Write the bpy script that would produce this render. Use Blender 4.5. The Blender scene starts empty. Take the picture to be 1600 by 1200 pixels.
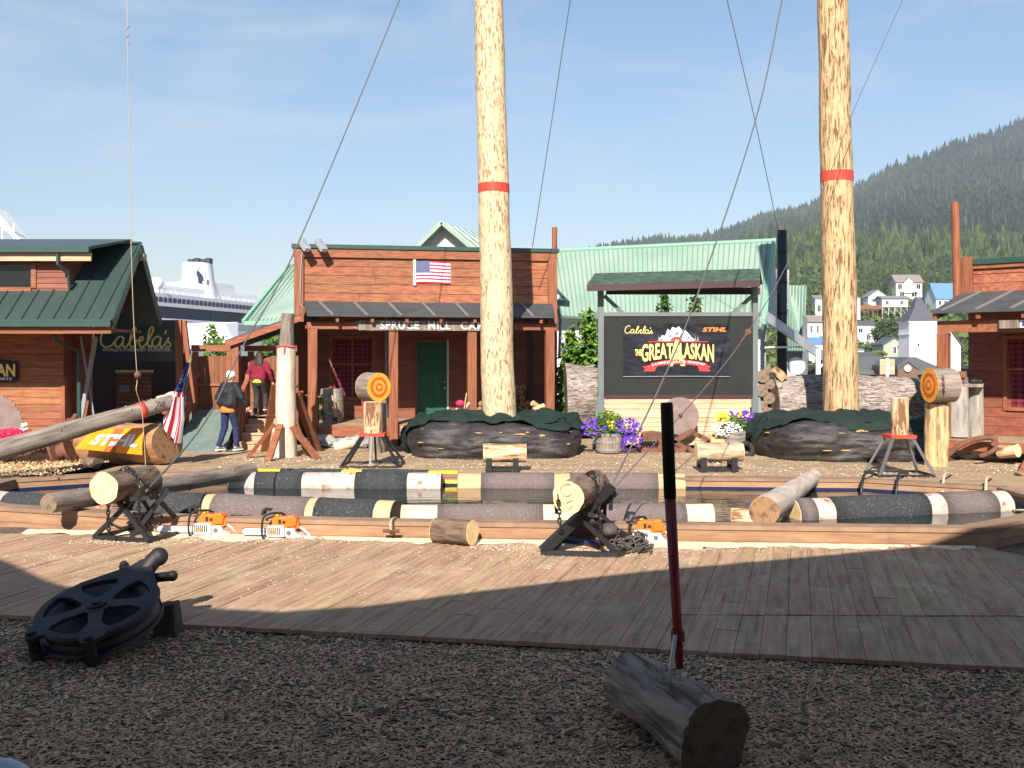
import bpy, bmesh, math, random
from math import sin, cos, pi, radians, sqrt, atan2, tan
from mathutils import Vector, Matrix, noise as mn
random.seed(7)
S = bpy.context.scene
C = S.collection
F = 1555.0; HZ = 560.0; H = 2.0          # focal length in photo pixels, horizon row, eye height over the stage
DZ = -0.21                                # front deck level
GZ = -0.25                                # wood chip level
# ---------------------------------------------------------------- camera
cam = bpy.data.objects.new('camera', bpy.data.cameras.new('camera')); C.objects.link(cam)
cam.location = (0, 0, H); cam.rotation_euler = (radians(90), 0, 0)
cam.data.sensor_width = 36; cam.data.lens = 36*F/1600
cam.data.shift_y = -(600-HZ)/1600; cam.data.clip_end = 6000; cam.data.clip_start = 0.1
S.camera = cam
# ---------------------------------------------------------------- sky, sun, exposure
SUN_EL = radians(33.5); SUN_AZ = radians(8)
w = bpy.data.worlds.new('World'); S.world = w; w.use_nodes = True
nt = w.node_tree; nd = nt.nodes; lk = nt.links
bg = nd['Background']; bg.inputs[1].default_value = 0.074
sky = nd.new('ShaderNodeTexSky'); sky.sky_type = 'NISHITA'; sky.sun_disc = False
sky.sun_elevation = SUN_EL; sky.sun_rotation = radians(188); sky.air_density = 1.35; sky.dust_density = 0.35; sky.ozone_density = 2.2
tc = nd.new('ShaderNodeTexCoord'); mp = nd.new('ShaderNodeMapping'); mp.inputs['Scale'].default_value = (2.2, 1.0, 7.5)
mp.inputs['Rotation'].default_value = (0.0, 0.42, 0.2)
nz = nd.new('ShaderNodeTexNoise'); nz.inputs['Scale'].default_value = 1.7; nz.inputs['Detail'].default_value = 9; nz.inputs['Roughness'].default_value = 0.62
nz.inputs['Distortion'].default_value = 0.7
cr = nd.new('ShaderNodeValToRGB'); cr.color_ramp.elements[0].position = 0.45; cr.color_ramp.elements[1].position = 0.72
cr.color_ramp.elements[1].color = (0.5, 0.5, 0.5, 1)
mx = nd.new('ShaderNodeMix'); mx.data_type = 'RGBA'; mx.inputs['B'].default_value = (5.4, 5.8, 6.6, 1)
lk.new(tc.outputs['Generated'], mp.inputs[0]); lk.new(mp.outputs[0], nz.inputs[0]); lk.new(nz.outputs[0], cr.inputs[0])
tn = nd.new('ShaderNodeMix'); tn.data_type = 'RGBA'; tn.blend_type = 'MULTIPLY'; tn.inputs['Factor'].default_value = 1; 
sx_ = nd.new('ShaderNodeSeparateXYZ'); lk.new(tc.outputs['Generated'], sx_.inputs[0]); tr_ = nd.new('ShaderNodeValToRGB'); tr_.color_ramp.elements[0].position = 0.0; tr_.color_ramp.elements[0].color = (.88, .84, .98, 1)
tr_.color_ramp.elements[1].position = 0.36; tr_.color_ramp.elements[1].color = (.80, .92, 1.0, 1); lk.new(sx_.outputs[2], tr_.inputs[0]); lk.new(tr_.outputs[0], tn.inputs['B'])
lk.new(sky.outputs[0], tn.inputs['A'])
lk.new(cr.outputs[0], mx.inputs['Factor']); lk.new(tn.outputs['Result'], mx.inputs['A']); lk.new(mx.outputs['Result'], bg.inputs[0])
sl = bpy.data.lights.new('sun', 'SUN'); sl.energy = 5.0; sl.angle = radians(0.5); sl.color = (1.0, 0.93, 0.82)
so = bpy.data.objects.new('sun', sl); C.objects.link(so)
SD = Vector((sin(SUN_AZ)*cos(SUN_EL), cos(SUN_AZ)*cos(SUN_EL), -sin(SUN_EL)))
so.rotation_euler = SD.to_track_quat('-Z', 'Y').to_euler(); so.location = (-3, -20, 20)
S.view_settings.view_transform = 'Standard'; S.view_settings.look = 'None'
S.view_settings.exposure = 0.85; S.view_settings.gamma = 1

# ---------------------------------------------------------------- helpers
def V(*a): return Vector(a)
def P(px, py, Y): return Vector(((px-800)/F*Y, Y, H-(py-HZ)/F*Y))
def G(px, py, z=0.0):
    Y = (H-z)*F/(py-HZ); return Vector(((px-800)/F*Y, Y, z))
def px2m(p, Y): return p/F*Y
wm = {}
def setp(o, label=None, cat=None, group=None, kind=None):
    if label: o['label'] = label
    if cat: o['category'] = cat
    if group: o['group'] = group
    if kind: o['kind'] = kind
    return o
def thing(name, label, cat, loc=(0, 0, 0), rz=0.0, group=None):
    o = bpy.data.objects.new(name, None); C.objects.link(o); o.empty_display_size = 0.2
    o.location = loc; o.rotation_euler = (0, 0, rz); setp(o, label, cat, group)
    wm[o.name] = Matrix.Translation(Vector(loc)) @ Matrix.Rotation(rz, 4, 'Z')
    return o
class MB:
    def __init__(s): s.v = []; s.f = []; s.k = []
    def add(s, vs, fs, k=0):
        n = len(s.v); s.v += [Vector(a) for a in vs]; s.f += [tuple(i+n for i in f) for f in fs]; s.k += [k]*len(fs); return s
    def box(s, x0, x1, y0, y1, z0, z1, k=0):
        return s.add([(x0,y0,z0),(x1,y0,z0),(x1,y1,z0),(x0,y1,z0),(x0,y0,z1),(x1,y0,z1),(x1,y1,z1),(x0,y1,z1)],
              [(3,2,1,0),(4,5,6,7),(0,1,5,4),(1,2,6,5),(2,3,7,6),(3,0,4,7)], k)
    def hexa(s, p, k=0):   # 8 points, bottom ring then top ring
        return s.add(p, [(3,2,1,0),(4,5,6,7),(0,1,5,4),(1,2,6,5),(2,3,7,6),(3,0,4,7)], k)
    def bar(s, a, b, w_, h_, up=(0,0,1), k=0):
        a = Vector(a); b = Vector(b); d = (b-a).normalized(); up = Vector(up)
        if abs(d.dot(up)) > 0.98: up = Vector((0,1,0))
        sx = d.cross(up).normalized()*w_/2; sz = sx.cross(d).normalized()*h_/2
        return s.hexa([a-sx-sz, a+sx-sz, b+sx-sz, b-sx-sz, a-sx+sz, a+sx+sz, b+sx+sz, b-sx+sz], k)
    def tube(s, pts, r, n=8, k=0, caps=True, kc=None):
        pts = [Vector(p) for p in pts]; m = len(pts)
        if not hasattr(r, '__len__'): r = [r]*m
        ref = None; base = len(s.v); vs = []; fs = []
        for i, p in enumerate(pts):
            d = (pts[min(i+1, m-1)]-pts[max(i-1, 0)]).normalized()
            if ref is None:
                ref = Vector((0,0,1)) if abs(d.z) < .9 else Vector((1,0,0))
            e1 = d.cross(ref).normalized(); e2 = e1.cross(d).normalized(); ref = e2
            for j in range(n):
                a = 2*pi*j/n; vs.append(p+e1*cos(a)*r[i]+e2*sin(a)*r[i])
        for i in range(m-1):
            for j in range(n): fs.append((i*n+j, i*n+(j+1)%n, (i+1)*n+(j+1)%n, (i+1)*n+j))
        s.add(vs, fs, k)
        if caps:
            s.f.append(tuple(base+j for j in range(n))[::-1]); s.k.append(k if kc is None else kc)
            s.f.append(tuple(base+(m-1)*n+j for j in range(n))); s.k.append(k if kc is None else kc)
        return s
    def lathe(s, prof, c=(0,0,0), n=24, k=0, ax='z', M=None):   # prof: (r, h) list
        vs = []; fs = []; m = len(prof); c = Vector(c)
        for r, h in prof:
            for j in range(n):
                a = 2*pi*j/n; p = Vector((r*cos(a), r*sin(a), h))
                if M is not None: p = M @ p
                vs.append(c+p)
        for i in range(m-1):
            for j in range(n): fs.append((i*n+j, i*n+(j+1)%n, (i+1)*n+(j+1)%n, (i+1)*n+j))
        fs.append(tuple(range(n))[::-1]); fs.append(tuple((m-1)*n+j for j in range(n)))
        return s.add(vs, fs, k)
    def prism(s, pts, fn, t0, t1, k=0):      # 2d outline, fn(a,b,t)->point
        n = len(pts); vs = [fn(a, b, t0) for a, b in pts]+[fn(a, b, t1) for a, b in pts]
        fs = [tuple(range(n))[::-1], tuple(range(n, 2*n))]+[(i, (i+1)%n, n+(i+1)%n, n+i) for i in range(n)]
        return s.add(vs, fs, k)
    def grid(s, fn, nu, nv, k=0, kf=None):
        b = len(s.v)
        for j in range(nv+1):
            for i in range(nu+1): s.v.append(Vector(fn(i/nu, j/nv)))
        for j in range(nv):
            for i in range(nu):
                a = b+j*(nu+1)+i; s.f.append((a, a+1, a+nu+2, a+nu+1)); s.k.append(k if kf is None else kf((i+.5)/nu, (j+.5)/nv))
        return s
    def sph(s, c, r, n=10, m=7, k=0, sc=(1,1,1), jit=0):
        c = Vector(c); vs = []; fs = []
        for i in range(m+1):
            t = pi*i/m
            for j in range(n):
                a = 2*pi*j/n; d = Vector((sin(t)*cos(a)*sc[0], sin(t)*sin(a)*sc[1], cos(t)*sc[2]))
                q = r*(1+jit*mn.noise(d*2.3+c*3.1)) if jit else r
                vs.append(c+d*q)
        for i in range(m):
            for j in range(n): fs.append((i*n+j, (i+1)*n+j, (i+1)*n+(j+1)%n, i*n+(j+1)%n))
        return s.add(vs, fs, k)
    def build(s, name, mats, parent=None, world=True, smooth=False, label=None, cat=None, group=None, kind=None, loc=None):
        if not isinstance(mats, (list, tuple)): mats = [mats]
        me = bpy.data.meshes.new(name); o = bpy.data.objects.new(name, me); C.objects.link(o)
        if parent is not None:
            o.parent = parent; M = wm[parent.name]; wm[o.name] = M
            vs = [M.inverted() @ v for v in s.v] if world else s.v
        else:
            if loc is None:
                xs = [v.x for v in s.v]; ys = [v.y for v in s.v]; loc = Vector(((min(xs)+max(xs))/2, (min(ys)+max(ys))/2, min(v.z for v in s.v)))
            o.location = loc; wm[o.name] = Matrix.Translation(loc); vs = [v-Vector(loc) for v in s.v]
        me.from_pydata([tuple(v) for v in vs], [], s.f)
        for m in mats: me.materials.append(m)
        me.polygons.foreach_set('material_index', s.k)
        if smooth: me.polygons.foreach_set('use_smooth', [True]*len(s.f))
        me.update(); setp(o, label, cat, group, kind)
        return o
def autosmooth(o, ang=40):
    me = o.data; bm = bmesh.new(); bm.from_mesh(me); a = radians(ang)
    bmesh.ops.recalc_face_normals(bm, faces=bm.faces)
    for e in bm.edges:
        if len(e.link_faces) == 2 and e.calc_face_angle(0) > a: e.smooth = False
    for f in bm.faces: f.smooth = True
    bm.to_mesh(me); bm.free(); return o
def bevel(o, wd=0.004, seg=2):
    m = o.modifiers.new('bevel', 'BEVEL'); m.width = wd; m.segments = seg; m.limit_method = 'ANGLE'; return o
def copy_tree(o, parent=None):
    c = o.copy(); C.objects.link(c); c.parent = parent
    for ch in list(o.children): copy_tree(ch, c)
    return c
def clip(poly, hull):     # convex clip in 2d, hull counter-clockwise
    out = poly
    for i in range(len(hull)):
        a = hull[i]; b = hull[(i+1)%len(hull)]; inp = out; out = []
        if not inp: return []
        def side(p): return (b[0]-a[0])*(p[1]-a[1])-(b[1]-a[1])*(p[0]-a[0])
        for j in range(len(inp)):
            p = inp[j]; q = inp[(j+1)%len(inp)]; sp = side(p); sq = side(q)
            if sp >= 0: out.append(p)
            if sp*sq < 0:
                t = sp/(sp-sq); out.append((p[0]+(q[0]-p[0])*t, p[1]+(q[1]-p[1])*t))
    return out
class Frame:              # a facade with its own turn: local x along it, y away from the camera
    def __init__(s, ox, oy, deg): s.o = (ox, oy); s.a = radians(deg); s.c = cos(s.a); s.s = sin(s.a)
    def w(s, x, y, z): return Vector((s.o[0]+x*s.c-y*s.s, s.o[1]+x*s.s+y*s.c, z))
    def fx(s, px, ly):
        k = (px-800)/F; bx = s.o[0]-ly*s.s; by = s.o[1]+ly*s.c
        return (k*by-bx)/(s.c-k*s.s)
    def fz(s, py, lx, ly): return H-(py-HZ)/F*s.w(lx, ly, 0).y
# ---------------------------------------------------------------- materials
mats = {}
def M(name, c1, c2=None, sc=(4,4,4), c3=None, rough=0.75, bump=0.0, island=0.0, speck=None, metal=0.0, spec=0.35, lo=0.35, hi=0.65,
      detail=6, dist=0.0, coord='Object', bscale=None, stain=None, hue=0.0, rotz=0.0):
    m = bpy.data.materials.new(name); m.use_nodes = True; t = m.node_tree; N = t.nodes; L = t.links
    b = N['Principled BSDF']; b.inputs['Roughness'].default_value = rough; b.inputs['Metallic'].default_value = metal
    b.inputs['Specular IOR Level'].default_value = spec
    if c2 is None: c2 = tuple(x*0.82 for x in c1)
    tc = N.new('ShaderNodeTexCoord'); mp = N.new('ShaderNodeMapping'); mp.inputs['Scale'].default_value = sc
    if rotz:
        m0 = N.new('ShaderNodeMapping'); m0.inputs['Rotation'].default_value = (0, 0, rotz); L.new(tc.outputs[coord], m0.inputs[0]); L.new(m0.outputs[0], mp.inputs[0])
    else: L.new(tc.outputs[coord], mp.inputs[0])
    nz = N.new('ShaderNodeTexNoise'); nz.inputs['Scale'].default_value = 1; nz.inputs['Detail'].default_value = detail
    nz.inputs['Roughness'].default_value = 0.62; nz.inputs['Distortion'].default_value = dist
    L.new(mp.outputs[0], nz.inputs[0])
    cr = N.new('ShaderNodeValToRGB'); e = cr.color_ramp.elements
    e[0].position = lo; e[0].color = (*c1, 1); e[1].position = hi; e[1].color = (*c2, 1)
    if c3: x = e.new((lo+hi)/2+0.02); x.color = (*c3, 1)
    L.new(nz.outputs[0], cr.inputs[0]); col = cr.outputs[0]
    def mixc(fac, a, bb, mode='MIX'):
        x = N.new('ShaderNodeMix'); x.data_type = 'RGBA'; x.blend_type = mode
        if isinstance(fac, float): x.inputs['Factor'].default_value = fac
        else: L.new(fac, x.inputs['Factor'])
        L.new(a, x.inputs['A'])
        if isinstance(bb, tuple): x.inputs['B'].default_value = (*bb, 1)
        else: L.new(bb, x.inputs['B'])
        return x.outputs['Result']
    if stain:   # (scale, color, lo, hi)
        n3 = N.new('ShaderNodeTexNoise'); n3.inputs['Scale'].default_value = stain[0]; n3.inputs['Detail'].default_value = 8; n3.inputs['Roughness'].default_value = .7
        L.new(tc.outputs[coord], n3.inputs[0])
        r3 = N.new('ShaderNodeValToRGB'); r3.color_ramp.elements[0].position = stain[2]; r3.color_ramp.elements[1].position = stain[3]
        L.new(n3.outputs[0], r3.inputs[0]); col = mixc(r3.outputs[0], col, stain[1])
    if island:
        g = N.new('ShaderNodeNewGeometry'); h = N.new('ShaderNodeHueSaturation')
        mr = N.new('ShaderNodeMapRange'); mr.inputs[3].default_value = 1-island; mr.inputs[4].default_value = 1+island
        L.new(g.outputs['Random Per Island'], mr.inputs[0]); L.new(mr.outputs[0], h.inputs['Value']); L.new(col, h.inputs['Color'])
        if hue:
            mh = N.new('ShaderNodeMapRange'); mh.inputs[3].default_value = .5-hue; mh.inputs[4].default_value = .5+hue
            mu = N.new('ShaderNodeMath'); mu.operation = 'FRACT'; m7 = N.new('ShaderNodeMath'); m7.operation = 'MULTIPLY'; m7.inputs[1].default_value = 17.3
            L.new(g.outputs['Random Per Island'], m7.inputs[0]); L.new(m7.outputs[0], mu.inputs[0]); L.new(mu.outputs[0], mh.inputs[0]); L.new(mh.outputs[0], h.inputs['Hue'])
        col = h.outputs[0]
    if speck:   # (scale, threshold, color)
        n2 = N.new('ShaderNodeTexNoise'); n2.inputs['Scale'].default_value = speck[0]; n2.inputs['Detail'].default_value = 1
        L.new(tc.outputs[coord], n2.inputs[0])
        gt = N.new('ShaderNodeMath'); gt.operation = 'GREATER_THAN'; gt.inputs[1].default_value = speck[1]
        L.new(n2.outputs[0], gt.inputs[0]); col = mixc(gt.outputs[0], col, speck[2])
    L.new(col, b.inputs['Base Color'])
    if bump:
        bu = N.new('ShaderNodeBump'); bu.inputs['Strength'].default_value = min(1, bump); bu.inputs['Distance'].default_value = 0.02*max(1, bump)
        L.new(nz.outputs[0], bu.inputs['Height']); L.new(bu.outputs[0], b.inputs['Normal'])
    mats[name] = m; return m
def plain(name, c, rough=0.6, metal=0.0, **k): return M(name, c, tuple(x*0.9 for x in c), rough=rough, metal=metal, **k)
def rings(name, c1, c2, n=55, dark=None):    # cut end of a log built along its own z axis
    m = bpy.data.materials.new(name); m.use_nodes = True; t = m.node_tree; N = t.nodes; L = t.links; b = N['Principled BSDF']
    b.inputs['Roughness'].default_value = .85
    tc = N.new('ShaderNodeTexCoord'); mp = N.new('ShaderNodeMapping'); mp.inputs['Scale'].default_value = (1, 1, 0)
    nz = N.new('ShaderNodeTexNoise'); nz.inputs['Scale'].default_value = 5; ad = N.new('ShaderNodeVectorMath'); ad.operation = 'MULTIPLY_ADD'; ad.inputs[1].default_value = (.05,.05,0)
    L.new(tc.outputs['Object'], mp.inputs[0]); L.new(mp.outputs[0], nz.inputs[0]); L.new(nz.outputs[1], ad.inputs[0]); L.new(mp.outputs[0], ad.inputs[2])
    ln = N.new('ShaderNodeVectorMath'); ln.operation = 'LENGTH'; L.new(ad.outputs[0], ln.inputs[0])
    mu = N.new('ShaderNodeMath'); mu.operation = 'MULTIPLY'; mu.inputs[1].default_value = n*6.28; L.new(ln.outputs['Value'], mu.inputs[0])
    si = N.new('ShaderNodeMath'); si.operation = 'SINE'; L.new(mu.outputs[0], si.inputs[0])
    mr = N.new('ShaderNodeMapRange'); mr.inputs[1].default_value = -1; L.new(si.outputs[0], mr.inputs[0])
    x = N.new('ShaderNodeMix'); x.data_type = 'RGBA'; x.inputs['A'].default_value = (*c1, 1); x.inputs['B'].default_value = (*c2, 1); L.new(mr.outputs[0], x.inputs['Factor'])
    n2 = N.new('ShaderNodeTexNoise'); n2.inputs['Scale'].default_value = 9; n2.inputs['Detail'].default_value = 6; L.new(tc.outputs['Object'], n2.inputs[0])
    r2 = N.new('ShaderNodeValToRGB'); r2.color_ramp.elements[0].position = .5; r2.color_ramp.elements[1].position = .72; L.new(n2.outputs[0], r2.inputs[0])
    y = N.new('ShaderNodeMix'); y.data_type = 'RGBA'; y.inputs['B'].default_value = (*(dark or tuple(q*.45 for q in c2)), 1)
    L.new(r2.outputs[0], y.inputs['Factor']); L.new(x.outputs['Result'], y.inputs['A']); L.new(y.outputs['Result'], b.inputs['Base Color'])
    mats[name] = m; return m
def plaid(name):
    m = bpy.data.materials.new(name); m.use_nodes = True; t = m.node_tree; N = t.nodes; L = t.links; b = N['Principled BSDF']; b.inputs['Roughness'].default_value = .9
    tc = N.new('ShaderNodeTexCoord'); ck = []
    sp = N.new('ShaderNodeSeparateXYZ'); L.new(tc.outputs['Object'], sp.inputs[0])
    for ax in (0, 2):
        mu = N.new('ShaderNodeMath'); mu.operation = 'MULTIPLY'; mu.inputs[1].default_value = 9.0; L.new(sp.outputs[ax], mu.inputs[0])
        fr = N.new('ShaderNodeMath'); fr.operation = 'FRACT'; L.new(mu.outputs[0], fr.inputs[0])
        gt = N.new('ShaderNodeMath'); gt.operation = 'GREATER_THAN'; gt.inputs[1].default_value = .5; L.new(fr.outputs[0], gt.inputs[0]); ck.append(gt)
    ad = N.new('ShaderNodeMath'); ad.operation = 'ADD'; L.new(ck[0].outputs[0], ad.inputs[0]); L.new(ck[1].outputs[0], ad.inputs[1])
    hf = N.new('ShaderNodeMath'); hf.operation = 'MULTIPLY'; hf.inputs[1].default_value = .5; L.new(ad.outputs[0], hf.inputs[0])
    x = N.new('ShaderNodeMix'); x.data_type = 'RGBA'; x.inputs['A'].default_value = (.24,.010,.030,1); x.inputs['B'].default_value = (.012,.008,.014,1)
    L.new(hf.outputs[0], x.inputs['Factor']); L.new(x.outputs['Result'], b.inputs['Base Color']); return m
# woods
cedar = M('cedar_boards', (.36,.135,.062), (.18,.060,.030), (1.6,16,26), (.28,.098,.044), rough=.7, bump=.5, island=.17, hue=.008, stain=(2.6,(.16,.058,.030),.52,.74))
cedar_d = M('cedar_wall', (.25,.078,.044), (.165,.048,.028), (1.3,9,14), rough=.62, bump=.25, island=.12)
cedar_v = M('cedar_timber', (.31,.108,.047), (.17,.054,.026), (22,22,1.6), rough=.62, bump=.2, island=.1)
cedar_h = M('cedar_beam', (.31,.112,.050), (.18,.058,.027), (1.7,20,20), rough=.62, bump=.2, island=.1)
fencem = M('fence_boards', (.26,.10,.048), (.15,.055,.028), (14,14,1.2), rough=.8, bump=.2, island=.14)
paleb = M('pale_boards', (.56,.41,.27), (.42,.25,.14), (1.0,10,16), rough=.75, bump=.15, island=.12, stain=(2.2,(.42,.16,.06),.56,.72))
rimm = M('rim_boards', (.36,.21,.12), (.25,.135,.075), (2,2,18), rough=.8, bump=.2, island=.1, stain=(3,(.2,.12,.09),.55,.75))
rimt = M('rim_top_boards', (.30,.19,.125), (.21,.125,.08), (3,3,3), rough=.85, bump=.15, island=.1)
deckm = M('deck_boards', (.45,.285,.17), (.25,.15,.088), (16,1.2,9), (.36,.225,.135), rotz=radians(16), rough=.85, bump=.3, island=.11, stain=(1.3,(.55,.42,.29),.54,.78), speck=(110,.70,(.62,.50,.36)), hue=.01)
deckb = M('stage_boards', (.36,.25,.155), (.27,.175,.10), (1.2,9,9), rough=.85, bump=.25, island=.12, stain=(1.3,(.46,.36,.24),.5,.75), speck=(60,.7,(.7,.6,.44)))
chipm = M('wood_chip_bed', (.44,.28,.16), (.22,.135,.075), (26,26,26), (.095,.07,.052), rough=.95, bump=1.4, speck=(95,.66,(.26,.205,.155)), stain=(.8,(.085,.065,.05),.45,.7))
flakem = M('wood_chip_flakes', (.68,.44,.25), (.38,.235,.13), (9,9,9), rough=.95, island=.32, hue=.015)
dustm = M('sawdust_flakes', (.86,.74,.56), (.72,.56,.37), (9,9,9), rough=.95, island=.2)
dustb = M('sawdust_bed', (.80,.68,.50), (.62,.49,.33), (30,30,30), rough=.95, bump=.8)
dirtm = M('yard_ground', (.22,.19,.16), (.14,.12,.10), (2,2,2), rough=.95, bump=.3)
barkm = M('bark', (.23,.165,.12), (.075,.05,.036), (14,14,3.0), (.15,.10,.07), rough=.95, bump=1.6, dist=.4)
barkg = M('grey_weathered_wood', (.30,.245,.20), (.13,.10,.085), (16,16,2.0), (.21,.17,.14), rough=.9, bump=.9)
drift = M('drift_log_wood', (.44,.39,.355), (.10,.07,.06), (24,24,3), (.34,.28,.24), rough=.9, bump=2.2, dist=1.2, lo=.36, hi=.6, stain=(1.5,(.30,.12,.05),.6,.75))
poleL = M('peeled_pole_pale', (.64,.50,.32), (.24,.14,.075), (24,24,6), (.54,.40,.24), rough=.75, bump=.9, lo=.42, hi=.60, dist=.5, detail=10, stain=(1.5,(.63,.49,.315),.50,.64))
poleR = M('peeled_pole_orange', (.58,.40,.22), (.15,.08,.04), (22,22,2.6), (.50,.32,.16), rough=.75, bump=1.4, lo=.40, hi=.58, dist=.6, detail=10, stain=(1.1,(.60,.42,.23),.55,.68))
peel = M('peeled_white_wood', (.68,.60,.49), (.42,.33,.25), (8,8,1.5), rough=.75, bump=.3, stain=(2.5,(.34,.17,.09),.66,.74))
peelb = M('peeled_streaked_wood', (.64,.50,.33), (.19,.09,.045), (9,9,1.8), (.46,.27,.13), rough=.75, bump=.6, lo=.44, hi=.57, stain=(5,(.74,.64,.48),.6,.66))
tanw = M('tan_peeled_wood', (.60,.42,.24), (.46,.28,.14), (8,8,2), rough=.75, bump=.2)
creamw = M('cream_peeled_wood', (.68,.57,.41), (.54,.41,.27), (6,6,2), rough=.75, bump=.2, stain=(3,(.6,.36,.16),.64,.8))
whitep = M('worn_white_paint', (.54,.47,.42), (.40,.33,.28), (6,6,3), rough=.7, bump=.3, stain=(4.5,(.32,.12,.07),.53,.62))
yellowp = M('yellow_paint', (.86,.66,.03), (.70,.50,.04), (6,6,3), rough=.7, stain=(3.5,(.42,.2,.08),.66,.74))
cutm = rings('cut_end', (.80,.62,.36), (.68,.46,.22), 40, (.62,.40,.2))
cutg = rings('weathered_cut_end', (.26,.19,.13), (.15,.10,.07), 45)
cutd = rings('dark_cut_end', (.12,.088,.065), (.095,.068,.05), 30, (.04,.03,.024))
cutc = rings('cedar_cut_end', (.34,.20,.10), (.22,.115,.055), 38, (.07,.04,.025))
carpet_k = M('black_carpet', (.050,.052,.055), (.030,.031,.034), (40,40,40), rough=.95, bump=.6, speck=(85,.735,(.7,.65,.55)))
carpet_b = M('brown_carpet', (.20,.155,.145), (.12,.09,.085), (60,60,60), rough=.95, bump=.8, speck=(85,.735,(.75,.68,.58)))
redp = plain('red_paint', (.60,.055,.03)); redrope = plain('red_rope', (.62,.05,.05))
# metals, cloth
steel = plain('black_steel', (.016,.015,.016), .45, spec=.5); iron = M('cast_iron', (.022,.015,.019), (.012,.009,.011), (8,8,8), rough=.6, bump=.15, spec=.5)
rust = M('rusty_iron', (.20,.085,.05), (.10,.045,.032), (6,6,6), rough=.85, bump=.4)
rustd = M('rusty_saw_steel', (.22,.155,.135), (.15,.10,.09), (5,5,5), rough=.7, bump=.1)
galv = M('galvanised_steel', (.50,.52,.54), (.38,.40,.42), (3,3,3), rough=.4, metal=.5)
greyst = plain('grey_steel', (.30,.31,.33), .5, metal=.3)
wirem = plain('wire_steel', (.11,.10,.10), .5)
ropem = plain('pale_rope', (.50,.40,.28), .9)
plastic = M('black_plastic_sheet', (.016,.014,.015), (.050,.042,.040), (3.5,3.5,8), rough=.5, bump=2.2, spec=.45, detail=9)
canvas = M('green_canvas', (.012,.028,.022), (.007,.016,.013), (5,5,5), rough=.85, bump=.5)
dgreen = M('dark_green_metal', (.022,.060,.048), (.018,.048,.04), (3,3,3), rough=.42, spec=.5)
dgreen_r = M('dark_green_roofing', (.042,.065,.060), (.034,.054,.051), (1,1,1), rough=.38, spec=.5)
seamm = plain('roof_seam_green', (.15,.24,.18))
mint = M('mint_metal_roofing', (.28,.38,.31), (.22,.31,.25), (.6,.6,.6), rough=.5, spec=.3)
mintt = plain('mint_trim', (.22,.40,.30), .5)
tarp_r = M('tar_roofing', (.070,.075,.078), (.05,.054,.058), (2,2,2), rough=.8, bump=.2, stain=(6,(.3,.3,.28),.72,.76))
batten = plain('weathered_batten', (.20,.175,.15), .9)
shingle = M('green_shingles', (.060,.10,.075), (.035,.06,.045), (5,5,12), rough=.9, bump=.5, island=.2)
whites = M('white_siding', (.72,.72,.71), (.62,.62,.62), (2,2,20), rough=.6)
greys = M('grey_siding', (.44,.45,.46), (.36,.37,.38), (2,2,2), rough=.7)
stone = M('field_stones', (.36,.35,.33), (.2,.19,.18), (6,6,6), rough=.9, bump=.6, island=.35)
paint_w = plain('white_paint', (.80,.80,.80), .55)
black = plain('matt_black', (.022,.022,.024), .8); glassd = plain('dark_glass', (.010,.012,.014), .25, spec=.4)
doorg = M('green_door_paint', (.014,.10,.055), (.010,.08,.045), (3,3,3), rough=.5)
orange = plain('orange_plastic', (.86,.17,.015), .35, spec=.5); silverp = plain('pale_grey_plastic', (.56,.56,.56), .4)
mat_teal = M('teal_grey_mat', (.155,.20,.18), (.12,.165,.15), (3,3,3), rough=.9, speck=(30,.74,(.6,.55,.45)))
vinylk = M('black_vinyl', (.010,.010,.014), (.018,.018,.026), (1.5,1.5,1.5), rough=.28, bump=1.2, spec=.6)
goldp = plain('pale_gold_ink', (.84,.66,.22), .6); golds = plain('dull_gold_ink', (.40,.34,.12), .6); orangep = plain('orange_ink', (.86,.22,.03), .6); redi = plain('red_ink', (.72,.04,.035), .6)
bannero = M('orange_banner', (.88,.29,.012), (.85,.25,.01), (3,3,3), rough=.5)
flagr = plain('flag_red', (.50,.02,.05), .8); flagw = plain('flag_white', (.80,.80,.80), .8); flagb = plain('flag_blue', (.035,.05,.17), .8)
leafg = M('bright_leaves', (.14,.26,.03), (.06,.14,.02), (3,3,3), rough=.6, island=.45, hue=.02)
leafc = M('conifer_leaves', (.11,.17,.035), (.05,.09,.022), (3,3,3), rough=.7, island=.4, hue=.02)
leafd = M('dark_leaves', (.055,.10,.022), (.025,.055,.015), (3,3,3), rough=.7, island=.45, hue=.02)
pur = M('purple_petals', (.15,.05,.46), (.09,.03,.34), (3,3,3), rough=.6, island=.4); yel = plain('yellow_petals', (.85,.62,.04), .7); whp = plain('white_petals', (.8,.8,.76), .7); redf = M('red_petals', (.80,.02,.10), (.6,.01,.07), (3,3,3), rough=.6, island=.3)
barrelw = M('barrel_staves', (.36,.28,.21), (.22,.16,.12), (12,12,1.5), rough=.75, bump=.3, island=.2)
trunkm = M('tree_trunk', (.16,.11,.08), (.08,.055,.04), (9,9,2), rough=.95, bump=.5)
skin = plain('skin', (.58,.33,.23), .55); hairm = plain('dark_hair', (.035,.022,.018), .6)
jack = M('black_jacket_cloth', (.010,.011,.014), (.018,.019,.024), (5,5,5), rough=.7, bump=.5); hood = M('maroon_cloth', (.22,.012,.035), (.15,.008,.025), (8,8,8), rough=.9, bump=.3)
jeans = M('navy_denim', (.022,.034,.095), (.014,.022,.065), (8,8,8), rough=.9, bump=.2); pants = M('dark_trouser_cloth', (.045,.042,.042), (.03,.028,.028), (8,8,8), rough=.9)
plaidm = plaid('red_black_plaid')
class Txt: pass
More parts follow.
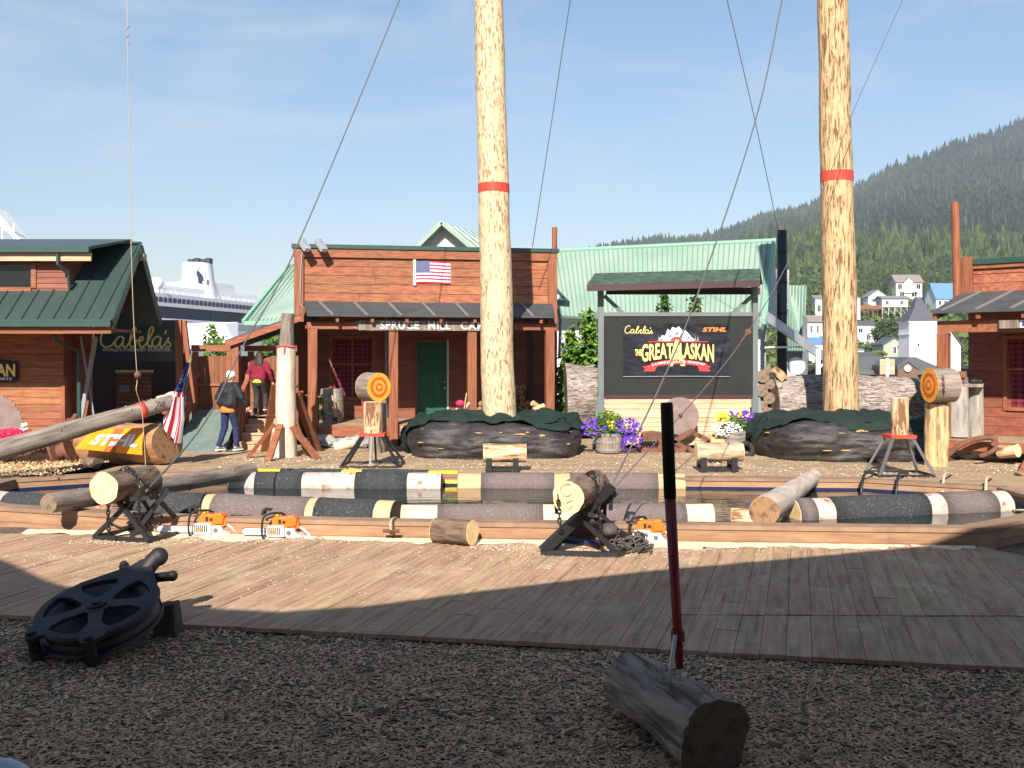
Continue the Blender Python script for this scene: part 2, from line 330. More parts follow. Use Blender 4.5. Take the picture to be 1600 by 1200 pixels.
def text_geo(s, offset=0.0, shear=0.0, space=1.0):
    cu = bpy.data.curves.new('t', 'FONT'); cu.body = s; cu.offset = offset; cu.shear = shear; cu.space_character = space; cu.resolution_u = 3
    o = bpy.data.objects.new('t', cu); C.objects.link(o)
    dg = bpy.context.evaluated_depsgraph_get(); me = bpy.data.meshes.new_from_object(o.evaluated_get(dg))
    vs = [(v.co.x, v.co.y) for v in me.vertices]; fs = [tuple(p.vertices) for p in me.polygons]
    bpy.data.objects.remove(o); bpy.data.curves.remove(cu); bpy.data.meshes.remove(me)
    x0 = min(v[0] for v in vs); x1 = max(v[0] for v in vs); y0 = min(v[1] for v in vs); y1 = max(v[1] for v in vs)
    return [((a-x0)/(x1-x0), (b-y0)/(y1-y0)) for a, b in vs], fs
def put_text(mb, s, fn, offset=0.0, shear=0.0, space=1.0, k=0, d=0.006):   # fn(u,v,t)
    vs, fs = text_geo(s, offset, shear, space); n = len(vs)
    mb.add([fn(u, v, d) for u, v in vs]+[fn(u, v, 0) for u, v in vs], fs+[tuple(i+n for i in f)[::-1] for f in fs], k)
script_strokes = [[(1.05,1.45),(.9,1.75),(.5,1.6),(.15,1.0),(.1,.4),(.4,0),(.9,.15),(1.15,.5)],
 [(1.75,.75),(1.5,.88),(1.2,.6),(1.15,.15),(1.4,0),(1.65,.3),(1.8,.8),(1.7,.2),(1.85,0),(2.1,.2),(2.5,1.0),(2.68,1.5),(2.52,1.6),(2.35,1.1),(2.2,.3),(2.4,0),(2.65,.15),(2.72,.55),(2.9,.5),(3.18,.6),(3.15,.85),(2.97,.75),(2.92,.3),(3.1,0),(3.4,.2),(3.8,1.0),(3.97,1.55),(3.8,1.65),(3.65,1.2),(3.55,.4),(3.7,0),(3.95,.2)],
 [(4.5,.75),(4.25,.88),(3.95,.6),(3.9,.15),(4.15,0),(4.4,.3),(4.55,.8),(4.45,.2),(4.6,0),(4.85,.25),(5.12,.8),(5.05,.5),(5.25,.25),(5.12,0),(4.9,.05)], [(4.92,1.4),(4.84,1.08)]]
def spline(pts, n=5):
    out = []; pts = [Vector(p) for p in pts]
    for i in range(len(pts)-1):
        p0 = pts[max(i-1,0)]; p1 = pts[i]; p2 = pts[i+1]; p3 = pts[min(i+2, len(pts)-1)]
        for j in range(n):
            t = j/n; out.append(.5*((2*p1)+(p2-p0)*t+(2*p0-5*p1+4*p2-p3)*t*t+(3*p1-p0-3*p2+p3)*t*t*t))
    out.append(pts[-1]); return out
def put_script(mb, fn, wd, k=0):
    for st in script_strokes:
        ps = spline([(a/5.3, b/1.75, 0) for a, b in st], 4)
        for i in range(len(ps)-1):
            a = ps[i]; b = ps[i+1]; A = fn(a.x, a.y, .004+.0001*(i%3)); B = fn(b.x, b.y, .004+.0001*(i%3))
            mb.tube([A, B], wd, 5, k)
# ---------------------------------------------------------------- logs (built along local z so that rings and grain follow the log)
def log(name, label, cat, p0, p1, r0, r1, bark, cut, group=None, rough=.05, seed=0, nseg=14, nrad=22, sleeves=(), bend=0.0, knots=0, ends=(1,1), parent=None, oval=1.0, notch=None):
    p0 = Vector(p0); p1 = Vector(p1); L = (p1-p0).length
    q = (p1-p0).to_track_quat('Z', 'Y'); Mw = Matrix.Translation(p0) @ q.to_matrix().to_4x4()
    def rad(t, a):
        r = r0+(r1-r0)*t
        n = mn.noise(Vector((cos(a)*1.3, sin(a)*1.3, t*L*1.4+seed*7.7)))*rough*1.3+mn.noise(Vector((cos(a)*5, sin(a)*5, t*L*5+seed*3.1)))*rough*.6
        return r*(1+n)
    mb = MB(); nv = []
    for i in range(nseg+1):
        t = i/nseg
        for j in range(nrad):
            a = 2*pi*j/nrad; r = rad(t, a); p = Vector((cos(a)*r, sin(a)*r*oval, t*L))
            p.x += bend*sin(t*pi)
            if notch: p = notch(p, t, a)
            nv.append(p)
    fs = [(i*nrad+j, i*nrad+(j+1)%nrad, (i+1)*nrad+(j+1)%nrad, (i+1)*nrad+j) for i in range(nseg) for j in range(nrad)]
    mb.add(nv, fs)
    for kq in range(knots):
        t = random.random(); a = random.random()*2*pi; r = rad(t, a); c = Vector((cos(a)*r*.97, sin(a)*r*.97, t*L)); mb.sph(c, r*.16, 7, 5)
    me = bpy.data.meshes.new(name); me.from_pydata([tuple(v) for v in mb.v], [], mb.f); me.materials.append(bark)
    me.polygons.foreach_set('use_smooth', [True]*len(mb.f))
    o = bpy.data.objects.new(name, me); C.objects.link(o)
    if parent is not None:
        o.parent = parent; o.matrix_local = wm[parent.name].inverted() @ Mw
    else: o.matrix_world = Mw
    wm[o.name] = Mw; setp(o, label, cat, group)
    for e in (0, 1):
        if not ends[e]: continue
        ring = nv[e*nseg*nrad:(e*nseg+1)*nrad]; z = -.004 if e == 0 else L+.004
        m2 = MB(); c = sum(ring, Vector())/nrad; c.z = z
        inner = [c+(v-c)*.55 for v in ring]
        vs = [Vector((v.x, v.y, z)) for v in ring]+[Vector((v.x, v.y, z)) for v in inner]+[c]
        f2 = [(j, (j+1)%nrad, nrad+(j+1)%nrad, nrad+j) for j in range(nrad)]+[(nrad+j, nrad+(j+1)%nrad, 2*nrad) for j in range(nrad)]
        vs += [Vector(v) for v in ring]; f2 += [(2*nrad+1+j, 2*nrad+1+(j+1)%nrad, (j+1)%nrad, j) for j in range(nrad)]
        if e == 0: f2 = [f[::-1] for f in f2]
        m2.add(vs, f2); m2.build('cut_face', cut, o, world=False)
    for (t0, t1, mt) in sleeves:
        m3 = MB(); ns = max(2, int((t1-t0)*L/.25)); vs = []
        for i in range(ns+1):
            t = t0+(t1-t0)*i/ns
            for j in range(nrad):
                a = 2*pi*j/nrad; r = rad(t, a)*(1.0)+.012; vs.append(Vector((cos(a)*r+bend*sin(t*pi), sin(a)*r*oval, t*L)))
        f3 = [(i*nrad+j, i*nrad+(j+1)%nrad, (i+1)*nrad+(j+1)%nrad, (i+1)*nrad+j) for i in range(ns) for j in range(nrad)]
        for (i0, zz) in ((0, t0), (ns, t1)):     # thin edge of the sleeve
            b = len(vs); vs += [Vector((v.x*.93, v.y*.93, v.z)) for v in vs[i0*nrad:(i0+1)*nrad]]
            f3 += [(i0*nrad+j, i0*nrad+(j+1)%nrad, b+(j+1)%nrad, b+j) for j in range(nrad)]
        m3.add(vs, f3); m3.build('sleeve' if mt in (carpet_b, carpet_k) else 'painted_band', mt, o, world=False, smooth=True)
    return o
# ================================================================ THE SETTING
mb = MB(); mb.box(-900, 1400, -40, 2600, -1.6, -1.5); mb.build('ground', dirtm, kind='structure', loc=(0,0,-1.5))
mb = MB(); mb.grid(lambda u, v: (-40+90*u, 3+80*v, -0.34), 4, 4); mb.build('yard', dirtm, kind='structure', loc=(0,0,-.34))
mb = MB()
for sgn in (1,):
    mb.add([(-40,3,-.34),(50,3,-.34),(50,83,-.34),(-40,83,-.34),(-40,3,-1.6),(50,3,-1.6),(50,83,-1.6),(-40,83,-1.6)], [(0,1,5,4),(1,2,6,5),(2,3,7,6),(3,0,4,7)])
mb.build('yard_edge', dirtm, kind='structure', loc=(0,0,-1.6))
def chz(x, y): return GZ+.035*mn.noise(Vector((x*.55, y*.55, 0)))+.018*mn.noise(Vector((x*2.2, y*2.2, 3)))
mb = MB(); mb.grid(lambda u, v: (-14+30*u, 3.2+13*v, chz(-14+30*u, 3.2+13*v)-.004), 120, 70); mb.build('wood_chip_ground', chipm, kind='structure', loc=(0,0,GZ), smooth=True)
# front deck: separate boards, clipped to the deck's outline
fdeck = [(-14.0, 10.3), (-2.8, 8.29), (3.67, 7.13), (5.0, 6.89), (6.25, 9.6), (5.45, 11.9), (-1.4, 12.3), (-5, 12.9), (-14, 14.6)]
def boards(hull, ang, wd, z, th, mat, name, gap=.004, split=(2.4, 4.2)):
    mb = MB(); c = cos(ang); s = sin(ang); hl = [(p[0]*c+p[1]*s, -p[0]*s+p[1]*c) for p in hull]     # u across? v along
    hl = [(-(q[1]), q[0]) for q in hl]      # u = across the boards, v = along the boards
    ar = sum(hl[i][0]*hl[(i+1)%len(hl)][1]-hl[(i+1)%len(hl)][0]*hl[i][1] for i in range(len(hl)))
    if ar < 0: hl = hl[::-1]
    u0 = min(p[0] for p in hl); u1 = max(p[0] for p in hl); v0 = min(p[1] for p in hl); v1 = max(p[1] for p in hl)
    u = u0
    while u < u1:
        v = v0-random.random()*2
        while v < v1:
            L = random.uniform(*split); pl = clip([(u, v), (u+wd-gap, v), (u+wd-gap, v+L-gap), (u, v+L-gap)], hl)
            if len(pl) > 2:
                dz = random.uniform(-.003, .003)
                def fn(a, b, t):
                    x = b; y = -a; return Vector((x*c-y*s, x*s+y*c, z+dz-t))
                mb.prism(pl, fn, 0, th)
            v += L
        u += wd
    return mb.build(name, mat, kind='structure', loc=(0, 0, z))
mb = MB(); mb.add([(p[0], p[1], DZ-.05) for p in fdeck], [tuple(range(len(fdeck)))]); mb.build('deck_underlay', plain('dusty_gap', (.16,.12,.085), .95), kind='structure', loc=(0,0,DZ-.05))
boards([(-14.0, 10.29), (1.10, 7.592), (1.40, 8.60), (2.40, 12.1), (-1.4, 12.3), (-5, 12.9), (-14, 14.6)], radians(90-16), .19, DZ, .035, deckm, 'front_deck')
boards([(1.404, 8.60), (6.1, 8.52), (6.25, 9.6), (5.45, 11.9), (2.404, 12.1)], radians(90-16), .19, DZ, .035, deckm, 'front_deck')
boards([(1.104, 7.592), (3.67, 7.13), (5.0, 6.89), (6.08, 8.50), (1.40, 8.585)], radians(90-16), .19, DZ-.006, .035, deckm, 'front_deck')
# pool
pool = [(-8.4, 14.3), (-6.87, 13.35), (-4.44, 12.54), (-1.41, 12.15), (5.45, 11.65), (6.4, 12.34), (7.7, 13.5), (7.72, 15.5), (5.85, 16.62), (2.9, 16.85), (-4.5, 17.65), (-7.3, 17.25), (-8.4, 16.5)]
WZ = -.175
mw = bpy.data.materials.new('pool_water'); mw.use_nodes = True; t = mw.node_tree; b = t.nodes['Principled BSDF']
b.inputs['Base Color'].default_value = (.010,.022,.018,1); b.inputs['Roughness'].default_value = .03; b.inputs['IOR'].default_value = 1.45; b.inputs['Specular IOR Level'].default_value = .8
tcn = t.nodes.new('ShaderNodeTexCoord'); mpn = t.nodes.new('ShaderNodeMapping'); mpn.inputs['Scale'].default_value = (.8, 4, 1); nn = t.nodes.new('ShaderNodeTexNoise'); nn.inputs['Scale'].default_value = 1.3; nn.inputs['Detail'].default_value = 3
bu = t.nodes.new('ShaderNodeBump'); bu.inputs['Strength'].default_value = .12; bu.inputs['Distance'].default_value = .06
t.links.new(tcn.outputs['Object'], mpn.inputs[0]); t.links.new(mpn.outputs[0], nn.inputs[0]); t.links.new(nn.outputs[0], bu.inputs['Height']); t.links.new(bu.outputs[0], b.inputs['Normal'])
mb = MB(); mb.add([(x, y, WZ) for x, y in pool], [tuple(range(len(pool)))]); mb.build('pool_water', mw, kind='structure', loc=(0,0,WZ))
def inset(poly, d):
    n = len(poly); out = []
    for i in range(n):
        p0 = Vector(poly[i-1]); p1 = Vector(poly[i]); p2 = Vector(poly[(i+1)%n])
        a = (p1-p0).normalized(); b = (p2-p1).normalized(); na = Vector((-a.y, a.x)); nb = Vector((-b.y, b.x)); m = (na+nb).normalized()
        out.append(tuple(p1+m*d/max(.3, m.dot(na))))
    return out
rim = thing('pool_rim', 'low brown board kerb running all round the log rolling pool', 'kerb', (0, 14, DZ))
pin = inset(pool, .24); pin2 = inset(pool, -.02)
m1 = MB(); m2 = MB(); m3 = MB(); n = len(pool)
for i in range(n):
    j = (i+1)%n; a = pin2[i]; b_ = pin2[j]; c = pin[j]; d = pin[i]
    m1.hexa([(a[0],a[1],-.042),(b_[0],b_[1],-.042),(c[0],c[1],-.042),(d[0],d[1],-.042),(a[0],a[1],.012),(b_[0],b_[1],.012),(c[0],c[1],.012),(d[0],d[1],.012)])
    a = pool[i]; b_ = pool[j]; io = inset(pool, .05); c = io[j]; d = io[i]
    m2.hexa([(a[0],a[1],DZ+.032),(b_[0],b_[1],DZ+.032),(c[0],c[1],DZ+.032),(d[0],d[1],DZ+.032),(a[0],a[1],-.044),(b_[0],b_[1],-.044),(c[0],c[1],-.044),(d[0],d[1],-.044)])
    a = inset(pool, -.025)[i]; b_ = inset(pool, -.025)[j]
    if b_[1]+a[1] < 28: m2.hexa([(a[0],a[1],DZ-.05),(b_[0],b_[1],DZ-.05),(c[0],c[1],DZ-.05),(d[0],d[1],DZ-.05),(a[0],a[1],DZ+.03),(b_[0],b_[1],DZ+.03),(c[0],c[1],DZ+.03),(d[0],d[1],DZ+.03)])
    ii = inset(pool, .2); a = ii[i]; b_ = ii[j]; c = inset(pool, .22)[j]; d = inset(pool, .22)[i]
    m2.hexa([(a[0],a[1],WZ-.0),(b_[0],b_[1],WZ-.0),(c[0],c[1],WZ-.0),(d[0],d[1],WZ-.0),(a[0],a[1],-.044),(b_[0],b_[1],-.044),(c[0],c[1],-.044),(d[0],d[1],-.044)])
    a = inset(pool, .205)[i]; b_ = inset(pool, .205)[j]; c = inset(pool, .235)[j]; d = inset(pool, .235)[i]
    m3.hexa([(a[0],a[1],WZ-.1),(b_[0],b_[1],WZ-.1),(c[0],c[1],WZ-.1),(d[0],d[1],WZ-.1),(a[0],a[1],WZ+.035),(b_[0],b_[1],WZ+.035),(c[0],c[1],WZ+.035),(d[0],d[1],WZ+.035)])
m1.build('rim_cap', rimt, rim); m2.build('rim_boards', rimm, rim); m3.build('pool_liner', plain('blue_liner', (.010,.018,.07), .4), rim)
# stage behind the pool
bk = [(-8.4,16.5),(-7.3,17.25),(-4.5,17.65),(2.9,16.85),(5.85,16.62),(7.72,15.5),(7.72,13.4)]
def stage(hull): boards(hull, 0, .15, .002, .03, deckb, 'stage_deck', split=(2.5, 4.8))
stage([(-7.3,17.27),(-4.5,17.67),(-4.5,23),(-7.3,23)]); stage([(-4.498,17.67),(2.9,16.87),(2.9,25),(-4.498,25)]); stage([(2.902,16.87),(5.85,16.64),(5.85,25),(2.902,25)])
stage([(5.852,16.64),(7.74,15.52),(7.74,25),(5.852,25)]); stage([(7.742,13.0),(16,13.0),(16,25),(7.742,25)])
mb = MB(); mb.add([(-7.3,17.25,-.035),(-4.5,17.6,-.035),(2.9,16.8,-.035),(5.85,16.55,-.035),(7.7,15.5,-.035),(7.7,13,-.035),(16,13,-.035),(16,25,-.035),(-7.3,25,-.035)], [(0,1,2,3,4,5,6,7,8)])
mb.build('stage_underlay', black, kind='structure', loc=(0,0,-.035))
mb = MB(); mb.grid(lambda u, v: (-14.5+(6.15+1.05*v)*u, 16.5+8*v, -.004+(.05*mn.noise(Vector((u*5, v*6, 1)))+.02)*min(1, 6*v)), 40, 40)
mb.build('left_yard_sawdust', M('yard_dust', (.58,.43,.26), (.40,.28,.16), (30,30,30), rough=.95, bump=.8), kind='structure', loc=(0,0,0), smooth=True)
mb = MB(); mb.box(-14.5, -8.43, 16.4, 16.5, -.2, .02); mb.build('yard_step', rimm, kind='structure', loc=(-11,16,-.2))
# teal mat path below the ramp
mb = MB(); mb.add([G(60,703,.02), G(300,703,.02), G(400,704,.02), P(420,690,22.3)*1, G(250,690,.02)], [(0,1,2,3,4)])
mb = MB(); mb.add([(-9.6,21.3,.022),(-6.0,21.3,.022),(-6.0,22.2,.022),(-9.6,22.2,.022)], [(0,1,2,3)]); mb.build('mat_path', mat_teal, kind='structure', loc=(-8,21.5,.022))
# canopy over the seats: its front edge casts the shade on chips and deck
sh = [(-500,830),(-60,865),(0,885),(60,915),(120,932),(200,947),(300,957),(420,964),(560,955),(750,930),(1000,899),(1200,881),(1350,867),(1450,858),(1530,849),(1600,838),(1800,815),(2200,780)]
zr = 4.7; edge = []
for px, py in sh:
    p = G(px, py, DZ); tt = (zr-p.z)/(-SD.z); q = p-SD*tt; edge.append((q.x, q.y))
edge[0] = (-16, edge[0][1]-2)
mb = MB()
for i in range(len(edge)-1):
    a = edge[i]; b_ = edge[i+1]
    mb.hexa([(a[0],a[1],zr),(b_[0],b_[1],zr),(b_[0],-16,zr),(a[0],-16,zr),(a[0],a[1],zr+.12),(b_[0],b_[1],zr+.12),(b_[0],-16,zr+.12),(a[0],-16,zr+.12)])
roof = mb.build('seating_canopy', plain('canopy_sheet', (.10,.10,.10), .8), label='dark canopy over the spectator seats that shades the foreground chips', cat='canopy', loc=(0,-5,zr))
mb = MB()
mb.box(-16, 16, -16.2, -16, -.3, zr-.005)
for x in (-13.5, 13.0): mb.box(x-.1, x+.1, -4, -3.8, -.3, zr-.005)
mb.build('canopy_wall', plain('canopy_wall_dark', (.09,.075,.06), .9), roof)
# loose chips and sawdust (uncountable)
def flakes(name, mat, pts, size, zf, tilt=.6, label=None):
    mb = MB(); vs = mb.v; fs = mb.f
    for (x, y) in pts:
        L = size*random.uniform(.5, 1.6); W = L*random.uniform(.22, .5); a = random.uniform(0, pi); z = zf(x, y)
        dx = cos(a)*L/2; dy = sin(a)*L/2; ex = -sin(a)*W/2; ey = cos(a)*W/2; h1 = random.uniform(-1, 1)*tilt*L/2; h2 = random.uniform(-1, 1)*tilt*W/2; m = abs(h1)+abs(h2)+.002
        b = len(vs); vs += [Vector((x-dx-ex, y-dy-ey, z+m-h1-h2)), Vector((x+dx-ex, y+dy-ey, z+m+h1-h2)), Vector((x+dx+ex, y+dy+ey, z+m+h1+h2)), Vector((x-dx+ex, y-dy+ey, z+m-h1+h2))]
        fs.append((b, b+1, b+2, b+3)); mb.k.append(0)
    return mb.build(name, mat, kind='stuff', loc=(0,0,0), label=label)
pts = []
def on_front(x, y):
    e = 8.29-(x+2.8)*.1795
    if y < e+.02: return False
    return x < 5.0+(y-6.95)*.55
while len(pts) < 80000:
    y = 4.6+(random.random()**1.5)*5.2; x = random.uniform(-.56, .56)*y
    if not on_front(x, y): pts.append((x, y))
for k in range(5000):
    x = random.uniform(5.4, 8.5); y = random.uniform(8.6, 13)
    if not on_front(x, y) and y < 12+(x-5.4)*.7: pts.append((x, y))
pb_ = []
while len(pb_) < 150:
    y = 4.8+random.random()*4.5; x = random.uniform(-.56, .56)*y
    if not on_front(x, y): pb_.append((x, y))
flakes('bark_scraps', M('bark_scrap', (.46,.29,.16), (.16,.10,.06), (5,5,5), rough=.95, island=.7), pb_, .06, lambda x, y: chz(x, y)+.006, .35)
flakes('wood_chips', flakem, pts, .028, chz, .28)
pts = []
fr = pool[1:6]
for k in range(15000):      # drift of sawdust along the rim
    i = random.choices(range(4), [2.2, 3.2, 7, 1])[0]; a = Vector(fr[i]); b_ = Vector(fr[i+1]); p = a+(b_-a)*random.random(); d = (b_-a).normalized(); nrm = Vector((d.y, -d.x))
    if i == 3: continue
    dens = .5+.5*mn.noise(Vector((p.x*1.3, 0, 5)))
    p = p+nrm*(.03+abs(random.gauss(0, .05+.10*dens))); pts.append((p.x, p.y))
for cx, cy, s_, n_ in ((-4.6,12.0,.32,1500),(-3.9,12.1,.4,900),(-2.9,12.1,.35,600),(.9,11.3,.38,2600),(1.9,11.5,.4,1100),(-.1,11.6,.3,900),(-2.5,11.2,.9,500),(.2,10.9,.8,500),(-4.5,10.8,1.0,500)):
    for k in range(n_): pts.append((cx+random.gauss(0, s_), cy+random.gauss(0, s_*.35)))
for k in range(3800):
    x = random.uniform(-7, 5.5); y = random.uniform(8.6, 12.2); pts.append((x, y))
pts = [p for p in pts if on_front(*p) and p[1] < (12.1-(p[0]+1.4)*.073 if p[0] > -1.4 else 12.12-(p[0]+1.4)*.13)]
flakes('sawdust_on_deck', dustm, pts, .015, lambda x, y: DZ+.003, .3)
mb = MB()
def drift_fn(u, v):
    s_ = u*11.6; x = -6.2+s_; yb = 12.13-(x+1.4)*.073 if x > -1.4 else 12.14-(x+1.4)*.13
    wd = max(.0, .15+.30*mn.noise(Vector((x*1.4, 0, 2)))+.16*mn.noise(Vector((x*5, 0, 4)))+(.22 if -5.2 < x < -3.2 else 0)*(.5+.5*sin(x*3))+(.30 if .3 < x < 2.2 else 0)*(.6+.4*sin(x*4)))
    return (x, yb-wd*v*1.0+.02*mn.noise(Vector((x*9, v*3, 0))), DZ+.004+(.02*(1-v)+.008*mn.noise(Vector((x*8, v*4, 1))))*(1 if v < 1 else 0))
mb.grid(drift_fn, 300, 6); mb.build('sawdust_drift', dustb, kind='stuff', loc=(0,0,DZ), smooth=True)
pts = []
for k in range(5200):
    Y = random.uniform(16.9, 22); x = random.uniform(-5.5, 9.5); pts.append((x, Y))
for cx, cy in ((-3.0,18.2),(6.7,17.0),(0,18.4),(3.5,18.3),(-4.6,19.5),(9.2,18.0)):
    for k in range(420): pts.append((cx+random.gauss(0,.45), cy+random.gauss(0,.3)))
pts = [p for p in pts if p[1] > 17.75-(p[0]+4.5)*.105]
flakes('chips_on_stage', dustm, pts, .03, lambda x, y: .006, .3)
pts = [(random.uniform(-14, -7.6), random.uniform(16.6, 20.5)) for k in range(11000)]
flakes('chips_in_yard', M('yard_chip', (.66,.50,.31), (.50,.34,.18), (9,9,9), rough=.95, island=.3), pts, .036, lambda x, y: .045, .8)
# ================================================================ CABINS
def siding(mb, fr, x0, x1, z0, z1, y, bh, holes=(), k=0, th=.022):
    z = z0; i = 0
    while z < z1-.01:
        zt = min(z+bh, z1); spans = [(x0, x1)]
        for (hx0, hx1, hz0, hz1) in holes:
            if zt > hz0+.01 and z < hz1-.01:
                spans = [q for s_ in spans for q in ((s_[0], min(s_[1], hx0)), (max(s_[0], hx1), s_[1])) if q[1]-q[0] > .01]
        for a, b_ in spans:
            xs = [a]
            while b_-xs[-1] > 2.6: xs.append(xs[-1]+random.uniform(1.4, 2.3))
            xs.append(b_)
            for q in range(len(xs)-1):
                o0 = th+random.uniform(0, .008); g = random.uniform(.004, .010)
                mb.hexa([fr.w(xs[q]+.003, y-o0, z+g), fr.w(xs[q+1]-.003, y-o0, z+g), fr.w(xs[q+1]-.003, y, z+g), fr.w(xs[q]+.003, y, z+g),
                         fr.w(xs[q]+.003, y-o0*.55, zt), fr.w(xs[q+1]-.003, y-o0*.55, zt), fr.w(xs[q+1]-.003, y, zt), fr.w(xs[q]+.003, y, zt)], k)
        z = zt
def fbox(mb, fr, x0, x1, y0, y1, z0, z1, k=0):
    mb.hexa([fr.w(x0,y0,z0), fr.w(x1,y0,z0), fr.w(x1,y1,z0), fr.w(x0,y1,z0), fr.w(x0,y0,z1), fr.w(x1,y0,z1), fr.w(x1,y1,z1), fr.w(x0,y1,z1)], k)
def flag_mesh(fn, nu=18, stars=True):   # fn(u,v,t): u from hoist, v up
    mb = MB()
    def kf(u, v):
        r = int((1-v)*13)
        if u < .4 and r < 7: return 2
        return 0 if r % 2 == 0 else 1
    mb.grid(lambda u, v: fn(u, v, 0), 20, 13, kf=kf)
    if stars:
        for r in range(7):
            for c in range(6 if r%2==0 else 5):
                u = .4*(c+(.5 if r%2==0 else 1.0))/6; v = 1-(7/13)*(r+.6)/7.2; du = .013; dv = .022
                mb.add([fn(u-du, v, .006), fn(u, v-dv, .006), fn(u+du, v, .006), fn(u, v+dv, .006)], [(0,1,2,3)], 1)
    return mb
FM = [flagr, flagw, flagb]
# ---- centre cabin
fc = Frame(-5.41, 24.9, 10.0); W = 6.62
cab = thing('log_cabin', 'wide brown timber cabin with false front and porch behind the left pole', 'cabin', fc.w(W/2, 0, 0))
zt = fc.fz(383, 0, 0); zf = lambda py, px, ly=0: fc.fz(py, fc.fx(px, ly), ly)
dx0, dx1 = fc.fx(648, 0), fc.fx(701, 0); dz0, dz1 = zf(650, 675), zf(531, 675)
wx0, wx1 = fc.fx(519, 0), fc.fx(582, 0); wz0, wz1 = zf(620, 550), zf(529, 550); PF = zf(664, 550, -2.6)
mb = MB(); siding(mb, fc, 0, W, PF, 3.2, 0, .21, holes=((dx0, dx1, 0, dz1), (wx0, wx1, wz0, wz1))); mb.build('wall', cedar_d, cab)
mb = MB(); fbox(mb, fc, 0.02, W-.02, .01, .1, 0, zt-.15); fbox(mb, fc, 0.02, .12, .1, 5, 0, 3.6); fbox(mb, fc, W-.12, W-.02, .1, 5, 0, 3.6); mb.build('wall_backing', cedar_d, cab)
mb = MB(); siding(mb, fc, .02, W-.02, 3.42, zt-.3, -.03, .222, th=.03); mb.build('false_front', cedar, cab)
mb = MB(); fbox(mb, fc, -.06, W+.06, -.12, .06, zt-.3, zt-.08); mb.build('fascia', cedar_h, cab)
mb = MB(); fbox(mb, fc, -.10, W+.10, -.16, .14, zt-.08, zt+.02); mb.build('cap', dgreen, cab)
mb = MB(); fbox(mb, fc, -.04, .19, -.14, .05, 0, zt-.302); bt = mb.build('corner_board', cedar_v, cab)
mb = MB(); fbox(mb, fc, W-.19, W+.04, -.14, .05, 0, zt-.302); mb.build('corner_board', cedar_v, cab)
# porch roof
pe0, pe1 = fc.fx(480, -3.0), fc.fx(868, -3.0); ze = fc.fz(492, pe0, -3.0); zw = 3.42
mb = MB(); mb.hexa([fc.w(pe0,-3.0,ze-.03), fc.w(pe1,-3.0,ze-.03), fc.w(W-.1,-.17,zw-.03), fc.w(.2,-.17,zw-.03), fc.w(pe0,-3.0,ze), fc.w(pe1,-3.0,ze), fc.w(W-.1,-.17,zw), fc.w(.2,-.17,zw)])
pr = mb.build('porch_roof', tarp_r, cab)
for i in range(7):
    t0 = (i+.75)/7.4; mb = MB(); a = fc.w(.2+(W-.3)*t0-.28, -.22, zw+.012); b_ = fc.w(pe0+(pe1-pe0)*t0-.02, -2.9, ze+.018)
    mb.bar(a, b_, .07, .025); mb.build('batten', batten, pr)
mb = MB()
for i in range(8):
    u = .25+(W-.2)*i/8.3; mb.bar(fc.w(u, -.1, zw-.14), fc.w(u, -2.93, ze-.10), .07, .10)
mb.build('rafters', cedar_h, pr)
mb = MB(); fbox(mb, fc, fc.fx(481,-2.68)-.02, fc.fx(866,-2.68)+.05, -2.70, -2.52, fc.fz(514, .5, -2.7), ze-.07-.08); mb.build('porch_beam', cedar_h, cab)
for px in (488.5, 614.5, 737, 858.5):
    x = fc.fx(px, -2.6); hw = .105; mb = MB()
    fbox(mb, fc, x-hw, x+hw, -2.72, -2.5, -.01 if px != 737 else PF, fc.fz(514, x, -2.7)-.003); bevel(mb.build('porch_post', cedar_v, cab), .012)
mb = MB(); p0 = fc.fx(497,-2.6); p1 = fc.fx(852,-2.6)
y = -2.55
while y < -.05: fbox(mb, fc, p0-.0, p1, y, y+.135, PF-.05, PF); y += .14
mb.build('porch_floor', deckb, cab)
mb = MB(); fbox(mb, fc, p0, p1, -2.60, -2.56, PF-.26, PF-.01); mb.build('porch_skirt', cedar_h, cab)
mb = MB()
for i in range(4):
    z = PF-.03-.14*i; a = fc.fx(626, -2.9); b_ = fc.fx(745, -2.9); fbox(mb, fc, a, b_, -2.9-.26*i, -2.63-.26*i, z-.05, z)
    fbox(mb, fc, a, b_, -2.88-.26*i, -2.86-.26*i, max(0, z-.14), z-.052)
mb.build('steps', paleb, cab)
# door
dr = MB(); fbox(dr, fc, dx0+.05, dx1-.05, -.01, .03, PF+.06, dz1-.05)
door = dr.build('door', doorg, cab)
mb = MB()
for (a, b_, c, d) in ((.12,.45,.35,.62),(.55,.88,.35,.62),(.12,.45,.67,.93),(.55,.88,.67,.93),(.12,.45,.06,.30),(.55,.88,.06,.30)):
    xa = dx0+.05+(dx1-dx0-.1)*a; xb = dx0+.05+(dx1-dx0-.1)*b_; hh = dz1-PF-.1; fbox(mb, fc, xa, xb, -.028, -.008, PF+.06+hh*c, PF+.06+hh*d)
bevel(mb.build('door_panels', doorg, door), .008)
mb = MB(); mb.sph(fc.w(dx1-.11, -.06, zf(606,693)), .032, 10, 7); mb.sph(fc.w(dx1-.11, -.05, zf(597,693)), .024, 10, 7); mb.build('knob', galv, door)
mb = MB(); fbox(mb, fc, dx0, dx0+.05, -.05, .03, PF, dz1); fbox(mb, fc, dx1-.05, dx1, -.05, .03, PF, dz1, 1); fbox(mb, fc, dx0+.052, dx1-.052, -.05, .03, dz1-.05, dz1); fbox(mb, fc, dx0+.052, dx1-.052, -.06, .03, PF, PF+.055, 1)
mb.build('door_frame', [cedar_d, silverp], door)
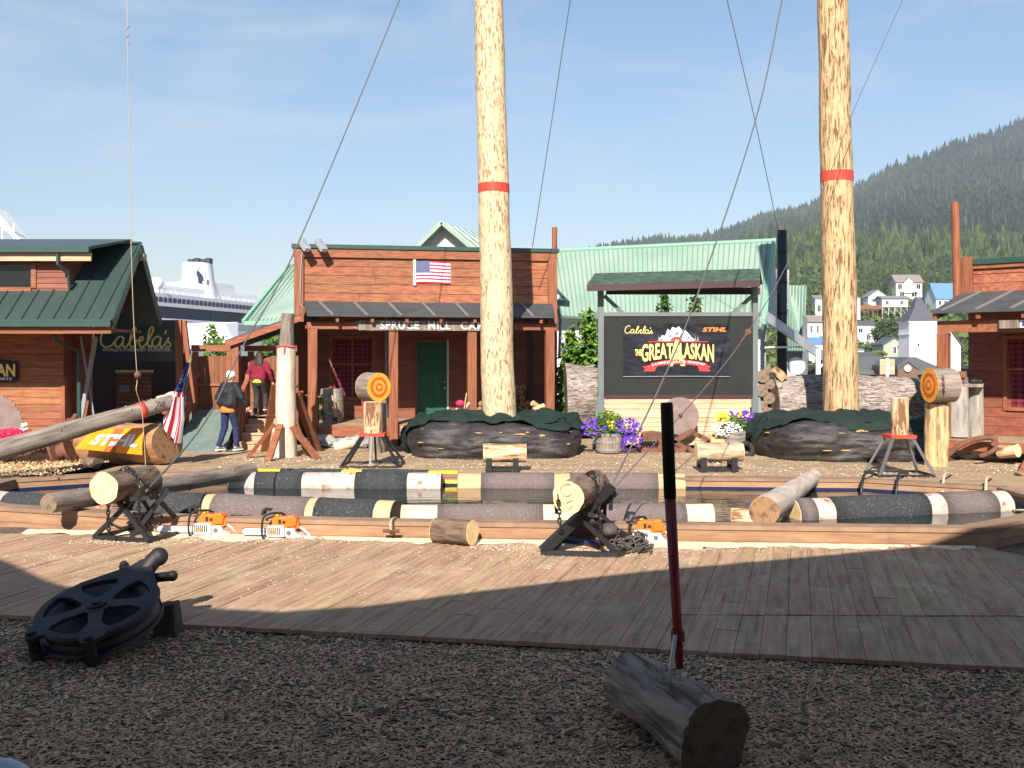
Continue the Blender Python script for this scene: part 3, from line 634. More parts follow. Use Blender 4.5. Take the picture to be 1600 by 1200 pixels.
# window with plaid curtains
def curtained(fr, cabn, x0, x1, z0, z1, y=0.0):
    mb = MB(); fbox(mb, fr, x0-.07, x0, y-.05, y+.02, z0-.07, z1+.07); fbox(mb, fr, x1, x1+.07, y-.05, y+.02, z0-.07, z1+.07); fbox(mb, fr, x0, x1, y-.05, y+.02, z1, z1+.07); fbox(mb, fr, x0, x1, y-.07, y+.02, z0-.07, z0)
    xm = (x0+x1)/2; zm = z0+(z1-z0)*.56; fbox(mb, fr, xm-.025, xm+.025, y-.035, y, z0, z1); fbox(mb, fr, x0, xm-.026, y-.033, y, zm-.02, zm+.02); fbox(mb, fr, xm+.026, x1, y-.033, y, zm-.02, zm+.02)
    wn = mb.build('window', cedar_h, cabn)
    mb = MB(); fbox(mb, fr, x0, x1, y+.012, y+.016, z0, z1); mb.build('pane', glassd, wn)
    for s_ in (0, 1):
        mb = MB(); xa = x0+.02 if s_ == 0 else xm+.02; xb = xm-.02 if s_ == 0 else x1-.02
        def fn(u, v): 
            w_ = (xb-xa)*(1-.25*(1-v)); xx = (xa+w_*u) if s_ else (xb-w_*(1-u)); xx = xb-(xb-xa)*(1-u)*(1-.12*(1-v)) if s_ == 0 else xa+(xb-xa)*u*(1-.12*(1-v))
            return fr.w(xx, y+.0+.006*sin(u*38), z0+(z1-z0)*(v+.03*sin(v*3.1)*sin(u*3)))
        mb.grid(fn, 30, 4); mb.build('curtain', plaidm, wn, smooth=True)
curtained(fc, cab, wx0, wx1, wz0, wz1)
# right inner post and pipe on the porch wall
mb = MB(); x = fc.fx(828, 0); fbox(mb, fc, x-.06, x+.06, -.08, -.03, PF, 3.1); mb.build('wall_pilaster', plain('dark_timber', (.07,.03,.02)), cab)
mb = MB(); x = fc.fx(603, 0); mb.tube([fc.w(x,-.1,PF), fc.w(x,-.1,3.1)], .035, 10); mb.build('drain_pipe', greyst, cab)
mb = MB(); x = fc.fx(472, -.15); mb.tube([fc.w(x,-.18,zt-.2), fc.w(x-.03,-.18,zt-.7), fc.w(x-.05,-.18,3.35), fc.w(x+.15,-.2,3.1)], .012, 6); mb.build('conduit', galv, cab)
# name board on the beam
nx0, nx1 = fc.fx(562, -2.75), fc.fx(790, -2.75); nz0, nz1 = fc.fz(516, nx0, -2.75), fc.fz(500.5, nx0, -2.75)
nb = MB(); pts = []
for i in range(40): pts.append((nx0+(nx1-nx0)*i/39, nz0+.012*mn.noise(Vector((i*.5,0,0)))))
pts += [(nx1+.08, (nz0+nz1)/2)]
for i in range(40): pts.append((nx1-(nx1-nx0)*i/39, nz1+.015*mn.noise(Vector((i*.4,3,0)))))
pts += [(nx0-.12, nz1-.05), (nx0-.02, nz1-.12), (nx0-.14, nz0+.05)]
nb.prism(pts, lambda a, b_, t_: fc.w(a, -2.71-t_, b_), .0, .05)
board = nb.build('name_board', barkg, label='weathered plank with white camp name hung on the centre porch beam', cat='sign')
mb = MB()
for wd_, a, b_ in (('SPRUCE', 594, 655), ('MILL', 669, 704), ('CAMP', 720, 768)):
    X0 = fc.fx(a, -2.78); X1 = fc.fx(b_, -2.78); mb = MB(); put_text(mb, wd_, lambda u, v, t_: fc.w(X0+(X1-X0)*u, -2.764-t_, nz0+.03+(nz1-nz0-.045)*v), offset=.012, space=1.1); mb.build('lettering', paint_w, board)
# flag on the false front
f0, f1 = fc.fx(650, -.1), fc.fx(704, -.1); g0, g1 = zf(443, 676, -.1), zf(408, 676, -.1)
mb = flag_mesh(lambda u, v, t_: fc.w(f0+(f1-f0)*u, -.085-t_-.01*sin(u*9+v*3), g0+(g1-g0)*v+.01*sin(u*5)))
fl = mb.build('national_flag', FM, label='small stars and stripes flag nailed flat to the cabin false front', cat='flag')
mb = MB(); fbox(mb, fc, f0-.07, f0-.003, -.11, -.07, g0-.05, g1+.03); mb.build('hoist_strip', paint_w, fl)
# flood lights
proto = None
for i, px in enumerate((474, 500)):
    x = fc.fx(px, -.3); r = fc.w(x, -.14, zt-.02)
    if proto is None:
        proto = thing('flood_light', 'grey flood light at the very corner of the centre cabin parapet', 'flood light', r, fc.a, 'flood lights on the cabin parapet')
        mb = MB(); mb.bar((-.06,-.16,.12), (.10,-.40,-.14), .17, .13); bevel(mb.build('housing', galv, proto, world=False), .01)
        mb = MB(); mb.bar((.10,-.402,-.142), (.106,-.411,-.152), .15, .11); mb.build('lens', plain('lamp_lens', (.75,.75,.72), .2), proto, world=False)
        mb = MB(); mb.bar((0,.02,.0), (0,-.2,.03), .03, .03); mb.build('bracket', galv, proto, world=False)
    else:
        c = copy_tree(proto); c.location = r; c['label'] = 'second grey flood light, a little inward along the centre cabin parapet'
# pole by the cabin's right corner
mb = MB(); x = fc.fx(862, .1); mb.tube([fc.w(x+.1,.2,2.2), fc.w(x+.1,.2,fc.fz(355, x, .2))], .07, 12); mb.build('timber_pole', cedar_v, label='short brown pole rising above the centre cabin right corner', cat='pole')
# ---- right cabin
f2 = Frame(9.63, 21.0, -40.0); W2 = 4.5
cb2 = thing('porch_cabin', 'brown timber cabin cut by the right edge of the frame', 'cabin', f2.w(W2/2, 0, 0))
PF2 = f2.fz(684, -.3, -1.6); z2t = f2.fz(415, 0, 0); z2b = f2.fz(458, 0, 0); slope = .10
X0w = f2.fx(1574, .0); wz0, wz1 = f2.fz(636, X0w, 0), f2.fz(530, X0w, 0)
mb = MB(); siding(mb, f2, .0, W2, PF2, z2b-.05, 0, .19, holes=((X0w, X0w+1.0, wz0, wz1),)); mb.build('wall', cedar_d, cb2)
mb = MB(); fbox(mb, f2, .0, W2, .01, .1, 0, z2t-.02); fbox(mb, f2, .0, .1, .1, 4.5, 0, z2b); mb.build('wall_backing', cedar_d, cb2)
mb = MB(); siding(mb, f2, .05, W2, z2b, z2t-.09, -.03, .19, th=.03)
for v in mb.v: v.z += 0
mb.build('false_front', cedar, cb2)
mb = MB(); fbox(mb, f2, -.02, W2, -.12, .05, z2t-.085, z2t-.0); mb.build('fascia', cedar_h, cb2)
mb = MB(); fbox(mb, f2, .1, W2, -.16, .1, z2t+.002, z2t+.11); mb.build('cap', dgreen, cb2)
mb = MB(); fbox(mb, f2, -.1, .12, -.17, .05, z2b-.1, z2t+.17); bevel(mb.build('corner_board', cedar_v, cb2), .02)
curtained(f2, cb2, X0w, X0w+1.0, wz0, wz1)
ex0 = f2.fx(1457, -2.0); ze2 = f2.fz(486, ex0, -2.0)
mb = MB(); mb.hexa([f2.w(ex0,-2.0,ze2-.05), f2.w(W2+.3,-2.0,ze2-.05), f2.w(W2+.3,-.15,z2b-.05), f2.w(-.1,-.15,z2b-.05), f2.w(ex0,-2.0,ze2), f2.w(W2+.3,-2.0,ze2), f2.w(W2+.3,-.15,z2b), f2.w(-.1,-.15,z2b)])
pr = mb.build('porch_roof', tarp_r, cb2)
for i in range(5):
    mb = MB(); mb.bar(f2.w(.3+.62*i, -.2, z2b+.012), f2.w(.05+.62*i, -1.95, ze2+.014), .07, .025); mb.build('batten', batten, pr)
mb = MB()
for i in range(6): u = .0+.8*i; mb.bar(f2.w(u,-.1,z2b-.15), f2.w(u-.1,-1.93,ze2-.12), .08, .1)
mb.build('rafters', cedar_h, pr)
mb = MB(); x = f2.fx(1474, -1.65); fbox(mb, f2, x-.1, W2, -1.72, -1.55, ze2-.42, ze2-.19); mb.build('porch_beam', cedar_h, cb2)
mb = MB(); fbox(mb, f2, x-.11, x+.11, -1.74, -1.53, 0, ze2-.425); bevel(mb.build('porch_post', cedar_v, cb2), .012)
mb = MB()
y = -1.7
while y < -.05: fbox(mb, f2, x, W2, y, y+.135, PF2-.05, PF2); y += .14
mb.build('porch_floor', deckb, cb2)
mb = MB(); fbox(mb, f2, x, W2, -1.78, -1.74, PF2-.2, PF2-.01); mb.build('porch_skirt', cedar_h, cb2)
mb = MB(); mb.tube([P(1496,470,20.9), P(1492,316,20.9)], .085, 14); tp = mb.build('timber_pole', cedar_v, label='tall brown pole standing beside the right cabin parapet', cat='pole')
sx = f2.fx(1592, -1.8); sg = MB(); fbox(sg, f2, sx-.35, W2, -1.80, -1.75, ze2-.36, ze2-.2); s2 = sg.build('porch_sign', barkg, label='wooden plank sign on the right cabin porch beam', cat='sign')
mb = MB(); fbox(mb, f2, sx+.02, sx+.3, -1.81, -1.802, ze2-.35, ze2-.21); fbox(mb, f2, sx+.06, sx+.26, -1.815, -1.811, ze2-.33, ze2-.23, 1); mb.build('sign_panel', [paint_w, flagb], s2)
# ---- left store
st = thing('store_building', 'brown sided store with dark green roof and dormer at the left edge', 'shop', (-10.5, 20.5, 0))
fs_ = Frame(0, 0, 0); RX = -7.80
wr = -9.23
mb = MB(); siding(mb, fs_, -14, wr, 0, 2.6, 20.5, .15); mb.build('wall', cedar, st)
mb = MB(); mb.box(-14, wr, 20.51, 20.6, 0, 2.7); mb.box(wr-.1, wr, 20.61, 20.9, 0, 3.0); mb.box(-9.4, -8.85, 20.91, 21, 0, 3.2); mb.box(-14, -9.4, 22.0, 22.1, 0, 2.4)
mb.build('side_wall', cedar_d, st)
mb = MB(); mb.box(wr-.03, wr+.05, 20.43, 20.58, 0, 1.6); mb.build('corner_board', cedar_v, st)
eY, eZ, rY, rZ, bY, bZ = 18.9, 2.74, 20.85, 4.40, 22.0, 2.80
def slopeq(mb, x0, x1, ya, za, yb, zb, th=.06, k=0):
    mb.hexa([(x0,ya,za-th),(x1,ya,za-th),(x1,yb,zb-th),(x0,yb,zb-th),(x0,ya,za),(x1,ya,za),(x1,yb,zb),(x0,yb,zb)], k)
RE = -7.58
mb = MB(); mb.hexa([(-15,eY,eZ-.06),(RE,eY,eZ-.06),(RX,rY,rZ-.06),(-15,rY,rZ-.06),(-15,eY,eZ),(RE,eY,eZ),(RX,rY,rZ),(-15,rY,rZ)]); mb.hexa([(-15,rY,rZ-.06),(RX,rY,rZ-.06),(RX,bY,bZ-.06),(-15,bY,bZ-.06),(-15,rY,rZ),(RX,rY,rZ),(RX,bY,bZ),(-15,bY,bZ)])
rf = mb.build('roof', dgreen_r, st)
mb = MB(); x = RX-.02
while x > -14.5:
    mb.bar((x,eY,eZ+.012),(x,rY,rZ+.012), .022, .03); x -= .30
mb.build('roof_seams', dgreen, rf)
mb = MB(); mb.bar((RE+.02,eY-.03,eZ-.07),(RX+.02,rY,rZ-.07), .04, .2); mb.bar((RX+.02,bY+.03,bZ-.07),(RX+.02,rY,rZ-.07), .04, .2); mb.box(-15, RX+.02, rY-.09, rY+.09, rZ+.005, rZ+.04); mb.build('roof_trim', dgreen, rf)
mb = MB(); mb.box(-15, RE+.0, eY-.13, eY-.03, eZ-.14, eZ-.02); mb.build('gutter', dgreen, st)
mb = MB(); mb.box(-15, RE-.03, eY-.02, eY+.04, eZ-.27, eZ-.145); mb.build('eave_fascia', cedar_h, st)
mb = MB(); mb.box(-15, RX-.02, eY+.04, 21.0, eZ-.2, eZ-.16); mb.build('soffit', cedar_d, st)
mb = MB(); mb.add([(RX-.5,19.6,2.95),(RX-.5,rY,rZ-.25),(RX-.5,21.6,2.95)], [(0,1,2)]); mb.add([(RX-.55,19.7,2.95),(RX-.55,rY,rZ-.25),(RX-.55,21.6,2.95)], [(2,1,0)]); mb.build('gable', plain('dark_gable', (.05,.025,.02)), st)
mb = MB(); mb.bar((RX+.1,rY+.05,rZ-.28),(RX-.4,rY+.05,rZ-.28), .16, .14); mb.build('ridge_beam', paleb, st)
# dormer
dm = MB(); dY = 19.62; dz0 = eZ+(dY-eY)*(rZ-eZ)/(rY-eY)
zde = H+(HZ-388)/F*19.4; xdr = (147-800)/F*19.5; xdr2 = (178-800)/F*19.9
mb = MB(); mb.hexa([(-15,19.35,zde-.02),(xdr,19.35,zde-.02),(xdr2,rY,rZ+.05),(-15,rY,rZ+.05),(-15,19.35,zde+.04),(xdr,19.35,zde+.04),(xdr2,rY,rZ+.1),(-15,rY,rZ+.1)]); dr_ = mb.build('dormer_roof', dgreen_r, st)
mb = MB(); mb.box(-15, xdr, 19.24, 19.34, zde-.09, zde+.02); mb.build('gutter', dgreen, dr_)
mb = MB(); mb.box(-15, xdr, 19.35, 19.41, zde-.25, zde-.095); mb.build('eave_fascia', paleb, dr_)
xw0 = (108-800)/F*dY
mb = MB(); siding(mb, fs_, -15, xw0, dz0-.1, zde-.1, dY, .11, holes=((-12, (50-800)/F*dY, dz0+.05, zde-.3),)); mb.build('dormer_wall', cedar_d, st)
mb = MB(); mb.box(-15, xw0, dY+.01, dY+1.2, dz0-.3, zde-.02); mb.build('dormer_body', cedar_d, st)
mb = MB(); mb.box(-12, (50-800)/F*dY, dY-.01, dY+.005, dz0+.05, zde-.3); wn = mb.build('dormer_window', glassd, st)
mb = MB(); xa = (50-800)/F*dY; mb.box(xa, xa+.1, dY-.05, dY, dz0+.03, zde-.25); mb.box(-12, xa, dY-.05, dY, dz0-.03, dz0+.05); mb.build('frame', cedar_h, wn)
# downpipes
mb = MB(); x = (90-800)/F*19.3; mb.tube([(x,19.3,zde-.08),(x,19.3,zde-.32),(x+.12,19.5,zde-.5),(x+.12,19.55,dz0+.05)], .032, 8); mb.build('downpipe', dgreen, st)
mb = MB(); x = (87-800)/F*19.2; mb.tube([(x,19.15,eZ-.14),(x,19.15,eZ-.38),(x-.05,20.35,eZ-.6),(x-.05,20.35,.3)], .045, 8); mb.build('downpipe', dgreen, st)
# steel cross bracing beside the store
mb = MB(); mb.bar(P(124,668,20.7), P(150,526,20.7), .08, .05); mb.bar(P(150,668,20.76), P(126,526,20.76), .035, .035); mb.build('cross_brace', greyst, label='grey steel cross brace in the shade beside the store corner', cat='brace')
# store sign on the wall
zz0, zz1 = H-(599-560)/F*20.45, H-(567-560)/F*20.45; xx1 = (28-800)/F*20.45
sg = MB(); sg.prism([(-11.9, zz0+.12), (-11.6, zz0), (xx1-.1, zz0+.03), (xx1, zz0+.08), (xx1, zz1), (xx1-.15, zz1+.04), (-10.9, zz1+.14), (-11.9, zz1+.1)], lambda a, b_, t_: V(a, 20.45-t_, b_), 0, .05)
s3 = sg.build('show_sign', black, label='black show sign with yellow letters on the left store wall', cat='sign')
mb = MB(); put_text(mb, 'ALASKAN', lambda u, v, t_: V(-11.35+(xx1-.03+11.35)*u, 20.398-t_, zz0+.14+(zz1-zz0-.16)*v), offset=.03); mb.build('lettering', goldp, s3)
mb = MB(); put_text(mb, 'LUMBERJACK SHOW SPORTS', lambda u, v, t_: V(-11.8+(xx1-.1+11.8)*u, 20.398-t_, zz0+.05+.07*v), offset=.01); mb.build('lettering', paint_w, s3)
# ---- outfitter sign panel, gate and entrance
pan = thing('outfitter_sign', 'dark green panel with gold script lettering behind the store gable', 'sign', (-7.4, 22.6, 1.9))
Ys = 22.6
mb = MB(); a = P(147,500,Ys); b_ = P(277,565,Ys); mb.box(a.x, b_.x, Ys, Ys+.04, b_.z, a.z)
for i in range(12): x = a.x+(b_.x-a.x)*(i+.5)/12; mb.box(x-.012, x+.012, Ys-.008, Ys, a.z-.12, a.z)
mb.build('panel', dgreen_r, pan)
mb = MB(); a = P(156,541,Ys); b_ = P(268,508,Ys); put_script(mb, lambda u, v, d=0: V(a.x+(b_.x-a.x)*u, Ys-.012, a.z-.02+(b_.z-a.z)*v), .022); mb.build('script', goldp, pan)
mb = MB(); a = P(160,549,Ys); b_ = P(267,544,Ys); put_text(mb, "WORLD'S FOREMOST OUTFITTER", lambda u, v, t_: V(a.x+(b_.x-a.x)*u, Ys-.004-t_, a.z+(b_.z-a.z)*v), offset=.01); mb.build('lettering', paint_w, pan)
mb = MB(); a = P(278,500,22.3); b_ = P(300,660,22.3); mb.bar((a.x+.05,22.3,0), (a.x+.02,22.3,a.z), .13, .13); mb.bar((b_.x+.02,22.35,1.0), (a.x+.12,22.35,a.z-.02), .1, .1); mb.build('sign_post', cedar_v, label='brown post pair at the right end of the outfitter sign', cat='post')
gt = thing('slatted_gate', 'dark red slatted gate below the outfitter sign', 'gate', P(210,650,23.2))
mb = MB(); Yg = 23.2
for i in range(11):
    z = P(0,648-i*6.4,Yg).z; mb.box(P(182,0,Yg).x, P(236,0,Yg).x, Yg, Yg+.03, z-.04, z+.035)
mb.build('slats', cedar_h, gt)
mb = MB(); mb.box(P(181,0,Yg).x, P(240,0,Yg).x, Yg-.04, Yg, P(0,582,Yg).z, P(0,578,Yg).z); mb.build('top_rail', creamw, gt)
mb = MB(); a = P(189,613,Yg); b_ = P(203,602,Yg); mb.box(a.x, b_.x, Yg-.05, Yg-.035, a.z, b_.z); mb.build('notice', plain('blue_paper', (.15,.2,.3)), gt)
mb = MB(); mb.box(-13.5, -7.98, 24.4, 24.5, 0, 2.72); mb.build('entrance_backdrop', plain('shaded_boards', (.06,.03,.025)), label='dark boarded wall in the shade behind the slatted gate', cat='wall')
# ---- fence, lean-to, ramp, stairs
Yf = 23.4
fe = thing('board_fence', 'tall brown vertical board fence between store and centre cabin', 'fence', P(390,690,Yf))
mb = MB(); x = P(300,0,Yf).x; xe = P(465,0,Yf).x
while x < xe: mb.box(x, x+.125, Yf, Yf+.025, .1, P(0,556,Yf).z+random.uniform(-.01,.01)); x += .132
mb.build('boards', fencem, fe)
mb = MB(); mb.box(P(300,0,Yf).x, P(362,0,Yf).x, Yf-.07, Yf+.07, P(0,549,Yf).z, P(0,539,Yf).z); mb.box(P(383,0,Yf).x, xe, Yf-.07, Yf+.07, P(0,549,Yf).z, P(0,540,Yf).z)
for px in (301, 355, 388): x = P(px,0,Yf).x; mb.box(x, x+.14, Yf-.06, Yf-.002, .1, P(0,549.3,Yf).z)
mb.box(P(300,0,Yf).x, xe, Yf-.05, Yf-.002, P(0,603,Yf).z, P(0,599,Yf).z); mb.build('frame', cedar_h, fe)
ln = thing('lean_to_roof', 'sloping brown lean-to roof over the stairs beside the centre cabin', 'roof', P(368,690,22.9))
mb = MB(); a = P(351,534,22.7); b_ = P(470,492,22.7); mb.hexa([a+V(0,0,-.14), b_+V(0,0,-.14), b_+V(0,.06,-.14), a+V(0,.06,-.14), a, b_, b_+V(0,.06,0), a+V(0,.06,0)]); mb.build('barge_board', cedar, ln)
mb = MB(); mb.hexa([a+V(0,.062,-.06), b_+V(0,.062,-.06), b_+V(0,2,-.06), a+V(0,2,-.06), a+V(0,.062,.04), b_+V(0,.062,.04), b_+V(0,2,.04), a+V(0,2,.04)]); mb.build('roof_sheet', tarp_r, ln)
mb = MB(); x = P(368,0,22.9).x; mb.box(x-.095, x+.095, 22.8, 23.0, 0, a.z-.02); bevel(mb.build('post', cedar_v, ln), .01)
rp = thing('ramp', 'teal grey matted ramp rising behind the flag toward the fence', 'ramp', (-7.2, 21.5, 0))
R0 = [V(-7.75,21.2,.03), V(-6.15,21.2,.03), V(-6.55,23.3,.62), V(-8.0,23.3,.62)]
R0 = [G(262,704,.03), G(352,704,.03), P(372,640,23.2), P(310,640,23.2)]
mb = MB(); mb.hexa([p+V(0,0,-.03) for p in R0]+R0); mb.build('mat_surface', mat_teal, rp)
mb = MB()
for t0 in (0, .22, .44, .66, .9):
    p = R0[0]+(R0[3]-R0[0])*t0; mb.box(p.x-.05, p.x+.0, p.y-.05, p.y+.05, 0, p.z+.78)
for h_ in (.25, .5): mb.bar(R0[0]+V(-.02,0,h_), R0[3]+V(-.02,0,h_), .03, .19)
mb.build('rail_boards', cedar_h, rp)
mb = MB(); mb.bar(R0[0]+V(-.02,-.1,.80), R0[3]+V(-.02,0,.84), .13, .045); mb.build('hand_rail', cedar, rp)
sr = thing('staircase', 'short brown timber staircase beside the ramp under the woman', 'stairs', P(408,705,21.6))
sx0, sx1 = P(372,0,21.8).x, P(432,0,21.8).x; mb = MB(); topz = H-(650-HZ)/F*22.6
for i in range(4):
    z = topz*(i+1)/4; y = 21.75+.27*i; mb.box(sx0, sx1, y, y+.30, z-.04, z); mb.box(sx0+.02, sx1-.02, y+.03, y+.05, z-topz/4, z-.042)
mb.box(sx0, sx1, 22.56, 23.4, topz-.04, topz-.001); mb.build('treads', paleb, sr)
mb = MB(); mb.bar((sx0-.02,21.6,.05),(sx0-.02,22.8,topz+.05), .05, .2); mb.box(sx0-.06,sx0+.03,21.7,21.8,0,.95); mb.box(sx0-.06,sx0+.03,22.6,22.7,0,topz+.95); mb.bar((sx0-.015,21.6,.93),(sx0-.015,22.8,topz+.93),.1,.05)
for i in range(5): mb.bar((sx0+.0,21.85+.17*i,.1+.12*i),(sx0+.0,21.85+.17*i,.92+.12*i),.03,.04)
mb.build('stair_rail', cedar_v, sr)
# ================================================================ POLES AND TARPED TUBS
def pole(name, label, base, top, r0, r1, mat, seed, band):
    o = thing(name, label, 'pole', base)
    N_ = 90; n = 40; base = Vector(base); top = Vector(top); L = (top-base).length
    def pt(t, a, add=0):
        r = r0+(r1-r0)*t; c = base+(top-base)*t+V(.03*mn.noise(V(t*9, seed, 0)), 0, 0)
        q = 1+.035*mn.noise(V(cos(a)*1.5, sin(a)*1.5, t*L*.9+seed))+.022*mn.noise(V(cos(a)*5, sin(a)*5, t*L*2.4+seed))+.010*mn.noise(V(cos(a)*13, sin(a)*13, t*L*5+seed))
        return c+V(cos(a), sin(a), 0)*(r*q+add)
    mb = MB(); mb.grid(lambda u, v: pt(v, 2*pi*u), n, N_); mb.build('trunk', mat, o, smooth=True)
    for (z0, z1) in band:
        t0 = (z0-base.z)/(top.z-base.z); t1 = (z1-base.z)/(top.z-base.z)
        mb = MB(); mb.grid(lambda u, v: pt(t0+(t1-t0)*v, 2*pi*u, .006), n, 3); mb.build('painted_band', redp, o, smooth=True)
    return o
YL, YR = 21.3, 21.2
zz = lambda py, Y: H+(HZ-py)/F*Y
b0 = P(780,655,YL); t0_ = P(764,0,YL); d = (t0_-b0)/(t0_.z-b0.z); base = b0-d*b0.z; top = b0+d*(13.5-b0.z)
pole('climbing_pole', 'tall pale peeled climbing pole rising from the tarped tub before the centre cabin', base, top, .365, .285, poleL, 1.3, [(zz(302,YL), zz(288,YL))])
b0 = P(1315,655,YR); t0_ = P(1301,0,YR); d = (t0_-b0)/(t0_.z-b0.z); base2 = b0-d*b0.z; top2 = b0+d*(13.5-b0.z)
pole('climbing_pole', 'tall orange streaked peeled climbing pole right of the black screen', base2, top2, .375, .285, poleR, 8.8, [(zz(285,YR), zz(269,YR))])
def tub(label, cx, cy, rx, ry, hz, seed, skirt, ns=13):
    o = thing('landing_tub', label, 'landing pad', (cx, cy, 0))
    def rad(a): 
        n_ = 8; return (1/((abs(cos(a))**n_+abs(sin(a))**n_)**(1/n_)))*.5+.55
    def side(u, v, add=0):     # v 0 bottom .. 1 rim .. 2 centre of the top
        a = 2*pi*u; q = V(cos(a)*2, sin(a)*2, seed)
        if v <= 1:
            bul = 1+.06*sin(v*pi)+.06*mn.noise(q*1.6+V(0,0,v*1.5))+.030*mn.noise(V(cos(a)*3, sin(a)*3, v*9+seed))+.018*mn.noise(V(cos(a)*11, sin(a)*11, v*11+seed))-.10*(v**4)
            z = (hz*(1+.12*mn.noise(q*1.2)))*v
        else:
            w_ = 2-v; bul = .9*w_*(1+.05*mn.noise(q*1.6)); z = hz*(1+.12*mn.noise(q*1.2))+.10*(1-w_)+.05*mn.noise(V(cos(a)*w_*4, sin(a)*w_*4, seed))
        r = rad(a)*bul
        return V(cx+cos(a)*rx*r+cos(a)*add, cy+sin(a)*ry*r+sin(a)*add, z+add*(1 if v > .95 else .2))
    mb = MB(); mb.grid(lambda u, v: side(u, v*2), 150, 46); mb.build('plastic_wrap', plastic, o, smooth=True)
    def can(u, v):             # canvas lying over the top, hanging down to an uneven hem
        a = 2*pi*u; hem = skirt(a)+.42*mn.noise(V(cos(a)*1.7, sin(a)*1.7, seed+4))+.015*mn.noise(V(cos(a)*12, sin(a)*12, seed))
        vv = 2-v*(2-max(.03, hem)); w_ = .035+.05*max(0, mn.noise(V(cos(a)*4*v, sin(a)*4*v, seed+9)))+.04*abs(mn.noise(V(cos(a)*6, sin(a)*6, v*5+seed)))
        p = side(u, min(1.999, vv), w_); p.z = max(.02, p.z+.13*mn.noise(V(p.x*1.7, p.y*1.7, seed))+.05*abs(mn.noise(V(p.x*3.4+p.y*2, p.y*1.4, seed+3)))+.03*mn.noise(V(p.x*8, p.y*8, seed)))
        return p
    mb = MB(); mb.grid(can, 150, 40); c = mb.build('canvas_cover', canvas, o, smooth=True)
    sd = c.modifiers.new('thickness', 'SOLIDIFY'); sd.thickness = .012
    # straw showing through the lacing slits
    mb = MB()
    for k in range(ns):
        a = random.uniform(pi*1.08, pi*1.92); vv = random.choice([.70, .74, .78, .8, .81, .45, .3]); p = side(a/(2*pi), vv, .012); tg = (side(a/(2*pi)+.01, vv, .012)-p).normalized()
        L = random.uniform(.02, .10); mb.sph(p, 1, 9, 6, sc=(L*abs(tg.x)+.012, .02+L*abs(tg.y), .008+random.random()*.014), jit=.6)
    mb.build('straw', M('straw', (.50,.33,.14), (.36,.2,.07), (20,20,20), rough=.9), o, smooth=True)
    return o
def sk1(a):
    a %= 2*pi
    if a < pi: return .6
    if a < pi*1.12: return .05
    return 1.0 if a < pi*1.6 else .93
def sk2(a):
    a %= 2*pi
    if a < pi: return .5
    if a < pi*1.10: return .5
    if a > pi*1.80: return .1
    return .93
tub('large black plastic wrapped landing tub round the left pole', -.38, 21.5, 1.72, 1.75, .66, 2.0, sk1)
tub('black plastic wrapped landing tub with green cover round the right pole', 6.80, 20.85, 1.62, 1.65, .72, 7.0, sk2, 7)
# ================================================================ WIRES
def wire(name, label, pts, r, mat=wirem, group=None, cat='cable'):
    mb = MB(); mb.tube(spline(pts, 8), r, 6); return mb.build(name, mat, label=label, cat=cat, group=group, smooth=True)
wire('guy_cable', 'steel guy cable from the left sawhorse up past the cabin corner', [P(228,768,12.2), P(320,660,14), P(380,540,15.4), P(466,380,17.2), P(624,0,20.2), P(648,-80,20.6)], .013)
wire('guy_cable', 'thin cable running from the cabin parapet up left of the sky centre', [P(832,386,24.5), P(891,0,22), P(905,-90,21.5)], .010)
wire('guy_cable', 'thin cable dropping to the black chimney pipe right of the screen', [P(1217,366,26), P(1180,190,24), P(1136,0,22.5), P(1118,-80,22)], .010)
wire('guy_cable', 'thick cable crossing the black screen from the right sawhorse', [P(954,764,11.6), P(1075,500,14.5), P(1180,190,18.4), P(1222,0,20.6), P(1240,-80,21)], .013)
wire('guy_cable', 'slack cable with turnbuckle passing the screen right corner', [P(958,764,11.7), P(1165,525,15), P(1280,310,18), P(1335,170,19.6), P(1410,0,21), P(1445,-80,21.4)], .008)
o = thing('turnbuckle', 'rusty turnbuckle on the cable at the screen right edge', 'turnbuckle', P(1161,529,15))
mb = MB(); mb.tube([P(1167,521,14.95), P(1158,535,14.95)], .02, 8); mb.build('body', rust, o)
mb = MB(); mb.lathe([(.022,-.012),(.045,-.012),(.045,.012),(.022,.012)], P(1169,518,14.95), 12, M=Matrix.Rotation(radians(90),3,'X')); mb.build('eye', rust, o)
wire('hanging_rope', 'long thin pale rope hanging over the left store gable', [P(198,-60,15.5), P(199,25,15.5), P(203,300,16), P(208,480,16.3), P(214,588,16.6), P(213,610,16.6), P(222,645,16.8), P(228,735,16.9)], .006, ropem, cat='rope')
o = thing('rope_hook', 'small steel shackle and hook high on the hanging rope', 'hook', P(199,50,15.45))
mb = MB(); mb.tube(spline([P(198,34,15.45), P(201,40,15.45), P(198,46,15.45), P(201,54,15.45), P(197,60,15.45), P(201,68,15.45)], 5), .014, 6); mb.build('hook', greyst, o)
mb = MB(); mb.sph(P(215,586,16.55), .06, 8, 6); mb.build('pulley', rust, label='small rusty pulley where the hanging rope bends above the leaning log', cat='pulley')
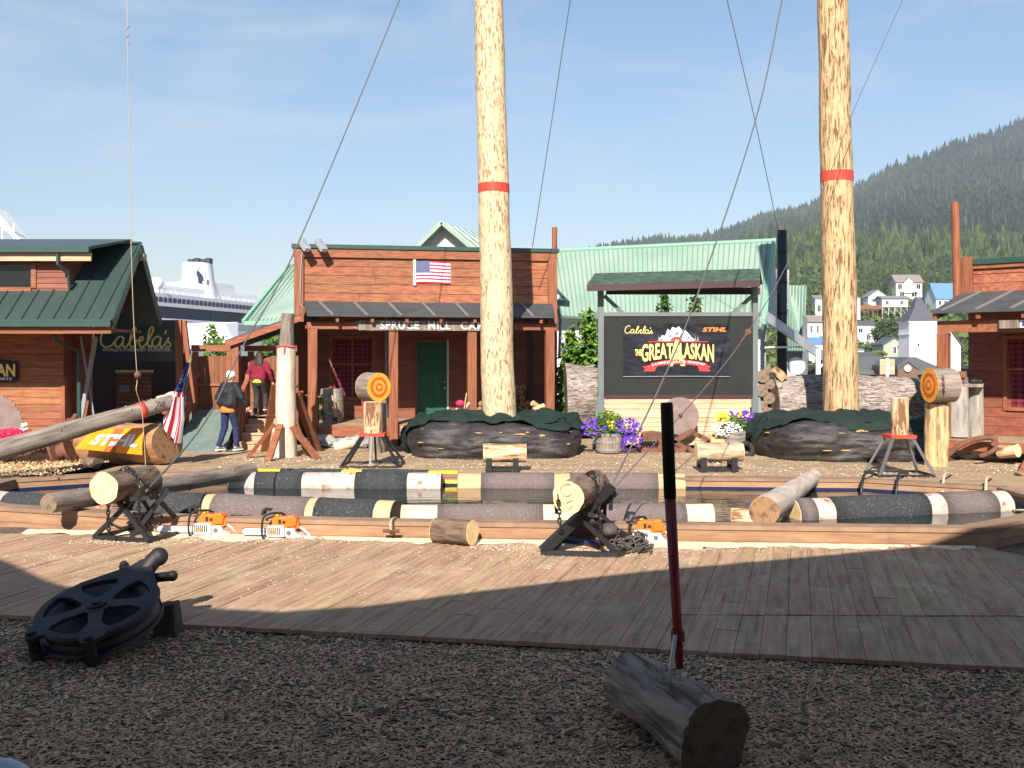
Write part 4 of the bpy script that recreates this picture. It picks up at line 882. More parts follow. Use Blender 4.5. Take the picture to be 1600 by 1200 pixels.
# ================================================================ FLOATING LOGS
Gp = 'logs floating in the pool'
def flo(label, xa, xb, pyt, pyw, segs, mat, r=.2, group=Gp, cut=cutm, Yo=(0,0), seed=0, name='floating_log'):
    # xa,xb pixel ends; pyw waterline at both ends; log axis a little above the water
    z = WZ+r*.15
    Ya = (H-WZ)*F/(pyw[0]-HZ)+Yo[0]+r*.6; Yb = (H-WZ)*F/(pyw[1]-HZ)+Yo[1]+r*.6
    a = V((xa-800)/F*Ya, Ya, z); b_ = V((xb-800)/F*Yb, Yb, z)
    def tt(px):       # parameter along the log seen at pixel px
        k = (px-800)/F; d = b_-a; return (k*a.y-a.x)/(d.x-k*d.y)
    return log(name, label, 'log', a, b_, r, r, mat, cut, group=group, rough=.03, seed=seed, nseg=40, nrad=26, sleeves=[(tt(p), tt(q), m) for p, q, m in segs])
flo('white log with three black bands floating nearest the middle of the pool', 362, 690, 0, (762,763), [(402,475,carpet_k),(557,638,carpet_k)], whitep, r=.215, seed=1, cut=cutg)
flo('yellow banded log floating against the far rim of the pool', 396, 716, 0, (750,752), [(440,535,carpet_k),(567,670,carpet_k)], yellowp, r=.20, seed=2, Yo=(-.35,-.5))
flo('peeled tan log with brown sleeves floating along the far rim left of the raised peavey', 717, 1068, 0, (762,763), [(752,866,carpet_b),(890,1027,carpet_b)], tanw, r=.20, seed=3)
flo('black carpeted log floating at the left end of the pool', -60, 132, 0, (788,806), [(18,131,carpet_k)], whitep, r=.20, seed=4, Yo=(0,0))
flo('long log with brown and black sleeves floating at the near rim behind the chainsaws', 212, 618, 0, (800,819), [(215,325,carpet_k),(340,487,carpet_b),(500,592,carpet_k)], tanw, r=.235, seed=5, cut=cutd, Yo=(0,.1))
flo('cream ended log with two brown sleeves floating at the near rim behind the right sawhorse', 628, 1112, 0, (818,816), [(684,848,carpet_b),(905,1070,carpet_b)], creamw, r=.185, seed=6, Yo=(.1,.1))
flo('log with black and brown sleeves moored by rope at the pool right end', 1238, 1568, 0, (812,797), [(1239,1265,carpet_b),(1293,1440,carpet_k),(1465,1545,carpet_b)], whitep, r=.225, seed=7)
flo('short bare log end floating left of the diagonal pale log', 1143, 1195, 0, (813,815), [], peelb, r=.135, seed=8)
mb = MB(); mb.tube(spline([P(1566,793,14.3), P(1580,797,14.2), P(1600,797,14.0), P(1680,801,13.6)], 5), .014, 6); mb.build('mooring_rope', ropem, label='pale mooring rope tied to the log at the pool right end', cat='rope')
log('ramp_log', 'pale weathered log laid diagonally across the pool right end', 'log', P(1194,799,12.1), P(1272,745,16.9), .185, .125, M('pale_grey_log', (.58,.49,.41), (.38,.30,.25), (9,9,1.5), rough=.85, bump=.4, stain=(3,(.30,.22,.19),.55,.7)), cutc, seed=11, nseg=30, rough=.05)
log('ramp_log', 'thin grey log laid diagonally across the pool left end behind the sawhorse', 'log', P(76,787,12.55), P(392,736,17.0), .125, .135, barkg, cutg, seed=12, nseg=34, rough=.06, knots=5)
# hoses over the far rim
for px, py, col, lb in ((1340,768,steel,'black hose looping over the far rim below the right chopping stand'), (1394,770,steel,'second black hose hanging over the far rim near the right chopping stand'),
                        (1466,772,ropem,'tan hose looping over the far rim right of the stand'), (1532,772,ropem,'last tan hose looping over the far rim near the pool corner')):
    Y = 16.0 if px < 1400 else (15.9 if px < 1500 else 15.4); a = P(px,0,Y).x
    mb = MB(); mb.tube(spline([(a,Y-.12,-.3),(a+.03,Y-.1,-.08),(a+.14,Y+.1,.12),(a+.38,Y+.5,.1),(a+.65,Y+1.0,.03)],5), .022, 8); mb.build('hose', col, label=lb, cat='hose', smooth=True)
# ================================================================ SAWHORSES WITH CHAINED LOGS
def chain(mb, pts, r=.016, step=.05, k=0):
    ps = spline(pts, 14); L = [0]
    for i in range(1, len(ps)): L.append(L[-1]+(ps[i]-ps[i-1]).length)
    d = 0; i = 0; c = 0
    while d < L[-1]:
        while i < len(ps)-2 and L[i+1] < d: i += 1
        p = ps[i].lerp(ps[i+1], (d-L[i])/max(1e-6, L[i+1]-L[i])); tg = (ps[i+1]-ps[i]).normalized(); sd = tg.cross(V(0,1,.01) if c % 2 else V(1,0,.01)).normalized(); up = tg
        loop = [p+up*cos(a)*step*.72+sd*sin(a)*step*.38 for a in [2*pi*q/8 for q in range(9)]]
        mb.tube(loop, r*.55, 5, k, caps=False); d += step; c += 1
sh_ = thing('sawhorse', 'black steel cross legged sawhorse standing left of the chainsaws', 'sawhorse', G(222,842,DZ))
def Q(px, py, Y): return P(px, py, Y)
bl = [G(147,843,DZ), G(234,849,DZ), G(292,832,DZ), G(212,829,DZ)]
tl = [P(160,772,12.2), P(226,776,12.0), P(262,768,12.6), P(200,766,12.8)]
mb = MB()
for i in range(4): a = bl[i]; b_ = bl[(i+1)%4]; mb.bar(a+V(0,0,.03), b_+V(0,0,.03), .05, .05)
mb.build('base_frame', steel, sh_)
for (a, b_) in ((bl[0], P(218,770,12.0)), (bl[1], P(178,775,12.0)), (bl[0]*.35+bl[1]*.65, P(262,766,12.1)), (bl[2], P(236,768,12.3)), (bl[3], P(262,766,12.6)), (bl[2]*.5+bl[3]*.5, P(215,768,12.6))):
    mb = MB(); mb.bar(a+V(0,0,.03), b_, .05, .05); mb.build('leg', steel, sh_)
mb = MB(); mb.bar(P(160,783,12.0), P(240,777,12.0), .05,.05); mb.bar(P(195,777,12.3), P(262,766,12.6), .05,.05); mb.build('cross_rail', steel, sh_)
log('bucking_log', 'short log with pale sawn face chained on the left sawhorse', 'log', P(162,763,11.75), P(234,750,12.7), .19, .18, barkm, cutm, seed=21, rough=.09, knots=3)
mb = MB(); chain(mb, [P(170,832,11.85), P(169,800,11.8), P(170,782,11.8)]); mb.build('chain', steel, label='chain end hanging below the log on the left sawhorse', cat='chain'); mb = MB(); chain(mb, [P(186,736,12.0), P(200,732,12.0), P(211,740,11.8), P(219,760,11.7), P(217,790,11.7), P(218,815,11.8)]); mb.build('chain', steel, label='steel chain wrapped over the log on the left sawhorse', cat='chain')
mb = MB()
for k in range(7): 
    c = G(200+k*7, 833-random.random()*6, DZ); pts = [c+V(random.uniform(-.3,.3), random.uniform(-.2,.2), .03+random.random()*.22) for q in range(6)]; mb.tube(spline(pts,5), .012, 6)
mb.build('cable_coil', steel, label='tangle of black cable lying inside the left sawhorse frame', cat='cable')
s2h = thing('sawhorse', 'black steel leaning sawhorse in front of the pool right of the stump log', 'sawhorse', G(905,868,DZ))
A0 = G(848,868,DZ); A1 = G(966,871,DZ); A2 = G(1005,852,DZ); A3 = G(880,850,DZ)
mb = MB(); 
for a, b_ in ((A0,A1),(A1,A2),(A0,A3),(A3,A2)): mb.bar(a+V(0,0,.03), b_+V(0,0,.03), .055, .055)
mb.build('base_frame', steel, s2h)
mb = MB(); mb.bar(A0+V(0,0,.05), P(955,760,11.5), .10, .10); mb.build('main_beam', steel, s2h)
mb = MB(); mb.bar(A3+V(0,0,.05), P(962,768,11.9), .08, .08); mb.build('main_beam', steel, s2h)
for a, b_ in ((A1, P(910,812,11.3)), (A2, P(922,806,11.7)), (A2+V(-.15,-.1,0), P(930,795,11.5)), (A3*.5+A2*.5, P(945,790,11.8))):
    mb = MB(); mb.bar(a+V(0,0,.03), b_, .045, .045); mb.build('leg', steel, s2h)
mb = MB(); mb.bar(P(880,790,11.3), P(930,806,11.3), .06, .05); mb.bar(P(867,772,11.3), P(869,803,11.3), .03,.03); mb.build('log_cradle', steel, s2h)
log('bucking_log', 'log with scribbled sawn face chained on the right sawhorse', 'log', P(888,777,10.95), P(930,757,11.9), .185, .18, barkm, cutm, seed=22, rough=.08, knots=3)
mb = MB()
for st_ in ([(875,765),(880,757),(892,758),(897,767),(888,775),(878,772)], [(884,786),(893,782),(899,774),(893,770)], [(896,790),(889,796)], [(905,770),(915,765),(913,785)]):
    mb.tube(spline([P(a,b_,10.93) for a,b_ in st_],5), .0035, 4)
mb.build('pencil_marks', plain('pencil_marks', (.12,.06,.04)), label='dark scribbled marks on the pale face of the right bucking log', cat='mark')
mb = MB(); chain(mb, [P(917,742,11.4), P(926,738,11.3), P(932,750,11.2), P(934,775,11.2), P(936,800,11.2), P(938,828,11.2), P(940,850,11.2)]); mb.build('chain', steel, label='long chain hanging behind the log on the right sawhorse', cat='chain'); mb = MB(); chain(mb, [P(872,778,10.95), P(874,800,10.95), P(874,817,10.95)])
mb.build('chain', steel, label='short chain hanging left of the scribbled log face', cat='chain')
mb = MB(); 
for k in range(8): pts = [P(945+random.uniform(-12,16), 762+random.uniform(-12,18), 11.6+random.uniform(-.1,.1)) for q in range(4)]; mb.tube(spline(pts,4), .018, 6)
mb.tube([P(956,770,11.6), P(954,797,11.6)], .025, 7); mb.build('rope_knot', steel, label='dark knotted rope lashing the cables to the right sawhorse top', cat='rope')
mb = MB()
for k in range(20):
    c = G(random.uniform(962,1006), random.uniform(854,868), DZ); 
    pts = [c+V(random.uniform(-.15,.15), random.uniform(-.12,.12), .02+random.random()*(.10 if k < 15 else .2)) for q in range(6)]; mb.tube(spline(pts,5), .011, 6)
mb.sph(P(952,828,11.5), .10, 12, 8, sc=(1,1,.8), jit=.3); mb.build('chain_heap', M('dark_chain', (.05,.045,.042), (.11,.09,.08), (20,20,20), rough=.7), label='heap of dark chain and rope beside the right sawhorse', cat='chain', smooth=True)
mb = MB(); mb.tube([G(876,849,DZ)+V(0,0,.08), G(938,858,DZ)+V(0,0,.05)], .032, 10); mb.build('hydraulic_jack', plain('dark_blue_paint', (.02,.03,.09), .4), label='dark blue tube lying under the right sawhorse', cat='tube')
# ================================================================ CHAINSAWS
def chainsaw(px, py, label, flip=1, bar_from=None, scab=None, scale=1.0):
    r = G(px, py, DZ); o = thing('chainsaw', label, 'chainsaw', r, 0, 'orange chainsaws lined up along the near pool rim')
    s_ = scale
    def b(name, pts, y0, y1, m, par=o, bv=.012):
        mb = MB(); mb.prism([(a*s_, c*s_) for a, c in pts], lambda a, c, t_: V(a, t_*s_, c), y0, y1); x = mb.build(name, m, par, world=False)
        if bv: bevel(x, bv, 3)
        return x
    # body drawn with the bar to the left, rear handle to the right
    case = b('motor_housing', [(-.16,.13),(-.15,.235),(-.06,.25),(.0,.24),(.10,.25),(.13,.22),(.15,.17),(.16,.12),(.10,.09)], .03, .17, orange)
    b('clutch_cover', [(-.20,.02),(-.21,.10),(-.19,.15),(-.02,.15),(-.0,.12),(.0,.02)], -.02, .05, silverp)
    b('engine_base', [(-.19,.005),(-.19,.12),(.12,.12),(.12,.005)], .05, .16, plain('dark_engine', (.05,.05,.05)))
    b('air_filter_cover', [(.015,.13),(.02,.255),(.10,.262),(.135,.215),(.12,.14)], .0, .05, orange)
    x = b('rear_tank', [(.002,.02),(.002,.12),(.10,.12),(.13,.06),(.22,.015),(.05,.004)], -.01, .14, silverp)
    mb = MB(); mb.lathe([(.027,-.006),(.027,.006)], (.045*s_,-.015*s_,.07*s_), 16, M=Matrix.Rotation(radians(90),3,'X')); mb.build('fuel_cap', plain('dark_cap', (.12,.13,.16)), x, world=False)
    hd = MB(); hd.tube(spline([(.10*s_,.06*s_,.13*s_),(.17*s_,.06*s_,.115*s_),(.25*s_,.06*s_,.05*s_),(.27*s_,.06*s_,.02*s_),(.2*s_,.06*s_,.012*s_),(.11*s_,.06*s_,.015*s_)],5), .014*s_, 8); hd.build('rear_handle', silverp, o, world=False, smooth=True)
    hd = MB(); hd.tube(spline([(-.235*s_,-.04*s_,.01*s_),(-.25*s_,-.045*s_,.10*s_),(-.235*s_,-.03*s_,.24*s_),(-.17*s_,.0,.285*s_),(-.07*s_,.09*s_,.28*s_),(-.03*s_,.16*s_,.24*s_)],6), .013*s_, 8); hd.build('front_handle', black, o, world=False, smooth=True)
    b('hand_guard', [(-.27,.27),(-.265,.32),(-.25,.335),(-.17,.33),(-.165,.315),(-.235,.315),(-.24,.27)], -.0, .14, black, bv=.004)
    mb = MB()
    for k in range(7): mb.box((-.19+.022*k)*s_, (-.18+.022*k)*s_, -.024*s_, -.019*s_, .05*s_, .13*s_)
    mb.build('vent_slots', black, o, world=False)
    mb = MB(); mb.box(-.155*s_,-.095*s_,-.0285*s_,-.0245*s_,.075*s_,.10*s_); mb.build('badge', orangep, o, world=False)
    mb = MB(); mb.box(-.08*s_,-.05*s_,.022*s_,.0295*s_,.165*s_,.215*s_); mb.box(-.035*s_,.0*s_,.022*s_,.0295*s_,.17*s_,.20*s_); mb.build('switch', black, o, world=False)
    mb = MB(); mb.box(-.16*s_,-.09*s_,.06*s_,.12*s_,.251*s_,.27*s_); mb.build('yellow_tag', plain('yellow_tag', (.8,.6,.02)), o, world=False)
    if bar_from:      # guide bar to the left: lengths
        L = bar_from*s_; bp = [(-.18*s_,.035*s_),(-L,.04*s_),(-L-.03*s_,.055*s_),(-L-.04*s_,.075*s_),(-L-.03*s_,.095*s_),(-L,.11*s_),(-.18*s_,.105*s_)]
        mb = MB(); mb.prism(bp, lambda a, c, t_: V(a, t_, c), .052*s_, .058*s_); bb = mb.build('guide_bar', paint_w, o, world=False)
        mb = MB(); mb.prism([(a-(.006 if a < -.3*s_ else 0), c+(.006 if c > .075*s_ else -.006)) for a, c in bp], lambda a, c, t_: V(a, t_, c), .0535*s_, .0565*s_); mb.build('saw_chain', steel, bb, world=False)
        mb = MB(); put_text(mb, 'STIHL', lambda u, v, t_: V((-L+.12*s_)+.14*s_*u, .051*s_-t_*.3, .058*s_+.035*s_*v), offset=.02, shear=.2); mb.build('lettering', plain('grey_ink', (.25,.25,.27)), bb, world=False)
    if scab:
        L = scab*s_; mb = MB(); mb.prism([(.10*s_,.17*s_),(.16*s_,.215*s_),(L*.8,.20*s_),(L,.205*s_),(L,.195*s_),(L*.75,.17*s_),(.2*s_,.13*s_)], lambda a, c, t_: V(a, t_, c), .19*s_, .21*s_); mb.build('bar_sheath', black, o, world=False)
    return o
c1 = chainsaw(331, 838, 'orange chainsaw nearest the left sawhorse', bar_from=.60, scab=.58, scale=1.10)
c2 = chainsaw(445, 842, 'orange chainsaw with white bar pointing left in the middle of the near rim', bar_from=.46, scale=1.08)
c3 = chainsaw(1018, 850, 'orange chainsaw behind the chain heap and the tall peavey', scab=.62, scale=1.1)
# ================================================================ SMALL THINGS ON THE NEAR RIM
log('stump_log', 'short barked log lying in sawdust before the near pool rim', 'log', V((681-800)/F*11.95,11.95,DZ+.152), V((738-800)/F*11.72,11.72,DZ+.155), .145, .15, barkm, cutm, seed=31, rough=.07)
cl = thing('rope_cleat', 'rusty cleat with pale rope hung on the near pool rim', 'cleat', P(610,829,12.02))
mb = MB(); mb.tube([P(598,829,12.0), P(624,830,12.0)], .022, 8); mb.tube([P(611,825,12.05), P(611,834,12.0)], .02, 8); mb.build('bar', rust, cl)
mb = MB(); mb.tube(spline([P(611,828,11.97), P(610,818,11.98), P(613,811,12.1), P(618,809,12.35)], 5), .014, 7); mb.build('rope', ropem, cl)
# ================================================================ PULLEY BLOCK
pb = thing('pulley_block', 'large black cast iron pulley block lying on the wood chips', 'pulley', (-3.2, 7.8, GZ))
hub = P(153,950,7.7); u_ = V(.24,.92,.31).normalized(); v_ = V(u_.y, -u_.x, 0).normalized(); n_ = v_.cross(u_) if v_.cross(u_).z > 0 else u_.cross(v_); n_.normalize()
PS = .98
def pf(off=0): return lambda a, b_, t_: hub+(u_*a+v_*b_+n_*(t_+off))*PS
def arc(r, a0, a1, n, c=(0,0)): return [(c[0]+r*cos(a0+(a1-a0)*i/n), c[1]+r*sin(a0+(a1-a0)*i/n)) for i in range(n+1)]
def cheek(name, off):
    mb = MB(); n = 72; R_, ri = .475, .40
    f = pf(off)
    pr_ = [(ri,0),(R_-.01,0),(R_,.01),(R_-.012,.030),(ri+.012,.036),(ri,.028),(ri,0)]
    vs = [f(q_*cos(2*pi*j/n), q_*sin(2*pi*j/n), h_) for q_, h_ in pr_ for j in range(n)]
    mb.add(vs, [(i*n+j, i*n+(j+1)%n, (i+1)*n+(j+1)%n, (i+1)*n+j) for i in range(len(pr_)-1) for j in range(n)])
    mb.prism(arc(.125, 0, 2*pi*39/40, 39), f, .002, .038)
    for k in range(5):
        a = 2*pi*k/5+radians(4); wd = .062
        pts = [(.08,-wd*.9),(.28,-wd*.8),(.37,-wd*1.4),(.41,-wd*2.3),(.41,wd*2.3),(.37,wd*1.4),(.28,wd*.8),(.08,wd*.9)]
        mb.prism([(p*cos(a)-q*sin(a), p*sin(a)+q*cos(a)) for p, q in pts], f, .001, .036)
    tip = [(.28,.375)]+[(.60,.10)]+arc(.085, radians(70), radians(-70), 8, (.66,0))+[(.60,-.10),(.28,-.375)]+arc(.44, radians(-50), radians(50), 8)
    mb.prism(tip, f, .0015, .034)
    for sgn in (-1, 1): mb.prism([(-.28,.28*sgn),(-.36,.34*sgn),(-.43,.32*sgn),(-.50,.27*sgn),(-.51,.22*sgn),(-.42,.14*sgn)][::sgn], f, .0015, .034)
    x = mb.build(name, iron, pb); autosmooth(x, 35); return x
cheek('cheek_plate', 0); cheek('cheek_plate', -.15)
mb = MB(); f = pf(-.128); prof = [(.05,.05),(.33,.05),(.36,0),(.42,0),(.455,.012),(.43,.045),(.42,.06),(.43,.078),(.455,.115),(.42,.125),(.36,.125),(.33,.075),(.05,.075)]
n = 48; vs = [f(r*cos(2*pi*j/n), r*sin(2*pi*j/n), h_) for r, h_ in prof for j in range(n)]
fs = [(i*n+j, i*n+(j+1)%n, (i+1)*n+(j+1)%n, (i+1)*n+j) for i in range(len(prof)-1) for j in range(n)]; mb.add(vs, fs); mb.build('sheave', M('worn_iron', (.022,.02,.024), (.045,.042,.045), (7,7,7), rough=.5), pb, smooth=True)
mb = MB(); mb.prism(arc(.075, 0, 2*pi*23/24, 23), pf(0), .036, .055); mb.prism(arc(.04, 0, 2*pi*23/24, 23), pf(0), .054, .07); bevel(mb.build('hub_cap', iron, pb), .006)
for a, b_ in ((-.45,.25), (-.45,-.25), (.60,-.17)):
    mb = MB(); f = pf(0); mb.prism(arc(.042, 0, 2*pi*15/16, 15, (a,b_)), f, -.19 if a < 0 else -.17, .034); mb.prism(arc(.032, 0, 2*pi*5/6, 5, (a,b_)), f, .033, .062); bevel(mb.build('bolt', iron, pb), .004)
f = pf(0); mb = MB(); mb.tube(spline([f(.60,.0,-.05), f(.68,.04,.02), f(.73,.07,.05)],5), [.07]*10+[.075], 14); mb.sph(f(.74,.08,.05), .078, 14, 9); mb.build('becket', iron, pb, smooth=True)
mb = MB(); mb.tube([f(.58,.12,-.06), f(.62,.24,-.06)], .04, 12); mb.sph(f(.63,.26,-.06), .045, 10, 7); mb.build('pin', iron, pb, smooth=True)
mb = MB(); mb.box(-.09,.09,-.1,.1,0,.36); 
q = V(-2.78,8.02,GZ); mb2 = MB(); mb2.hexa([q+V(-.11,-.02,0), q+V(.08,-.02,0), q+V(.08,.18,0), q+V(-.11,.18,0), q+V(-.11,0,.24), q+V(.05,0,.27), q+V(.05,.16,.27), q+V(-.11,.16,.24)])
bevel(mb2.build('prop_block', M('dark_weathered_wood', (.10,.075,.06), (.06,.045,.035), (9,9,2), rough=.9, bump=.5), label='weathered wooden block propping up the iron pulley block', cat='block'), .01)
# ================================================================ PEAVEY AND NOTCHED LOG
def notch_fn(p, t, a):
    # local x/y across, z along; the axe notch is cut into the upper side
    return p
n0, n1 = V(1.10, 5.40, GZ+.185), V(.765, 6.35, GZ+.185)
dl = (n1-n0).normalized(); qL = (n1-n0).to_track_quat('Z', 'Y'); upl = qL.inverted() @ V(0,0,1)
def notch_fn(p, t, a):
    h_ = p.x*upl.x+p.y*upl.y; cut = None
    if .44 < t < .80:
        s_ = (t-.44)/.36; depth = .115*(s_/.35 if s_ < .35 else (1-s_)/.65); cut = .20-depth-.0
        if h_ > cut: p = p-Vector((upl.x, upl.y, 0))*(h_-cut)*.92
    return p
nl = log('notched_log', 'grey peeled log with an axe notch lying on the chips in front', 'log', n0, n1, .215, .185, barkg, cutd, seed=41, rough=.15, nseg=60, nrad=44, notch=notch_fn)
nl.data.materials[0] = M('dry_grey_log', (.34,.27,.215), (.09,.065,.05), (17,17,1.6), (.23,.18,.14), rough=.9, bump=1.8, lo=.40, hi=.62, stain=(3,(.10,.06,.045),.55,.68))
pv = thing('peavey', 'tall peavey pole with black grip and red shaft stuck in the notched log', 'peavey', P(1061,1078,5.80))
Yp = 5.80; a_ = P(1041.5,629,Yp); b_ = P(1047,778,Yp); c_ = P(1062,1044,Yp)
mb = MB(); mb.tube([a_, a_.lerp(b_,.03), b_], [.033,.0365,.036], 22); mb.build('grip', plain('rubber_grip', (.014,.010,.011), .7), pv, smooth=True).data
mb = MB(); mb.tube([b_, b_.lerp(c_,.75), c_], [.0335,.028,.022], 20); mb.build('shaft', M('red_varnished_shaft', (.23,.022,.014), (.16,.016,.012), (20,20,2), rough=.4), pv, smooth=True)
k_ = b_.lerp(c_, .80)
mb = MB(); mb.tube([b_.lerp(c_,.775), b_.lerp(c_,.84)], .040, 18); mb.bar(P(1051,987,Yp-.04), P(1065,985,Yp-.04), .03, .05); autosmooth(mb.build('collar', plain('red_collar', (.20,.02,.018), .45), pv))
mb = MB(); mb.tube([c_-V(0,0,.0), c_+V(.003,0,-.10)], [.011,.004], 10); mb.build('spike', galv, pv)
mb = MB(); mb.tube(spline([P(1055,992,Yp-.05), P(1053,1010,Yp-.07), P(1049,1035,Yp-.09), P(1047,1060,Yp-.09), P(1048,1078,Yp-.07), P(1053,1090,Yp-.04)], 6), [.012]*20+[.009]*11, 10); mb.build('hook', galv, pv, smooth=True)
# ================================================================ CHOPPING STANDS, TARGETS
def chop_stand(label, px, pyb, Yb, w_px, py_top, dirs, legs, platform):
    r = G(px, pyb, 0); o = thing('chopping_stand', label, 'stand', r, 0, 'steel stands for standing block chop'); return o, r
dgst = plain('dull_grey_steel', (.16,.165,.17), .5, metal=.3)
def stand(label, px, py_base, hw, py_plat, legs, blocklab, blk):
    r = G(px, py_base, 0); Y = r.y; zt_ = zz(py_plat, Y)
    o = thing('chopping_stand', label, 'stand', r); w_ = px2m(hw, Y)
    cr = [V(-w_,-w_*.75,.02), V(w_,-w_*.75,.02), V(w_,w_*.75,.02), V(-w_,w_*.75,.02)]
    mb = MB()
    for i in range(4): mb.bar(cr[i], cr[(i+1)%4], .04, .04)
    mb.build('base_frame', steel, o, world=False)
    tw = px2m(18, Y)
    tl_ = [V(-tw,-tw,zt_), V(tw,-tw,zt_), V(tw,tw,zt_), V(-tw,tw,zt_)]
    for i in range(4):
        mb = MB(); mb.bar(cr[i], tl_[i]*.9+V(0,0,zt_*.1-.03), .04, .04); mb.build('leg', steel if label[0]=='b' else dgst, o, world=False)
        mb = MB(); m_ = (cr[i]+cr[(i+1)%4])/2; mb.bar(m_, (tl_[i]+tl_[(i+1)%4])/2-V(0,0,.03), .035, .035)
        if i in legs: mb.build('leg', steel if label[0]=='b' else dgst, o, world=False)
    mb = MB(); mb.box(-tw-.02, tw+.02, -tw-.02, tw+.02, zt_-.02, zt_+.035); mb.build('top_plate', redp, o, world=False)
    bx = px2m(blk[0]-px, Y); bl_ = log('chopping_block', blocklab, 'block', r+V(bx,0,zt_+.036), r+V(bx,0,zz(blk[1], Y)), px2m(blk[2], Y), px2m(blk[2], Y), blk[3], cutm, seed=px*.1, rough=.05, nseg=10)
    return o
stand('black steel pyramid stand for chopping left of the cabin door', 583, 728, 45, 679, (0, 2), 'upright chopping block under the left target', (583, 628, 14.5, peelb))
stand('grey steel pyramid stand for chopping at the right far rim', 1405, 742, 42, 682, (), 'upright chopping block on the right grey stand', (1406, 622, 13, peelb))
def target(label, c, yaw, r, L, rv, post, postlab, postr):
    q = Matrix.Rotation(radians(yaw), 4, 'Z') @ Matrix.Rotation(radians(90), 4, 'X')     # local z points towards the camera
    o = log('throwing_target', label, 'target', c-(q.to_3x3() @ V(0,0,1))*L, c, r, r, barkg, cutm, seed=yaw, rough=.035, nseg=8, nrad=32, ends=(1,0))
    yl = M('target_yellow', (.82,.40,.03), (.70,.28,.03), (14,14,14), rough=.8, speck=(40,.70,(.5,.3,.15)), bump=.4); rd = M('target_red', (.62,.11,.02), (.50,.08,.02), (14,14,14), rough=.8, speck=(40,.69,(.5,.3,.15)), bump=.4)
    prev = None
    for i, (rr, m) in enumerate(((1.0, yl), (.72, rd), (.50, yl), (.30, rd), (.15, yl))):
        mb = MB(); n = 36; z = L+.004+.0035*i
        vs = [V(r*rr*cos(2*pi*j/n)*(1+.012*sin(j*1.7)), r*rr*sin(2*pi*j/n), z) for j in range(n)]; mb.add(vs, [tuple(range(n))]); 
        vs2 = vs+[v-V(0,0,.004) for v in vs]; mb = MB(); mb.add(vs2, [tuple(range(n))]+[(j, j+n, (j+1)%n+n, (j+1)%n) for j in range(n)])
        mb.build('painted_ring', m, o, world=False)
    if post:
        log('target_post', postlab, 'post', post[0], post[1], postr, postr, post[2], cutg, seed=yaw+3, rough=.05, nseg=12)
    return o
cT = P(592,605,19.6)
target('left throwing target, red and yellow rings on a barked round', cT, 44, px2m(22.5,19.6), .40, 0, (G(590,706,0), P(590,628,21.0), barkg), 'grey upright log behind the left black chopping stand', .19)
mb = MB(); mb.tube(spline([P(568,588,19.9), P(564,605,19.75), P(566,628,19.8), P(569,655,19.8)], 5), .012, 6); mb.build('red_strap', redrope, label='red strap hanging round the left target', cat='strap')
cT = P(1452,602,18.2)
target('right throwing target, ringed face turned left beside the right cabin', cT, -84, px2m(27,18.2), .44, 0, None, '', 0)
log('target_post', 'split yellow upright log carrying the right throwing target', 'post', G(1463,728,0), P(1463,629,18.4), .21, .20, M('split_yellow_wood', (.66,.47,.22), (.25,.15,.09), (12,12,1.4), (.52,.34,.17), rough=.8, bump=.6, lo=.4,hi=.6), cutg, seed=5, rough=.12, nseg=24)
mb = MB(); chain(mb, [P(1466,574,18.5), P(1473,588,17.95), P(1475,606,17.85), P(1473,628,18.1)], .014, .05); mb.build('chain', rust, label='rusty chain wrapped round the right throwing target', cat='chain')
# horizontal chop stands
def hstand(label, lab2, px0, px1, pyb, pyt, mt):
    a = G(px0, pyb, 0); b_ = G(px1, pyb, 0); Y = a.y; o = thing('log_cradle', label, 'cradle', (a+b_)/2, 0, 'low steel cradles for underhand chop')
    zt_ = zz(pyt, Y)
    for s_ in (0, 1):
        x = a.x+.08 if s_ == 0 else b_.x-.08; mb = MB()
        for y in (-.15, .22): mb.box(x-.05, x+.05, Y+y-.03, Y+y+.03, 0, zt_+.08)
        mb.box(x-.06, x+.06, Y-.2, Y+.28, .02, .07); mb.box(x-.05,x+.05,Y-.14,Y+.2,zt_-.05,zt_-.0); mb.build('side_frame', steel, o)
    mb = MB(); mb.box(a.x+.15, b_.x-.15, Y-.12, Y-.08, .02, .07); mb.box(a.x+.15, b_.x-.15, Y+.16, Y+.2, .02, .07); mb.build('tie_bar', steel, o)
    log('underhand_log', lab2, 'log', V(a.x-.02, Y+.04, zt_+.16), V(b_.x+.10, Y+.06, zt_+.16), .165, .165, mt, cutm, seed=px0, rough=.05, nseg=12)
hstand('low black cradle in front of the left pole tub', 'short peeled log on the cradle before the left pole tub', 757, 813, 737, 722, peelb)
hstand('low black cradle in front of the screen base', 'short barked log on the cradle before the screen', 1090, 1152, 737, 721, M('spotty_bark', (.62,.48,.32), (.22,.14,.09), (10,10,3), rough=.85, bump=.6))
mb = MB(); mb.tube([P(1110,694,18.6), P(1131,694,18.6)], .10, 14); mb.build('wooden_roller', tanw, label='small orange brown wooden round behind the screen side cradle', cat='log')
